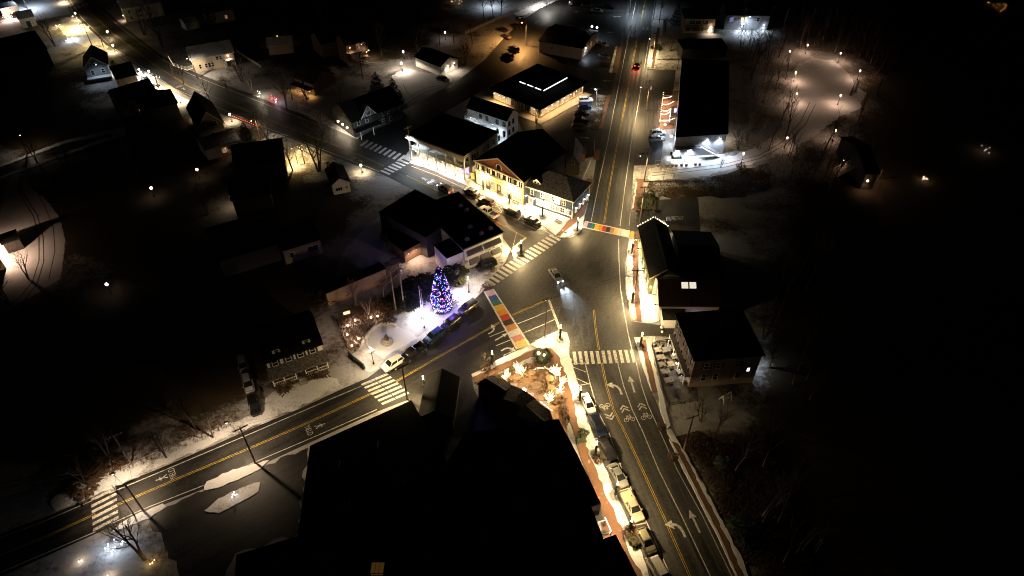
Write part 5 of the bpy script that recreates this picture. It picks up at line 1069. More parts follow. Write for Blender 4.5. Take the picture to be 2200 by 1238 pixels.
NWL = [((236,82),'tall lamp beside the bright yard on the north-west road',1200),((248,112),'post lamp before the grey gable house',1700),((325,168),'post lamp beside the parked cars outside the tan houses',1700),((388,222),'post lamp on the corner of the local street',2200),((498,262),'post lamp beside the red-lit railing',1500),((778,372),'post lamp lit white on the pavement corner by the cottage',1300),((167,42),'post lamp at the edge of the upper lot',1300),((142,6),'post lamp lighting the snowy upper lot, top edge',2200)]
for p, l, pw in NWL: lamp(p, l, 2.2, pw*.62, (1.0,.74,.42), M_bulb, False, group='lamps along the north-west road', gr=.32)
# tall cobra-head poles of the car park
def cobra(px, label, h, arm, power, color, bulb, gr=.3, ang=150):
    c = G(*px); o = thing('cobra_lamp', label, 'street lamp', (c.x, c.y, 0), 0, 'tall arm lamps')
    b = MB(); b.lathe([(.14,0),(.08,h)], 8); b.build('pole', M_steel, o); b = MB(); b.tube([(0,0,h-.05),(arm[0]*.5,arm[1]*.5,h+.25),(arm[0],arm[1],h+.2)], .05); b.build('arm', M_steel, o)
    b = MB(); b.box(arm[0]-.35, arm[0]+.35, arm[1]-.16, arm[1]+.16, h+.12, h+.28); hd = b.build('lamp_head', M_steel, o); b = MB(); b.ball((arm[0],arm[1],h+.06), gr, 8, 5, .5); b.build('lens', bulb, hd)
    light('SPOT', (arm[0], arm[1], h-.14), power, color, o, .2, R(ang), .9, (0,0,-1)); return o
cobra((1280,228), 'tall cold-white lot lamp over the parked cars beside the north road', 5.5, (-.6,0), 2200, COLD, M_bulbcold, .34)
cobra((1130,98), 'tall sodium lamp lighting the side street orange', 8, (-1.5,.5), 26000, AMBER, glow('sodium_bulb', (1.0,.5,.12), 12), .3, 165)
cobra((1352,28), 'tall cold lamp at the far end of the north road', 9, (2,0), 8000, COLD, M_bulbcold, .3)
cobra((1175,18), 'tall white lamp over the snow strip at the top edge', 7, (0,-1), 7000, WHITE, M_bulbcold, .3)
cobra((1055,14), 'cold lamp among the trees at the top edge', 6, (0,-1), 2600, COLD, M_bulbcold, .35)
cobra((60,20), 'cold lamp over the upper lot near the corner', 7, (1,-1), 3500, COLD, M_bulbcold, .3)
cobra((175,62), 'gold lamp over the bright snowy yard beside the north-west road', 5, (-.8,-.8), 9000, GOLD, M_bulb, .25)
cobra((640,352), 'unseen gold lamp lighting the yard beneath the bare trees', 4.5, (-.8,.3), 6500, GOLD, M_bulb, .2)  # hidden lamp, pole and all unseen, placed to light the yard gold
cobra((1600,70), 'cold lamp among the trees beside the dark grey house', 6, (.5,-.5), 3500, COLD, M_bulbcold, .2)
# floods on the flagpoles of the park
# ================================================================== utility poles and wires
def upole(base, top_y, label, arms=1, transformer=False, lampw=0, armdir=0.0, lampdir=(1.6,0), lcol=WARM):
    h = hz(base, top_y); c = G(*base); o = thing('utility_pole', label, 'utility pole', (c.x, c.y, 0), armdir, 'wooden utility poles'); o['h'] = h
    b = MB(); b.tube([(0,0,-.2),(0,0,h)], .17, .11, 8); b.build('pole', M_pole, o)
    for i in range(arms):
        z = h-.35-i*1.1; b = MB(); b.box(-1.25,1.25,-.06,.06,z-.07,z+.07); a = b.build('crossarm', M_pole, o)
        for x in (-1.15,-.55,.55,1.15): q = MB(); q.lathe([(.03,z+.07),(.06,z+.12),(.05,z+.25),(.01,z+.28)], 6, x, 0); q.build('insulator', M_steel, a)
    if transformer: b = MB(); b.lathe([(.26,h-2.9),(.28,h-2.8),(.28,h-1.9),(.2,h-1.8)], 10, .42, 0); b.build('transformer', M_steel, o)
    if lampw:
        z = h*.78; lx, ly = lampdir; b = MB(); b.tube([(0,0,z-.4),(lx*.6,ly*.6,z),(lx,ly,z)], .045); ar = b.build('lamp_arm', M_steel, o)
        b = MB(); b.box(lx-.35,lx+.35,ly-.16,ly+.16,z-.04,z+.12); b.build('lamp_head', M_steel, ar); b = MB(); b.ball((lx,ly,z-.08),.2,8,5,.5); b.build('lens', M_bulb if lcol is not COLD else M_bulbcold, ar)
        light('SPOT', (lx,ly,z-.26), lampw, lcol, o, .2, R({875:178,549:158,308:128,1171:176,1359:174}.get(base[0],166)), {875:.2,1171:.2,1359:.3}.get(base[0],.6), (0,0,-1))
    o.data if False else None
    return (Vector((c.x, c.y, h)), armdir)
P = {}
P['tip'] = upole((1171,727), 641, 'utility pole on the snowy tip between the two near roads', 1, False, 5200, .3, (.6,2.2))
P['e1'] = upole((1359,651), 579, 'utility pole on the verge opposite the metal-roofed shop', 1, False, 3600, 0, (-2.0,.2))
P['e2'] = upole((1374,478), 400, 'utility pole beside the entrance of the rear lot', 1, False, 5000, 0, (-2,0))
P['e3'] = upole((1384,390), 318, 'utility pole with two crossarms beside the snow drive', 2, True, 7000, 0, (-2,0))
P['e4'] = upole((1388,238), 172, 'utility pole with transformer beside the restaurant lot', 1, True, 9000, 0, (-2.6,0))
P['e5'] = upole((1402,128), 70, 'utility pole by the far brick pavement of the north road', 1, False, 7000, 0, (-2,0))
P['e6'] = upole((1416,50), 0, 'utility pole at the top edge of the north road', 2, True)
P['s1'] = upole((1469,967), 893, 'utility pole on the slope edge below the table terrace', 1, False, 0, .35, (-2.2,.5))
P['w1'] = upole((875,858), 786, 'utility pole beside the split crosswalk of the west road', 1, False, 7500, .6, (-.5,1.8))
P['w2'] = upole((549,995), 918, 'utility pole at the south kerb of the west road by the black block', 1, False, 4200, .6, (-1.5,4.2), (1.0,.72,.45))
P['w3'] = upole((308,1098), 1038, 'utility pole with lamp by the westernmost crosswalk', 1, False, 3600, .6, (-1.5,4.4), (1.0,.72,.45))
P['w4'] = upole((283,997), 935, 'bare utility pole on the snowy bank of the west road', 1, False, 0, .6)
P['n1'] = upole((884,346), 272, 'utility pole with cold lamp at the left end of the porch building', 1, False, 2600, .8, (-1.5,-.6), COLD)
P['n2'] = upole((560,300), 240, 'utility pole on the kerb beside the red-lit railing', 1, False, 1800, .8, (-1.5,-.6), SOFT)
P['n3'] = upole((346,202), 160, 'utility pole beside the parked cars outside the tan houses', 1, False, 3500, .8, (1.5,.6), (1.0,.74,.42))
P['n4'] = upole((200,104), 48, 'utility pole before the bright snowy yard', 1, False, 3500, .8, (1.5,.6), GOLD)
P['p1'] = upole((851,668), 580, 'taller bare utility pole behind the park, nearer the tree', 0)
P['p2'] = upole((869,664), 562, 'taller utility pole with bracket behind the park lawn', 1, True)
P['n5'] = upole((424,168), 108, 'utility pole before the snow-roofed house', 1, False, 4500, .8, (-1.5,-.6), SOFT)
P['a1'] = upole((60,330), 285, 'utility pole lit beside the local street', 1, False, 260, .4, (0,1.5), SOFT)
def wire(a, b_, label, sag=.8, off=0.0, dz=-.1, r=.022):
    (pa, aa), (pb, ab) = P[a], P[b_]
    A = pa+Vector((math.cos(aa)*off, math.sin(aa)*off, dz)); B = pb+Vector((math.cos(ab)*off, math.sin(ab)*off, dz)); pts = []
    for i in range(15): t = i/14; p = A.lerp(B, t); p.z -= 4*sag*t*(1-t); pts.append(p)
    m = MB(); m.tube(pts, r, n=4); o = m.build('overhead_wire', M_black); tag(o, label, 'wire', 'overhead wires')
for (a, b_, w1, s) in (('tip','e1','crossing to the east verge',.7),('e1','e2','along the bright east verge',.9),('e2','e3','past the rear lot',.7),('e3','e4','past the restaurant lot',1.0),('e4','e5','along the upper north road',.9),('e5','e6','at the top of the north road',.7),('e1','s1','past the table terrace',1.2),('tip','w1','along the west road by the park',1.4),('w1','w2','along the west road by the black block',1.4),('w2','w3','along the western stretch of the west road',1.0),('w3','w4','across the western crosswalk road',.5),('n1','n2','across the side street mouth',1.4),('n2','n3','along the upper north-west road',1.2),('n3','n4','beside the tan houses',1.0)):
    for off, nm in ((-1.1,'outer'),(1.1,'inner')): wire(a, b_, f'{nm} overhead wire running {w1}', s, off)
wire('e3','e4','lowest thick cable hanging past the restaurant lot',1.2,0,-2.4,.04); wire('e1','e2','lowest thick cable along the bright east verge',1.1,0,-2.4,.04)

# ================================================================== vehicles
CARM = {}
def paint(name, c, metal=.2): return mat('car_paint_'+name, c, rough=.28, metal=metal, spec=.6)
PT = {'white':paint('white',(.62,.61,.58),0),'silver':paint('silver',(.34,.34,.34),.6),'black':paint('black',(.012,.012,.013),.1),'navy':paint('navy',(.015,.022,.055),.3),'blue':paint('blue',(.02,.05,.14),.3),'grey':paint('grey',(.11,.11,.11),.5),'beige':paint('beige',(.42,.36,.27),.2),'olive':paint('olive',(.16,.15,.10),.4),'red':paint('red',(.22,.02,.015),.2),'brown':paint('brown',(.10,.065,.04),.3)}
def loft(b, secs):
    n = len(b.v); m = 8
    for x, hw, z0, z1 in secs:
        b.v += [(x,-hw*.90,z0),(x,-hw,z0+.18),(x,-hw*.985,z1-.14),(x,-hw*.86,z1),(x,hw*.86,z1),(x,hw*.985,z1-.14),(x,hw,z0+.18),(x,hw*.90,z0)]
    for i in range(len(secs)-1):
        for k in range(m): q = (k+1)%m; b.f.append((n+i*m+k, n+(i+1)*m+k, n+(i+1)*m+q, n+i*m+q))
    b.f.append(tuple(n+k for k in range(m))); b.f.append(tuple(n+(len(secs)-1)*m+k for k in range(m))[::-1])
SPEC = { # length, half width, body sections, greenhouse base x0,x3 roof x1,x2, belt z, roof z
 'sedan': (4.7,.90,[(-2.35,.78,.35,.80),(-2.2,.86,.22,.95),(-1.5,.90,.2,.98),(0,.90,.2,.95),(1.0,.90,.2,.93),(1.9,.87,.22,.84),(2.25,.78,.28,.72),(2.35,.66,.36,.62)],(-1.75,1.25,-1.05,.35),.92,1.43),
 'hatch': (4.3,.90,[(-2.1,.80,.35,.90),(-1.95,.87,.22,1.0),(-1.2,.90,.2,1.0),(0,.90,.2,.98),(1.0,.89,.2,.95),(1.75,.86,.22,.86),(2.1,.76,.3,.7)],(-2.0,1.15,-1.5,.3),.95,1.5),
 'suv': (4.75,.95,[(-2.35,.86,.42,1.0),(-2.2,.93,.3,1.1),(-1.2,.95,.28,1.1),(0,.95,.28,1.08),(1.0,.95,.28,1.05),(1.95,.92,.3,.98),(2.28,.84,.36,.85),(2.37,.72,.44,.75)],(-2.25,1.2,-1.9,.45),1.04,1.72),
 'van': (5.1,.99,[(-2.5,.92,.42,1.1),(-2.4,.98,.3,1.15),(-1,.99,.28,1.15),(1.0,.99,.28,1.12),(2.0,.95,.3,1.02),(2.45,.84,.38,.85)],(-2.42,1.7,-2.25,.85),1.1,1.95),
 'pickup': (5.7,1.0,[(-.55,.98,.4,1.12),(0,1.0,.38,1.12),(1.0,1.0,.38,1.12),(2.2,.98,.4,1.08),(2.75,.92,.46,.98),(2.85,.8,.55,.85)],(-.6,1.55,-.4,.75),1.08,1.85),
}
def car_meshes(kind, col):
    key = (kind, col)
    if key in CARM: return CARM[key]
    L, hw, secs, (x0,x3,x1,x2), zb, zr = SPEC[kind]; pm = PT[col]; R_ = {}
    b = MB(); loft(b, secs)
    if kind == 'pickup':
        b.box(-2.85,-.56,-.98,-.90,.42,1.12); b.box(-2.85,-.56,.90,.98,.42,1.12); b.box(-2.85,-2.77,-.899,.899,.42,1.12); b.box(-2.84,-.56,-.899,.899,.42,.62)
    R_['body'] = b.mesh('body', pm)
    wt, wb = hw*.70, hw*.88
    b = MB(); n = 0; zb2 = zb-.04
    q = [(x0,-wb,zb2),(x3,-wb,zb2),(x3,wb,zb2),(x0,wb,zb2),(x1,-wt,zr-.05),(x2,-wt,zr-.05),(x2,wt,zr-.05),(x1,wt,zr-.05)]
    b.v += q; b.f += [(4,5,6,7),(0,1,5,4),(1,2,6,5),(2,3,7,6),(3,0,4,7)]; R_['cabin_glass'] = b.mesh('cabin_glass', M_glass)
    b = MB(); b.v += [(x1-.04,-wt-.02,zr-.07),(x2+.04,-wt-.02,zr-.07),(x2+.04,wt+.02,zr-.07),(x1-.04,wt+.02,zr-.07),(x1+.1,-wt+.1,zr),(x2-.15,-wt+.1,zr),(x2-.15,wt-.1,zr),(x1+.1,wt-.1,zr)]
    b.f += [(4,5,6,7),(0,1,5,4),(1,2,6,5),(2,3,7,6),(3,0,4,7)]
    for sg in (-1,1):
        for (a, c) in (((x0,wb,zb2),(x1,wt,zr-.05)),((x3,wb,zb2),(x2,wt,zr-.05)),(((x0+x3)/2-.1,wb,zb2),((x1+x2)/2-.1,wt,zr-.05))): b.bar((a[0],a[1]*sg*1.01,a[2]), (c[0],c[1]*sg*1.01,c[2]), .09, .07)
    R_['roof'] = b.mesh('roof', pm)
    b = MB(); N = 12
    for k, y in enumerate((-.11,.11)): b.v += [(.33*math.cos(2*math.pi*i/N), y, .33*math.sin(2*math.pi*i/N)) for i in range(N)]
    b.f += [tuple(range(N)), tuple(range(2*N-1,N-1,-1))]+[(i,N+i,N+(i+1)%N,(i+1)%N) for i in range(N)]; R_['tyre'] = b.mesh('wheel', M_rubber)
    b = MB()
    for y, dr in ((-.115,-1),(.115,1)):
        k = len(b.v); b.v += [(.21*math.cos(2*math.pi*i/N), y, .21*math.sin(2*math.pi*i/N)) for i in range(N)]; b.f.append(tuple(range(k,k+N)) if dr < 0 else tuple(range(k+N-1,k-1,-1)))
    R_['rim'] = b.mesh('rim', M_rim)
    fx = secs[-1][0]; rx = secs[0][0] if kind != 'pickup' else -2.86; hz_ = secs[-1][3]; 
    b = MB(); b.box(-.1,.04,-.17,.17,-.08,.08); R_['hl'] = (b.mesh('headlight', mat('lamp_lens',(.5,.5,.5),rough=.15)), (fx-.06, hw*.62, hz_-.06))
    b = MB(); b.box(-.03,.08,-.11,.11,-.12,.12); R_['tl'] = (b.mesh('taillight', M_redglass), (rx, hw*.74, secs[0][3]-.14))
    b = MB(); b.box(-.08,.08,-.1,.1,-.07,.07); R_['mr'] = (b.mesh('mirror', pm), (x3-.25, hw+.08, zb+.05))
    R_['wx'] = (L*.30, -L*.29); R_['wy'] = hw-.12
    CARM[key] = R_; return R_
def car(p_rear, p_front, kind, col, label, group=None, on=None, name=None, z=.0, snow=False):
    A, B = G(*p_rear, .6), G(*p_front, .6); c = (A+B)/2; a = math.atan2((B-A).y, (B-A).x); M_ = car_meshes(kind, col)
    o = thing(name or {'sedan':'parked_car','hatch':'parked_car','suv':'parked_car','van':'parked_van','pickup':'parked_pickup'}[kind], label, {'van':'van','pickup':'pickup'}.get(kind, 'car'), (c.x, c.y, z+.012), a, group)
    put('body', M_['body'], o); put('cabin_glass', M_['cabin_glass'], o); put('roof', M_['roof'], o)
    for x in M_['wx']:
        for s in (-1, 1): w_ = put('wheel', M_['tyre'], o, (x, s*M_['wy'], .33)); put('rim', M_['rim'], w_)
    for k, nm in (('hl','headlight'),('tl','taillight'),('mr','mirror')):
        me, (x, y, zz) = M_[k]
        for s in (-1, 1): q = put(nm, me, o, (x, s*y, zz))
    if on == 'head' or on == 'both':
        for s in (-1, 1):
            me, (x, y, zz) = M_['hl']; b = MB(); b.ball((x+.12, s*y, zz), .17, 8, 5); b.build('headlight_glow', M_bulbcold, o)
            light('SPOT', (x+.32, s*y, zz), 7000, COLD, o, .1, R(40), .9, (1,0,-.075))
    if on == 'tail' or on == 'both':
        for s in (-1, 1):
            me, (x, y, zz) = M_['tl']; b = MB(); b.ball((x-.06, s*y, zz), .15, 8, 5); b.build('taillight_glow', glow('brake_glow', (1.0,.05,.02), 8), o)
            light('SPOT', (x-.24, s*y, zz), 140, (1.0,.04,.02), o, .1, R(80), .8, (-1,0,-.4))
    if snow:
        b = MB(); L, hw, secs, (x0,x3,x1,x2), zb, zr = SPEC[kind]; b.box(x1+.1,x2-.1,-hw*.6,hw*.6,zr+.002,zr+.06); b.box(x3+.1,secs[-2][0]-.1,-hw*.7,hw*.7,zb+.02,zb+.08); b.build('snow_cover', M_clean, o)
    return o
gS, gP, gN = 'cars parked along the south road', 'vehicles parked beside the park', 'cars parked before the shopfronts'
car((1253,846),(1274,890),'sedan','white','white car with dark glass roof parked at the kerb of the south road',gS)
car((1272,894),(1295,936),'suv','navy','dark navy car parked behind the white car on the south road',gS)
car((1293,943),(1318,988),'sedan','black','black sedan parked third in the row along the south road',gS)
car((1315,1000),(1342,1044),'sedan','silver','silver sedan parked behind the beige pickup on the south road',gS)
car((1341,1058),(1374,1118),'pickup','beige','beige pickup parked with open bed on the south road',gS)
car((1374,1137),(1402,1188),'hatch','olive','olive hatchback parked near the bottom edge beside the lit shrub',gS)
car((1403,1206),(1436,1262),'van','white','white van cut by the bottom edge on the south road',gS)
car((863,769),(824,794),'suv','white','white car with bright windscreen parked at the west end of the park',gP)
car((907,743),(866,774),'pickup','black','black pickup parked behind the white car by the park',gP)
car((952,708),(912,737),'suv','blue','blue car with roof bars parked by the bright park snow',gP)
car((986,679),(950,708),'suv','black','black car parked before the park bench, second from the rainbow crosswalk',gP)
car((1026,647),(986,673),'suv','grey','dark grey car parked nearest the near rainbow crosswalk by the park',gP)
car((1183,575),(1206,608),'sedan','silver','silver car driving through the crossing with its headlights on',None,'head','moving_car')
car((967,412),(946,399),'suv','silver','silver car driving up the north-west road past the porch building',None,'both','moving_car')
car((1066,466),(1034,446),'pickup','white','white pickup driving up the north-west road with glowing red tail lamps',None,'tail','moving_pickup')
car((1028,418),(997,405),'sedan','silver','silver sedan parked before the yellow shopfront',gN)
car((1060,440),(1030,426),'suv','brown','dark brown car parked before the middle of the yellow shopfront',gN)
car((1117,464),(1083,446),'suv','black','black car with snowy roof parked before the navy inn, left of two',gN,snow=True)
car((1160,483),(1126,465),'sedan','black','black sedan with snowy roof parked before the navy inn, right of two',gN,snow=True)
car((1068,562),(1020,580),'van','black','large black car parked on the snow before the sign building')
car((519,768),(526,802),'suv','silver','grey car with snow on it at the far end of the porch house drive',None,None,None,0,True)
car((528,806),(538,844),'suv','silver','grey car with snow on it in the middle of the porch house drive',None,None,None,0,True)
car((541,850),(552,896),'suv','black','dark car parked nearest the road in the porch house drive')
car((1240,216),(1276,214),'suv','white','white car parked beneath the cold lot lamp',None); car((1238,230),(1274,228),'hatch','blue','blue-grey hatchback parked beside the white car in the lot',None)
car((1232,244),(1268,243),'sedan','black','black sedan parked third beneath the cold lot lamp'); car((1230,258),(1266,258),'suv','black','black car parked lowest in the row by the planted island')
car((1398,287),(1428,285),'suv','white','white car parked beside the restaurant deck'); car((1395,300),(1427,298),'suv','grey','dark car with white bonnet parked beside the restaurant deck',snow=True)
car((1366,148),(1376,128),'suv','grey','car driving away up the north road with lit tail lamps',None,'tail','moving_car')
car((1128,50),(1108,36),'pickup','brown','brown pickup parked among the cars on the sodium-lit side street'); car((1092,68),(1066,60),'sedan','black','dark sedan parked by the sodium-lit side street'); car((1118,112),(1090,98),'suv','black','black car parked behind the restaurant hedge'); car((1106,126),(1076,114),'suv','grey','dark grey car parked behind the drive-through restaurant')
car((1290,92),(1302,98),'sedan','silver','pale car parked beside the tan store in the lot'); car((1254,12),(1270,10),'suv','grey','grey car parked at the top edge of the car park')
car((960,172),(940,166),'sedan','grey','dark car with snow on it parked before the lit garage',None,None,None,0,True)
car((780,118),(796,108),'sedan','black','dark car parked below the balcony house'); car((660,178),(678,186),'suv','black','dark car parked below the glowing orange porch')
NWc = [((292,150),(302,160),'white','white car nearest the tan gable house'),((306,164),(318,174),'silver','silver car outside the long tan house'),((332,180),(346,192),'white','white car beside the utility pole'),((350,196),(362,206),'beige','beige car nearest the corner of the local street')]
for a, b_, c, l in NWc: car(a, b_, 'sedan', c, l+' on the bright pavement', 'cars outside the tan houses')
car((30,34),(44,30),'suv','black','dark car parked in the upper lot')
# small utility loader at the restaurant
c = G(1452,338); o = thing('small_tractor', 'snow-covered small tractor parked below the restaurant deck', 'tractor', (c.x, c.y, 0), .1)
b = MB(); b.box(-.8,.8,-.5,1.6,.6,1.1); b.box(-.6,.6,.4,1.5,1.1,1.9); b.build('body', M_clean, o)
for x in (-1.0,1.0):
    for y in (-.6,1.3):
        b = MB(); b.tube([(x-.18,y,.45),(x+.18,y,.45)], .45, n=12); b.build('wheel', M_rubber, o)
b = MB(); b.box(-1.1,1.1,-1.0,-.85,.1,.8); b.build('blade', M_steel, o)

FC = [((1228,272),(1262,274),'suv','grey','grey car parked below the row by the planted island'),((1098,84),(1078,72),'sedan','brown','brown sedan parked beside the sodium-lit street, middle of three'),((1118,64),(1098,52),'suv','black','black car nearest the sodium lamp pole'),((1275,22),(1290,24),'sedan','white','white sedan at the top of the car park'),((1302,14),(1316,16),'suv','black','black car at the top of the car park beside the road'),((1225,10),(1238,2),'suv','silver','silver car at the top edge of the side street'),((1290,118),(1306,124),'hatch','grey','dark hatchback before the tan store corner'),((1186,310),(1204,322),'suv','black','dark car behind the yellow shop in the unlit lot'),((1140,292),(1162,300),'sedan','black','dark sedan in the unlit lot behind the stair house'),((1408,62),(1405,76),'suv','black','dark car by the far brick pavement')]
for a, b_, k, c_, l in FC[:-1]: car(a, b_, k, c_, l)

# ================================================================== trees
def bare_tree(seed, h, spread=.45, stems=1, levels=4, kids=(8,5,4,3), pale=False, rt=None):
    rr = random.Random(seed); T = MB(); B = MB()
    def grow(p, d, L, r, lv, mb):
        n = 4 if lv == 0 else 3; pts = [p]; q = p.copy(); dd = d.copy()
        for i in range(n):
            dd = (dd+Vector((rr.uniform(-1,1), rr.uniform(-1,1), rr.uniform(-.3,.5)))*(.10 if lv == 0 else .20)).normalized(); q = q+dd*L/n; pts.append(q.copy())
        mb.tube(pts, r, r*.35, 6 if lv == 0 else (4 if lv == 1 else 3), lv == 0)
        if lv >= levels-1: return
        for i in range(kids[lv]):
            t = rr.uniform(.32 if lv == 0 else .2, 1.0); k = min(int(t*n), n-1); o = pts[k].lerp(pts[k+1], t*n-k)
            az = rr.uniform(0, 2*math.pi); side = Vector((math.cos(az), math.sin(az), 0)); side = (side-dd*side.dot(dd)).normalized()
            nd = (dd*(1-spread*.8)+side*spread*1.3+Vector((0,0,.28))).normalized()
            grow(o, nd, L*rr.uniform(.42,.62)*(1.15-t*.45), max(.012, r*(1-.65*t)*.55), lv+1, B)
    for s in range(stems):
        a = rr.uniform(0, 6.28); d = Vector((math.cos(a)*.22*(stems > 1), math.sin(a)*.22*(stems > 1), 1)).normalized()
        grow(Vector((math.cos(a)*.2*(stems > 1), math.sin(a)*.2*(stems > 1), -.1)), d, h*rr.uniform(.78,.92), rt or h*.02, 0, T)
    return T.mesh('trunk', M_barkp if pale else M_bark), B.mesh('branches', M_barkp if pale else M_twig)
BT = [bare_tree(11,10,.5), bare_tree(12,10,.42,2), bare_tree(13,10,.55,3,4,(7,5,4,3)), bare_tree(14,10,.38,1,4,(9,5,4,3)), bare_tree(15,10,.25,1,3,(10,4,3),True,.13), bare_tree(16,10,.22,1,3,(9,4,3),False,.12)]
def tree(px, h, k, label, rz=0, group='bare trees', name='bare_tree', at=None, sx=None):
    c = G(*px) if at is None else at; o = thing(name, label, 'tree', (c.x, c.y, 0), rz, group); s = h/10; o.scale = (s*(sx or 1), s*(sx or 1), s)
    put('trunk', BT[k][0], o); put('branches', BT[k][1], o); return o
for i, (p, h, k, l) in enumerate((
 ((686,368),14,2,'large many-stemmed bare tree beside the roadside cottage'),((630,366),9,1,'bare tree in the gold-lit yard beside the big tree'),((655,352),8,0,'thin bare tree behind the big tree in the gold-lit yard'),
 ((459,234),10,0,'bare tree leaning over the north-west road kerb'),((349,102),14,1,'tall bare tree before the snow-roofed house'),((330,60),11,3,'bare tree before the cream corner cottage'),
 ((449,460),8,2,'wide bare tree silhouetted on the floodlit garden snow'),((472,450),6,0,'small bare tree beside the garden floodlight'),((1152,264),6,2,'low bare tree at the corner of the drive-through restaurant'),
 ((358,986),7,1,'two-stemmed bare tree on the snowy bank of the west road'),((458,941),8,0,'bare tree on the snowy bank nearer the porch house'),((420,920),8,3,'bare tree behind the snowy bank hedge'),((235,985),8,1,'bare tree above the round planting bed'),((180,1035),6,2,'low bare tree in the round planting bed'),
 ((312,1205),11,1,'bare tree beside the blue-lit decorations at the bottom'),((290,1110),7,3,'bare tree on the verge by the westernmost crosswalk'),((20,655),10,2,'bare tree at the left picture edge'),((60,600),8,1,'bare tree beside the snowy west drive foot'),
 ((615,235),12,1,'tall bare tree before the orange porch house'),((628,215),9,0,'bare tree beside the red yard decorations'),((700,300),9,2,'bare tree on the corner before the dark gable house'),((1048,790),3.6,2,'small round bare tree on the snow strip, lit gold'),
 ((792,678),6,2,'bare ornamental tree behind the park lights'),((765,660),7,1,'bare tree in the brown thicket behind the park'),((825,650),7,0,'bare tree between park thicket and poles'),((1290,268),4,0,'young bare tree in the planted island'),
 ((1068,400),4.5,0,'slim street tree before the yellow shopfront'),((1053,418),4,3,'slim street tree beside the parked brown car'),((1127,452),4.5,3,'slim street tree before the navy inn'),((1192,470),4,0,'slim street tree at the right end of the navy inn'),
 ((1060,40),10,3,'bare tree silhouetted against the cold lamp at the top'),((1040,45),11,0,'tall bare tree left of the cold lamp at the top'),((1075,34),9,1,'bare tree right of the cold lamp at the top'),((945,100),8,0,'bare tree beside the small lamp behind the garage'),((975,92),8,3,'slim bare tree behind the lit garage'),
 ((1505,905),6,2,'low bare tree below the hotel terrace'),((1535,930),7,1,'bare tree on the slope below the swing seat'),((1480,880),4,0,'small bare shrub-like tree at the end of the table terrace'),((1640,730),9,2,'bare tree lit blue beside the hotel'),((1655,790),8,1,'second bare tree in the blue light beside the hotel'),
 ((1585,320),7,2,'bare tree beside the restaurant end wall'),((1600,300),9,1,'tall bare tree behind the restaurant end wall'),((1548,360),3,2,'small snowy shrub tree beside the snow drive'))):
    tree(p, h, k, l, i*1.3)
# the woods round the lamplit drive
rr = random.Random(77); polys = [[(1585,60),(1690,60),(1698,330),(1600,320)],[(1700,40),(1900,60),(1890,215),(1845,150),(1790,115),(1710,105)],[(1640,335),(1760,310),(1850,260),(1900,400),(1700,420)],[(1640,590),(1760,560),(1780,860),(1660,900)],[(1560,1000),(1650,930),(1780,1200),(1680,1240)]]
def inside(p, poly):
    c = False; n = len(poly)
    for i in range(n):
        a, b_ = poly[i], poly[(i+1)%n]
        if (a[1] > p[1]) != (b_[1] > p[1]) and p[0] < (b_[0]-a[0])*(p[1]-a[1])/(b_[1]-a[1])+a[0]: c = not c
    return c
def scatter(poly, n, seed):
    r = random.Random(seed); q = gp(poly); x0, x1 = min(p[0] for p in q), max(p[0] for p in q); y0, y1 = min(p[1] for p in q), max(p[1] for p in q); o = []
    k = 0
    while len(o) < n and k < n*40:
        k += 1; p = (r.uniform(x0,x1), r.uniform(y0,y1))
        if inside(p, q): o.append(p)
    return o
WL = ['slender bare tree in the woods left of the lamplit circle','slender bare tree in the woods behind the lamplit circle','slender bare tree in the woods below the lamplit circle','slender bare tree in the dark woods beside the hotel','slender bare tree on the dark slope at the bottom']
for i, (pl, n) in enumerate(zip(polys, (30,42,20,12,14))):
    for j, (x, y) in enumerate(scatter(pl, n, 200+i)):
        tree(None, rr.uniform(8,13), rr.choice((4,5,5,3) if i < 3 else (5,3)), WL[i], rr.uniform(0,6.28), WL[i].replace('slender bare tree','slender bare trees'), at=Vector((x,y,0)))
# evergreens
def conifer_mesh(h, r, seed, n=2600, leaf=.22, col=None, shape='cone'):
    q = random.Random(seed); b = MB()
    for i in range(n):
        if shape == 'cone': t = 1-math.sqrt(q.random()); z = h*(.04+.96*t); rad = r*(1-t)**.85*(.82+.3*math.sin(t*38))
        elif shape == 'egg': t = 1-math.sqrt(q.random()); z = h*(.02+.98*t); rad = r*min(1.0,.62+1.6*t)*(1-t)**.72*(.9+.14*math.sin(t*44))
        else: t = q.random(); a0 = math.acos(1-2*t); z = h*(.5-.5*math.cos(a0)); rad = r*math.sin(a0)*(.8+.2*q.random())+.05; lump = True
        a = q.uniform(0, 6.283); rad *= q.uniform(.55,1.03)**.5
        if shape == 'ball': k_ = 1+.22*math.sin(3*a+seed)+.16*math.sin(5*a+7*z+seed*2); rad *= k_; z *= .82+.25*math.sin(2.3*a+seed*3)*math.sin(3.1*z*3+seed)+.1*q.random()
        c = Vector((rad*math.cos(a), rad*math.sin(a), z)); s = leaf*q.uniform(.7,1.4)
        out_ = Vector((math.cos(a), math.sin(a), q.uniform(-.5,.2))).normalized(); tn = Vector((-math.sin(a), math.cos(a), q.uniform(-.4,.4))).normalized()
        b.face([c-tn*s*.5, c+out_*s*1.3+Vector((0,0,-.1*s)), c+tn*s*.5])
    return b.mesh('crown', col or M_needle)
def core_trunk(h, r=.12): b = MB(); b.tube([(0,0,-.1),(0,0,h*.9)], r, .02, 6); return b.mesh('trunk', M_bark)
CO = [conifer_mesh(10,2.2,1), conifer_mesh(10,1.0,2,1800,.18)]; BU = [conifer_mesh(1,.5,5,1500,.085,M_leafy,'ball'), conifer_mesh(1,.55,6,1200,.09,M_needle,'ball'), conifer_mesh(1,.55,7,420,.1,M_dryplant,'ball')]
CT = core_trunk(10, .2)
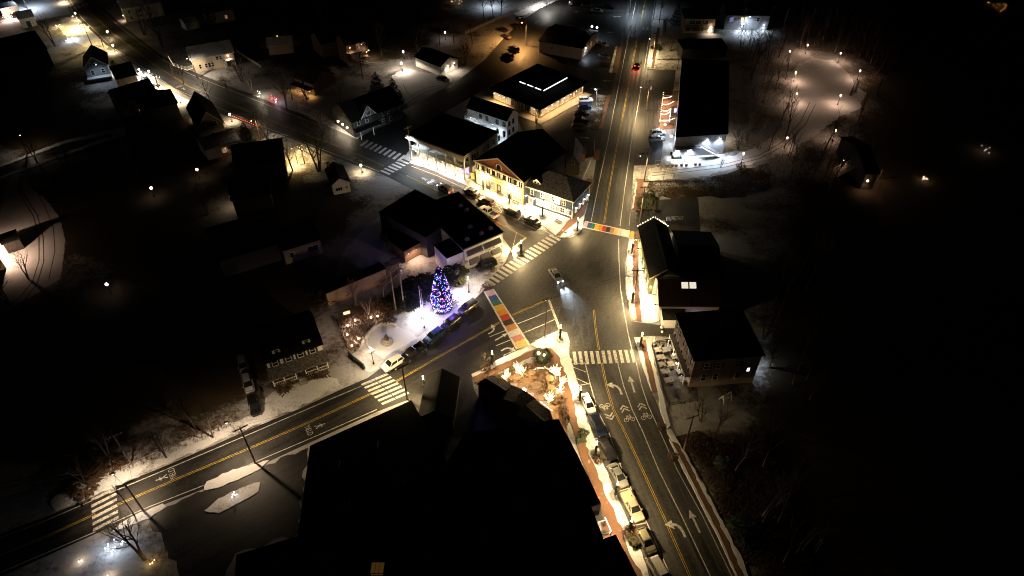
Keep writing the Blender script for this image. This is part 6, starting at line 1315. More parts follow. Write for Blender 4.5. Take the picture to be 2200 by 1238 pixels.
def evergreen(px, h, k, label, group=None, sx=1):
    c = G(*px); o = thing('evergreen_tree', label, 'tree', (c.x,c.y,0), px[0]*.7, group); o.scale = (h/10*sx, h/10*sx, h/10); put('crown', CO[k], o); put('trunk', CT, o); return o
evergreen((1836,200),5.5,1,'taller of the two narrow conifers on the lamplit drive'); evergreen((1827,206),5.0,1,'shorter of the two narrow conifers on the lamplit drive')
evergreen((835,512),8,0,'dark spruce on the snowy back yard'); evergreen((850,232),10,0,'black spruce before the snow-covered lot, larger one',None,1.5); evergreen((815,225),11,0,'black spruce behind the dark gable house',None,1.5); evergreen((1452,52),8,0,'dark evergreen beside the cream house at the top',None,1.4)

evergreen((540,330),10,0,'black evergreen beside the big tree yard',None,1.4)
for i in range(8):
    t = i/7; evergreen((752+30*t, 768+24*t), 1.7, 1, ['first','second','third','fourth','fifth','sixth','seventh','eighth'][i]+' small clipped conifer from the upper end of the park corner hedge', 'clipped conifers at the park corner', 1.7)
def bush(px, w_, h, k, label, group='shrubs', name='shrub'):
    c = G(*px); o = thing(name, label, 'shrub', (c.x,c.y,.02), px[0], group); o.scale = (w_, w_, h); put('foliage', BU[k], o); b = MB(); b.tube([(0,0,-.05),(0,0,.5)], .04, .02, 5); b.build('stem', M_bark, o); return o
for p, w_, h, k, l in (((1391,446),4.6,4.2,0,'large round clipped shrub beside the rear lot'),((1252,938),1.4,2.0,1,'dark clipped shrub on the pavement near the cafe'),((1247,948),1.6,1.7,0,'green shrub beside the dark clipped shrub'),((1166,772),3.0,2.2,0,'rounded evergreen shrub with two lit globes at the terrace tip'),((1592,364),2.2,1.8,2,'round dry shrub at the bend of the snow drive'),((1284,988),1.5,1.0,2,'dry plant bed in the snow verge behind the silver sedan'),((1358,1150),2.0,1.5,2,'brightly lit dry shrub beside the olive hatchback'),((1363,1166),1.6,1.0,0,'green shrub beside the brightly lit dry shrub'),((183,1040),5,1.2,2,'large round planting bed of dry shrubs on the west road bank'),((247,1000),3,1.4,2,'dry shrub clump before the bare utility pole'),((835,690),2.6,1.2,2,'dry round planting bed beside the park plaza'),((1046,616),1.6,.9,2,'dry bush with boulder by the slanted crosswalk'),((1044,793),1.8,.9,2,'dark planting pit under the small gold-lit tree'),((680,800),4,1.2,2,'dry shrubs before the right half of the porch'),((610,826),4,1.2,2,'dry shrubs before the left half of the porch'),((1420,920),1.4,1.0,2,'dry shrub at the foot of the snow bank by the slope pole'),((1277,214),1.6,1.2,2,'dry shrub in the planted island beneath the lot lamp'),((1270,262),2.0,1.2,2,'dry shrub at the near end of the planted island'),((1300,140),3,1.5,2,'lit shrub bed beside the tan store'),((1560,1010),3,2.4,1,'dark evergreen shrub low on the slope'),((1600,1150),4,3.5,1,'dark evergreen shrub near the bottom of the slope'),((1445,985),1.5,1.2,2,'dry tuft beside the slope pole'),((1410,105),3,1.3,1,'clipped hedge before the dark annex'),((700,640),5,2.5,2,'brown thicket shrub below the back wing'),((740,620),5,2.4,2,'brown thicket shrub nearer the outside stair')):
    bush(p, w_, h, k, l)
for p, w_, h, k, l in (((872,650),6,3.2,1,'dark evergreen thicket behind the park poles'),((905,628),6,3.6,1,'dark evergreen thicket left of the Christmas tree'),((978,602),5,3.6,0,'leafy evergreen bush between Christmas tree and sign building')): bush(p, w_, h, k, l)
# undergrowth
def undergrowth(name, poly, n, seed, hmax, m, label):
    q = random.Random(seed); b = MB()
    for x, y in scatter(poly, n, seed):
        for k in range(3):
            a = q.uniform(0,6.28); h = hmax*q.uniform(.4,1); d = Vector((math.cos(a)*.45*h, math.sin(a)*.45*h, h)); s = Vector((-math.sin(a), math.cos(a), 0))*q.uniform(.015,.04)
            p0 = Vector((x,y,0)); b.face([p0-s, p0+s, p0+d]); 
            e = p0+d*.5; f = Vector((math.cos(a+2)*.3*h, math.sin(a+2)*.3*h, h*.35)); b.face([e-s*.6, e+s*.6, e+f])
    o = b.build(name, m); tag(o, label, 'undergrowth', None, 'stuff')
undergrowth('undergrowth', polys[0], 2200, 1, 1.3, M_twig, 'twiggy undergrowth in the woods left of the lamplit circle'); undergrowth('undergrowth', polys[1], 2200, 2, 1.2, M_dryplant, 'twiggy undergrowth behind the lamplit circle')
undergrowth('undergrowth', [(1500,925),(1640,930),(1760,1250),(1625,1260),(1560,1135),(1500,1010),(1462,945)], 5200, 3, .8, M_dryplant, 'brushy undergrowth on the dark slope beside the south road')
undergrowth('undergrowth', [(1395,392),(1480,388),(1560,376),(1650,352),(1670,400),(1600,425),(1500,422),(1400,425)], 2600, 4, .7, M_dryplant, 'dry meadow brush below the snow drive')
undergrowth('undergrowth', [(722,690),(760,655),(870,640),(880,670),(820,690),(785,715),(770,755),(750,765)], 2600, 5, .9, M_dryplant, 'brown brush round the park lights')
undergrowth('undergrowth', [(200,960),(500,880),(520,905),(420,955),(260,1020),(150,1040)], 1600, 6, .8, M_dryplant, 'brush behind the snowy bank of the west road')
undergrowth('undergrowth', polys[2], 1500, 7, 1.0, M_twig, 'twiggy undergrowth below the lamplit circle')

# ================================================================== park
q = [(852,701),(835,698),(815,702),(799,712),(790,727),(789,742),(796,752),(803,757),(830,775),(900,728),(880,712)]
flat('park_plaza', q, M_clean, .012)
arc = [(852,702),(843,699),(832,698),(820,700),(808,705),(798,713),(791,723),(789,733),(790,743),(796,751),(803,757)]
wpts = [G(*p) for p in arc]; c0 = wpts[5]; o = thing('curved_stone_wall', 'low curved stone seat wall round the snowy park plaza', 'wall', (c0.x, c0.y, 0))
for i in range(len(wpts)-1):
    a, b_ = wpts[i]-c0, wpts[i+1]-c0; b = MB(); b.bar((a.x,a.y,.25),(b_.x,b_.y,.25),.55,.5); st = b.build('wall_stone', M_conc, o); b = MB(); b.bar((a.x,a.y,.54),(b_.x,b_.y,.54),.5,.07); b.build('snow_cap', M_clean, st)
c = G(832,736); o = thing('park_statue', 'small dark bronze statue on a round stone base in the park plaza', 'statue', (c.x,c.y,0))
b = MB(); b.lathe([(1.3,0),(1.3,.25),(.95,.3),(.9,.55),(.6,.6),(.55,.9)], 12); b.build('stone_base', M_conc, o)
b = MB(); b.lathe([(.45,.9),(.5,1.0),(.36,1.25),(.40,1.5),(.34,1.75),(.13,1.9),(.12,1.97),(.17,2.05),(.17,2.17),(.06,2.27)], 10)
b.tube([(.33,0,1.68),(.5,-.15,1.45),(.3,-.42,1.3)], .09, .06, 6); b.tube([(-.33,0,1.68),(-.5,-.15,1.45),(-.3,-.42,1.3)], .09, .06, 6); b.build('figure', M_bronze, o)
for (px, ty, l) in (((907,676),616,'taller white flagpole above the brightest park snow'),((911,680),634,'shorter white flagpole close beside the taller one'),((935,670),620,'white flagpole nearest the Christmas tree')):
    h = hz(px, ty); c = G(*px); o = thing('flagpole', l, 'flagpole', (c.x,c.y,0), 0, 'park flagpoles'); b = MB(); b.tube([(0,0,0),(0,0,h)], .075, .04, 8); b.build('pole', M_trim, o); b = MB(); b.ball((0,0,h+.08), .11, 8, 5); b.build('finial', M_steel, o); b = MB(); b.lathe([(.3,0),(.3,.15),(.12,.25)], 10); b.build('base', M_conc, o)
for i, (px, pw, l) in enumerate((((906,684),900,'floodlight at the foot of the taller flagpole'),((936,674),120,'floodlight at the foot of the flagpole nearest the tree'),((985,640),420,'floodlight on the snow beside the Christmas tree'))):
    c = G(*px); o = thing('park_floodlight', l, 'floodlight', (c.x,c.y,0), 0, 'park floodlights'); b = MB(); b.lathe([(.16,0),(.16,.06),(.05,.1),(.05,.6)], 8); b.build('stand', M_black, o); b = MB(); b.ball((0,0,.72), .2, 8, 5); b.build('lens', glow('flood_lens', (1,.98,.94), 30), o)
    light('POINT', (0,0,1.15), pw, WHITE, o, .15)
for i, px in enumerate(((798,687),(812,684),(764,693),(748,704),(747,724),(771,732),(757,747),(796,760))):
    c = G(*px); o = thing('garden_spot', 'small warm garden light '+['behind the plaza, left of the pair','behind the plaza, right of the pair','at the top of the brown planting','on the left rim of the brown planting','hidden in twigs on the left rim','nearest the curved wall','low on the left of the planting','at the foot of the curved wall'][i], 'garden light', (c.x,c.y,0), 0, 'garden lights in the park planting')
    b = MB(); b.tube([(0,0,0),(0,0,.4)], .04, n=6); b.lathe([(.12,.4),(.14,.45),(.02,.52)], 8); b.build('stake', M_black, o); b = MB(); b.ball((0,0,.62), .22, 8, 5); b.build('bulb', M_bulbpeach, o); light('POINT', (.0,0,1.0), 110, PEACH, o, .1)
def bench(px, px2, label, m=M_wood):
    A, B = G(*px), G(*px2); c = (A+B)/2; o = thing('park_bench', label, 'bench', (c.x,c.y,.02), math.atan2((B-A).y,(B-A).x)); L = max(1.8, min(2.6, (B-A).length))
    for i in range(4): b = MB(); b.box(-L/2,L/2,-.24+.12*i,-.14+.12*i,.42,.46); b.build('seat_slat', m, o)
    for i in range(3): b = MB(); b.box(-L/2,L/2,.26,.30,.55+.14*i,.65+.14*i); b.build('back_slat', m, o)
    for x in (-L/2+.15,L/2-.15):
        for y in (-.2,.25): b = MB(); b.box(x-.04,x+.04,y-.04,y+.04,0,.42 if y < 0 else .95); b.build('leg', M_black, o)
    return o
bench((972,659),(985,650),'dark park bench beside the Christmas tree'); bench((1192,477),(1205,484),'snowy bench at the right end of the navy inn'); bench((1070,420),(1080,425),'bench on the pavement before the yellow shopfront'); bench((1100,436),(1114,442),'snowy bench between the yellow shopfront and navy inn')
# Christmas tree
c = G(951,664); o = thing('christmas_tree', 'tall Christmas tree covered in blue, violet and red lights in the park', 'tree', (c.x,c.y,0))
egg = lambda t: min(1.0, .62+1.6*t)*(1-t)**.72
put('crown', conifer_mesh(11.8,2.65,21,9000,.30,None,'egg'), o); b = MB(); b.tube([(0,0,-.1),(0,0,11)], .22, .03, 8); b.build('trunk', M_bark, o)
q = random.Random(9); cols = [('blue',(.10,.18,1.0),8,620),('violet',(.45,.10,1.0),7,420),('cyan',(.25,.7,1.0),6,120),('red',(1.0,.06,.05),6,50),('pink',(.9,.2,.8),5,40),('amber',(1.0,.5,.15),6,30)]
for nm, cc, st, n in cols:
    b = MB()
    for i in range(n):
        t = 1-math.sqrt(q.random()); a = q.uniform(0,6.283); r = 2.75*egg(t)*q.uniform(.95,1.06); b.ball((r*math.cos(a), r*math.sin(a), 11.8*(.03+.97*t)), .065, 5, 4)
    x = b.build(nm+'_bulbs', glow('tree_bulb_'+nm, cc, st), o); x['kind'] = 'stuff'
for a in range(4): light('POINT', (3.3*math.cos(a*1.57+.6), 3.3*math.sin(a*1.57+.6), 1.8), 120, (.30,.2,1.0), o, .3)
for k in range(9): light('POINT', ((3.1-.24*k)*math.cos(k*2.3-1.2), (3.1-.24*k)*math.sin(k*2.3-1.2), 2.0+k*1.0), 130, (.28,.16,1.0), o, .2)
for a, b_ in ((-4.6,.8),(-4.0,3.2)): light('POINT', (a,b_,1.6), 420, (.26,.18,1.0), o, .3)
c = G(1048,612); o = MB(); 
bx_ = MB(); bx_.prism([(-.9,-.4),(.2,-.7),(1.1,-.2),(.9,.5),(-.3,.6)], 0, .55); x = bx_.build('boulder', M_conc); x.location = (c.x,c.y,.05); tag(x, 'long snowy boulder at the west end of the slanted crosswalk', 'boulder')
c = G(747,682); o = thing('notice_box', 'small pale notice box on a post behind the park planting', 'sign', (c.x,c.y,0), .4); b = MB(); b.box(-.05,.05,-.05,.05,0,1.0); b.build('post', M_wood, o); b = MB(); b.box(-.7,.7,-.12,.12,1.0,2.0); b.build('board', M_trim, o); b = MB(); b.box(-.85,.85,-.3,.3,2.0,2.1); b.build('cap', M_wood, o)

# ================================================================== cafe terrace
def table_round(px, label, group, r=.75, chairs=4, m=M_wood, snow=False):
    c = G(*px); o = thing('terrace_table', label, 'table', (c.x,c.y,.02), px[0]*.3, group); b = MB(); b.lathe([(r,.70),(r,.75)], 14); b.build('table_top', m, o); b = MB(); b.lathe([(.3,0),(.06,.05),(.06,.7)], 8); b.build('pedestal', M_black, o)
    for i in range(chairs):
        a = i*6.283/chairs+.4; x, y = (r+.45)*math.cos(a), (r+.45)*math.sin(a); k = thing('terrace_chair', ['right-hand','far','left-hand','near'][i%4]+' chair at the '+label, 'chair', (c.x+x,c.y+y,.02), a-math.pi/2, 'chairs at the '+label)
        b = MB(); b.box(-.22,.22,-.22,.22,.42,.46); b.build('seat', m, k); b = MB(); b.box(-.22,.22,.2,.24,.5,.88); b.build('backrest', m, k)
        for sx in (-.19,.19):
            for sy in (-.19,.19): b = MB(); b.box(sx-.02,sx+.02,sy-.02,sy+.02,0,.42); b.build('leg', M_black, k)
for p, l, r in (((1153,832),'large round table in the middle of the cafe terrace',.95),((1111,815),'reddish round table by the left wrapped tree',.8),((1181,818),'reddish round table under the right wrapped tree',.8),((1184,838),'round table beside the right wrapped trunk',.7),((1161,860),'reddish round table against the cafe wing',.8),((1143,806),'round table by the lit hedge of the terrace',.7)): table_round(p, l, 'cafe terrace tables', r, 4, M_brown)
# light-wrapped trees
def wrapped(px, h, label, seed):
    c = G(*px); o = thing('wrapped_tree', label, 'tree', (c.x,c.y,.02), seed, 'light-wrapped trees on the cafe terrace'); rr2 = random.Random(seed); T = MB(); L = MB(); W_ = MB()
    def go(p, d, ln, r, lv):
        pts = [p]; q2 = p.copy(); dd = d.copy()
        for i in range(4): dd = (dd+Vector((rr2.uniform(-1,1),rr2.uniform(-1,1),rr2.uniform(-.1,.5)))*.2).normalized(); q2 = q2+dd*ln/4; pts.append(q2.copy())
        T.tube(pts, r, r*.5, 5)
        W_.tube([p_+Vector((r*.9,-r*.4,.02)) for p_ in pts], .03, .018, 4)
        for i in range(4):
            for k in range(3):
                pp = pts[i].lerp(pts[i+1], (k+.5)/3); a = rr2.uniform(0,6.28); W_.ball((pp.x+math.cos(a)*(r+.04), pp.y+math.sin(a)*(r+.04), pp.z), .05, 4, 3)
        if lv < 2:
            for i in range(9 if lv == 0 else 4):
                a = rr2.uniform(0,6.28)+i*1.3; go(pts[rr2.choice((2,3,4))], (dd*.7+Vector((math.cos(a),math.sin(a),.75))).normalized(), ln*rr2.uniform(.6,.85), r*.55, lv+1)
    go(Vector((0,0,0)), Vector((0,0,1)), h*.5, .1, 0)
    T.build('trunk', M_bark, o); x = W_.build('fairy_lights', glow('fairy_light', (1.0,.66,.33), 3.4), o); x['kind'] = 'stuff'; light('POINT', (.3,-.3,h*.55), 520, GOLD, o, .4)
wrapped((1123,812),3.8,'light-wrapped tree at the top of the cafe terrace',1); wrapped((1090,822),3.2,'light-wrapped tree beside the cafe gable',2); wrapped((1198,848),4.4,'largest light-wrapped tree on the pavement side of the terrace',3); wrapped((1194,815),3.6,'light-wrapped tree near the top right of the terrace',4); wrapped((1178,868),3.0,'low light-wrapped tree against the cafe wing',6)
b = MB(); q = random.Random(4); pp = [G(*p) for p in ((1148,800),(1160,797),(1172,797),(1186,800))]
for a, c in zip(pp, pp[1:]):
    for i in range(14): t = i/14; p = a.lerp(c, t); b.ball((p.x+q.uniform(-.1,.1), p.y+q.uniform(-.1,.1), .9+q.uniform(-.2,.2)), .07, 5, 3)
x = b.build('fairy_light_string', glow('fairy_light', (1.0,.66,.33), 3.4)); tag(x, 'string of fairy lights along the terrace hedge', 'string lights', None, 'stuff')
for i, px in enumerate(((1157,759),(1169,763))):
    c = G(*px, 2.2); b = MB(); b.ball((0,0,0), .3 if i == 0 else .22, 10, 6); x = b.build('lit_globe', M_bulb); x.location = (c.x,c.y,2.2); tag(x, ['larger lit globe in the shrub at the terrace tip','smaller lit globe in the shrub at the terrace tip'][i], 'lamp'); light('POINT', (c.x,c.y+.1,2.75), 110, SOFT, None, .15)
# boat planter, kerb-side board
c = G(1215,894); o = thing('boat_planter', 'small wooden boat used as planter beside the brick pavement', 'planter', (c.x,c.y,.1), R(104)); b = MB()
S = [(-1.9,.05,.25,.55),(-1.2,.42,.06,.5),(0,.55,0,.48),(1.2,.40,.08,.52),(1.9,.04,.3,.62)]; n = 0
for x, hw, z0, z1 in S: b.v += [(x,-hw,z1),(x,-hw*.6,z0),(x,hw*.6,z0),(x,hw,z1)]
for i in range(4):
    for k in range(3): b.f.append((i*4+k, i*4+k+1, i*4+5+k, i*4+4+k))
b.build('hull', M_brown, o); put('plants', BU[2], o, (.1,0,.25)).scale = (1.3,.8,.6)
c = G(1243,952); o = thing('pavement_board', 'blue folding board sign on the brick pavement by the shop block', 'sign', (c.x,c.y,.11), R(14)); b = MB(); b.face([(-.45,-.4,0),(.45,-.4,0),(.45,0,1.2),(-.45,0,1.2)]); b.face([(.45,.4,0),(-.45,.4,0),(-.45,0,1.2),(.45,0,1.2)]); b.build('board', mat('blue_board',(.05,.14,.28),rough=.6), o)
c = G(1016,388); o = thing('yellow_banner', 'bright yellow lit banner between the porch building and yellow shopfront', 'banner', (c.x,c.y,.1), -.4); b = MB(); b.box(-.5,.5,-.04,.04,.3,2.2); b.build('cloth', mat('yellow_cloth',(.7,.55,.05),rough=.8,emis=(1,.75,.1),es=.6), o); b = MB(); b.box(-.04,.04,.05,.12,0,2.4); b.build('post', M_black, o)
# ================================================================== hotel terrace, drive furniture, fences
flat('hotel_terrace', [(1400,742),(1460,725),(1496,812),(1500,862),(1438,872)], mat('snowy_decking', (.22,.20,.18), (.12,.11,.10), 1.2, .9, .2, world=True), .02)
for i, (px, l) in enumerate((((1413,757),'at the far street corner'),((1444,750),'at the far corner near the wall'),((1429,757),'at the far side between two corners'),((1450,771),'second from the far end near the wall'),((1418,773),'second from the far end by the fence'),((1423,788),'third from the far end by the fence'),((1438,788),'in the middle of the terrace'),((1428,803),'fourth from the far end by the fence'),((1462,803),'fourth from the far end near the wall'),((1436,822),'nearest on the fence side'),((1467,819),'nearest on the wall side'))):
    c = G(*px); o = thing('snowy_table', 'square snow-covered table '+l, 'table', (c.x,c.y,.02), R(14), 'snow-covered tables on the hotel terrace')
    b = MB(); b.box(-.85,.85,-.65,.65,.68,.74); b.build('table_top', M_wood, o); b = MB(); b.box(-.83,.83,-.63,.63,.741,.82); b.build('snow_cover', mat('thin_table_snow', (.34,.33,.32), (.20,.195,.19), 3.0, .9), o)
    for sx in (-.52,.52):
        for sy in (-.4,.4): b = MB(); b.box(sx-.04,sx+.04,sy-.04,sy+.04,0,.68); b.build('leg', M_black, o)
    for sy in (-1,1):
        k = thing('slatted_chair', ('dark far' if sy > 0 else 'dark near')+' chair at the square snow-covered table '+l, 'chair', (c.x-sy*.25,c.y+sy*.98,.02), R(14)+(0 if sy > 0 else math.pi), 'dark chairs at the snow-covered table '+l)
        b = MB(); b.box(-.24,.24,-.22,.22,.40,.45); b.build('seat', M_black, k); b = MB(); b.box(-.24,.24,.2,.25,.45,.95); b.build('backrest', M_black, k)
        for sx in (-.2,.2):
            for q_ in (-.18,.18): b = MB(); b.box(sx-.02,sx+.02,q_-.02,q_+.02,0,.4); b.build('leg', M_black, k)
def fence(pts, label, m, h=1.0, gap=2.0, rails=2, pick=0, name='fence', z=0.0):
    W_ = [G(*p) for p in pts]; c = W_[0]; o = thing(name, label, 'fence', (c.x,c.y,z))
    for a, b_ in zip(W_, W_[1:]):
        a, b_ = a-c, b_-c; n = max(1, int((b_-a).length/gap))
        for i in range(n+1): p = a.lerp(b_, i/n); q = MB(); q.box(p.x-.05,p.x+.05,p.y-.05,p.y+.05,0,h+.06); q.build('post', m, o)
        for k in range(rails): q = MB(); zz = h*(k+1)/rails-.05; q.bar((a.x,a.y,zz),(b_.x,b_.y,zz),.04,.07); q.build('rail', m, o)
        if pick:
            q = MB(); L = (b_-a).length; nn = int(L/pick)
            for i in range(nn): p = a.lerp(b_, (i+.5)/nn); q.box(p.x-.04,p.x+.04,p.y-.02,p.y+.02,.05,h)
            for f in [q]: x = f.build('pickets', m, o); x['kind'] = 'stuff'
    return o
fence([(1400,744),(1412,790),(1424,840),(1438,873)], 'dark post fence between the table terrace and the pavement', M_black, 1.0, 1.6, 2, .25)
fence([(1400,743),(1432,736),(1458,728)], 'dark fence at the far end of the table terrace', M_black, 1.0, 1.6, 2)
fence([(1438,873),(1470,868),(1498,862)], 'dark fence at the near end of the table terrace', M_black, 1.0, 1.6, 2)
fence([(1431,475),(1466,473)], 'white slatted railing at the rear lot, brightly lit', M_trim, 1.2, 3, 2, .3)
fence([(360,120),(372,140),(402,150),(415,146)], 'white railing edged with lights round the snow-roofed house yard', M_trim, 1.0, 1.5, 2, .3)
fence([(508,112),(535,130),(560,145)], 'white picket fence beside the snow-roofed house', M_trim, 1.0, 2, 2, .35)
fence([(60,330),(145,300)], 'rail fence along the far bank of the local street', M_wood, 1.0, 2.5, 2); fence([(120,340),(146,332)], 'rail fence on the near bank of the local street', M_wood, 1.0, 2, 2)
fence([(835,165),(865,150)], 'board fence behind the snow-covered lot', M_wood, 1.3, 2, 3, .4)
fence([(1000,75),(1060,48),(1110,25),(1135,18)], 'pale fence along the far side of the sodium-lit street', M_trim, 1.2, 3, 2, .4)
fence([(260,1010),(345,972),(420,940),(512,885)], 'low stone-dark fence above the snowy bank of the west road', M_wood, .8, 3, 2)
fence([(1425,45),(1422,75)], 'white picket fence beside the far brick pavement', M_trim, 1.0, 2, 2, .3)
fence([(1268,352),(1250,395)], 'white fence behind the navy inn beside the brick pavement', M_trim, 1.2, 2, 2, .3)
for i, px in enumerate(((1413,358),(1433,358),(1444,358),(1452,358),(1464,357),(1474,357),(1494,355),(1503,355))):
    c = G(*px); o = thing('barrel_planter', ['first barrel planter on the snow bank, nearest the road','second barrel planter on the snow bank','third barrel planter on the snow bank','fourth barrel planter on the snow bank','fifth barrel planter on the snow bank','sixth barrel planter on the snow bank','left of the last two barrel planters','last barrel planter on the snow bank, farthest from the road'][i], 'planter', (c.x,c.y,0), 0, 'barrel planters on the snow bank'); b = MB(); b.lathe([(.34,0),(.42,.35),(.36,.7)], 10); b.build('barrel', M_brown, o); b = MB(); b.lathe([(.33,.7),(.05,.82)], 10); b.build('snow_cap', M_clean, o)
fence([(1408,352),(1440,350),(1490,347)], 'thin cable fence on the snow bank beside the restaurant', M_steel, 1.0, 3, 2)
c = G(1433,384); o = thing('white_arbor', 'white arbor frame standing in the snow beside the drive', 'arbor', (c.x,c.y,0), .1)
for x in (-1.3,1.3):
    for y in (-.8,.8): b = MB(); b.box(x-.07,x+.07,y-.07,y+.07,0,2.4); b.build('post', M_trim, o)
for y in (-.8,.8): b = MB(); b.box(-1.6,1.6,y-.06,y+.06,2.4,2.56); b.build('beam', M_trim, o)
for i in range(5): b = MB(); b.box(-1.3+.65*i-.05,-1.3+.65*i+.05,-1.1,1.1,2.56,2.66); b.build('slat', M_trim, o)
# lit column sign by the rear lot
c = G(1418,512); o = thing('lit_column', 'tall white column edged with bulbs at the corner of the green gabled shop', 'sign', (c.x,c.y,.1)); h = 4.6; b = MB(); b.box(-.35,.35,-.35,.35,0,h); b.box(-.5,.5,-.5,.5,h,h+.2); b.build('column', M_trim, o)
for i in range(12): b = MB(); b.ball((.42,-.38,.3+h*i/12), .09, 6, 4); b.build('bulb', M_bulb, o)
light('POINT', (-1.0,-.6,3.6), 700, WHITE, o, .15)
# swing seat, stacked stones, snow globes
c = G(1558,860); o = thing('swing_seat', 'pale garden swing seat on the dark lawn below the hotel', 'swing', (c.x,c.y,0), .5)
for x in (-.9,.9):
    for y in (-.7,.7): b = MB(); b.bar((x,y,0),(x,0,1.9),.08,.08); b.build('leg', M_trim, o)
b = MB(); b.bar((-1,0,1.9),(1,0,1.9),.1,.1); b.build('beam', M_trim, o); b = MB(); b.box(-.7,.7,-.3,.25,.5,.57); b.build('seat', M_trim, o); b = MB(); b.box(-.7,.7,.25,.3,.57,1.1); b.build('backrest', M_trim, o)
c = G(1405,737); o = thing('stacked_stones', 'tapering stack of round stones at the terrace corner', 'sculpture', (c.x,c.y,0))
for i in range(5): b = MB(); b.ball((0,0,.2+.36*i), .42-.06*i, 8, 5, .5); b.build('stone', M_conc, o)
for i, px in enumerate(((1421,706),(1422,716))):
    c = G(*px); b = MB(); b.ball((0,0,.4), .36-.08*i, 10, 6); x = b.build('white_ball', M_trim); x.location = (c.x,c.y,0); tag(x, ['larger white ball ornament beside the house drive','smaller white ball ornament beside the house drive'][i], 'ornament')
# yard decorations
def deco(px, label, col, st, pw, n=10, spread=1.2, zmax=1.5, lc=None):
    c = G(*px); o = thing('yard_lights', label, 'decoration', (c.x,c.y,0)); b = MB(); q = random.Random(px[0]); b.tube([(0,0,0),(0,0,zmax)], .04, n=5); b.build('stake', M_black, o)
    for i in range(n): b = MB(); b.ball((q.uniform(-spread,spread), q.uniform(-spread,spread), q.uniform(.2,zmax)), .09, 8, 5); b.build('bulb', glow('deco_%d' % px[0], col, st), o)
    if pw: light('POINT', (0,0,zmax+.35), pw*1.6, lc or col, o, .2)
deco((588,216),'red glowing yard decoration beside the north-west road',(1,.05,.05),6,60,8,.7); deco((596,222),'pale blue yard decoration beside the red one',(.8,.85,1),8,40,4,.5); deco((560,210),'white glowing yard figure above the red decorations',(1,.85,.6),10,240,6,.6,2.2)
deco((240,1182),'cluster of blue-white yard lights at the bottom left',(.7,.82,1),14,170,7,1.3,1.0); deco((266,1172),'single bright blue-white star above the yard lights',(.75,.85,1),16,40,2,.25,1.6); deco((174,1206),'small warm yard light at the bottom left',(1,.75,.5),10,30,3,.4,.6); deco((235,1238),'warm yard light cut by the bottom edge',(1,.75,.5),8,40,3,.4,.6); deco((325,1208),'amber yard light behind the bottom bare tree',(1,.6,.2),4,20,4,.6,.8)
deco((505,1070),'small light-wrapped bush beside the snowy island',(1,.8,.65),6,8,8,.35,1.6); deco((155,88),'cold white snow-lit decoration in the bright yard',(.8,.9,1),12,420,10,1.5,1.2); deco((2112,326),'lit house window glow behind the far right trees',(1,.8,.65),3,25,5,1.5,2.0); deco((1985,388),'small glow behind trees at the far right',(1,.7,.45),5,25,6,.8,1.0); deco((2145,18),'row of faint amber lights at the top right edge',(1,.5,.15),3,0,14,5,.8)
deco((650,330),'gold string lights under the bare trees',(1,.72,.3),6,300,14,2.0,1.6); deco((980,8),'amber window lights of a far house at the top',(1,.7,.35),6,10,8,2.5,2.5); deco((20,45),'bright pinkish shop glow at the left top corner',(1,.7,.55),8,900,10,1.5,2.2)
deco((610,335),'warm yard lights beside the dark house under the big tree',(1,.7,.4),6,220,8,1.2,1.4); deco((125,60),'gold lights before the bright snowy yard',(1,.75,.35),6,260,8,1.2,1.4)
c = G(522,262); o = thing('red_bulb_railing', 'railing strung with small red bulbs along the north-west road', 'railing', (c.x,c.y,0)); A = G(497,254)-c; B = G(556,277)-c
b = MB(); b.bar((A.x,A.y,.9),(B.x,B.y,.9),.05,.05); b.build('rail', M_wood, o)
for i in range(14): t = i/13; p = A.lerp(B, t); b = MB(); b.ball((p.x,p.y,.95), .11, 6, 4); b.build('bulb', glow('red_string', (1,.12,.05), 4), o)
for i in range(5): t = i/4; p = A.lerp(B, t); b = MB(); b.box(p.x-.05,p.x+.05,p.y-.05,p.y+.05,0,.9); b.build('post', M_wood, o)
c = G(402,152)
b = MB(); pts = [G(361,121,1.1), G(373,141,1.1), G(402,151,1.1), G(414,147,1.1)]; b.tube(pts, .07, n=5); x = b.build('rope_light', glow('rope_light_soft', (1,.75,.45), 1.6)); tag(x, 'warm rope light along the white railing of the snow-roofed house', 'rope light')

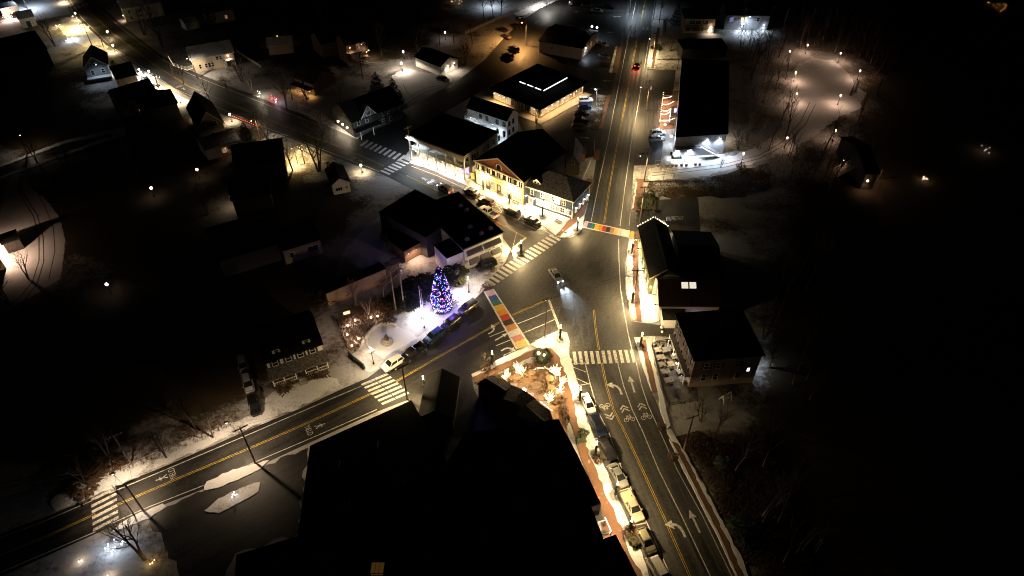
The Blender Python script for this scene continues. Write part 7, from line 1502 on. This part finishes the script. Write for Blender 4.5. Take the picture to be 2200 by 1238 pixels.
for i, (p, h, k, l) in enumerate((((120,100),11,1,'bare tree behind the bright snowy yard'),((222,100),8,0,'bare tree at the kerb before the grey gable house'),((270,30),12,3,'tall bare tree left of the corner cottage'),((310,75),12,2,'wide bare tree across the road from the bright yard'),((372,165),8,0,'bare tree at the kerb below the railed yard'),((395,180),9,1,'bare tree on the kerb before the crosswalk of the upper road'),((520,175),10,2,'bare tree before the white picket fence'),((545,205),9,1,'bare tree beside the glowing yard figure'),((500,225),8,3,'slim bare tree across from the red-lit railing'),((575,300),9,2,'bare tree at the edge of the gold-lit yard'),((600,345),8,0,'bare tree before the black-roofed tree house'),((660,215),10,1,'bare tree above the dark gable house yard'),((735,240),9,0,'bare tree behind the dark gable house entrance'),((780,170),10,3,'slim bare tree below the balcony house'),((820,120),11,1,'bare tree right of the balcony house'),((900,115),10,2,'bare tree behind the snow-covered lot lamps'),((1000,140),9,1,'bare tree at the kerb of the side street'),((1015,95),10,0,'bare tree beside the pale fence of the side street'),((460,60),12,2,'wide bare tree among the dark gardens at the top'),((700,80),11,3,'slim bare tree among the dark gardens'),((80,350),8,1,'bare tree on the near bank of the local street'),((150,370),9,2,'bare tree below the rail fence of the local street'),((250,330),10,0,'bare tree in the dark garden below the local street'),((300,380),9,3,'slim bare tree above the garden stairs'),((1440,110),7,2,'bare tree in the snowy yard before the dark annex'),((1455,150),6,0,'bare tree beside the restaurant lot corner'),((1430,70),6,1,'bare tree before the cream house lawn'))):
    tree(p, h, k, l, i*1.7)
H = House('hedge_cottage', 'unlit cottage with dark hip roof beside the wide tree at the top', (440,30), (500,20), None, 4.2, depth=8); H.walls(M_tan, 'hip', 2.4).roof(M_shingle, .35); H.win('f', H.w*.3, 1.2, .9, 1.3); H.win('f', H.w*.7, 1.2, .9, 1.3, pane=M_windim)
H = House('upper_brick_house', 'unlit brick house with dark roof above the orange porch house', (690,95), (730,85), None, 5, depth=9); H.walls(M_brown, 'gx', 2.6).roof(M_roof, .35); H.win('f', H.w*.5, 3, .9, 1.2)
H = House('white_lot_building', 'snow-roofed white building beside the upper lot', (40,42), (72,36), None, 3.4, 'building', depth=7); H.walls(M_white, 'gx', 1.6).roof(M_roofsnow, .3); H.door('f', H.w*.5, 1.2, 2.1, M_dark)
H = House('lot_shop', 'long white shop at the top left corner with lit front', (0,20), (36,12), None, 3.4, 'building', depth=6); H.walls(M_white, 'flat').roof(M_roofsnow, .3); H.win('f', H.w*.4, .9, 1.6, 1.4, (2,1), pane=M_winwarm); H.walllamp('f', H.w*.5, 2.8, 600, PEACH, M_bulbpeach, .2, .6)
fence([(196,108),(204,104),(212,112)], 'short iron fence before the bright snowy yard', M_black, 1.0, 1.5, 2)

for p, w_, h, l in (((1084,816),1.8,1.3,'golden dry shrub at the gable end of the cafe'),((1104,800),1.8,1.2,'golden dry shrub at the top left of the terrace'),((1135,792),1.6,1.0,'golden dry shrub between terrace hedge and wrapped tree'),((1190,800),1.8,1.3,'golden dry shrub beside the top right wrapped tree'),((1202,830),1.6,1.2,'golden dry shrub on the pavement edge of the terrace'),((1206,862),1.6,1.2,'golden dry shrub below the largest wrapped tree'),((1186,862),1.4,1.1,'golden dry shrub against the cafe wing'),((1210,880),1.5,1.0,'golden dry shrub beside the boat planter')): bush(p, w_, h, 2, l, 'dry shrubs on the cafe terrace')
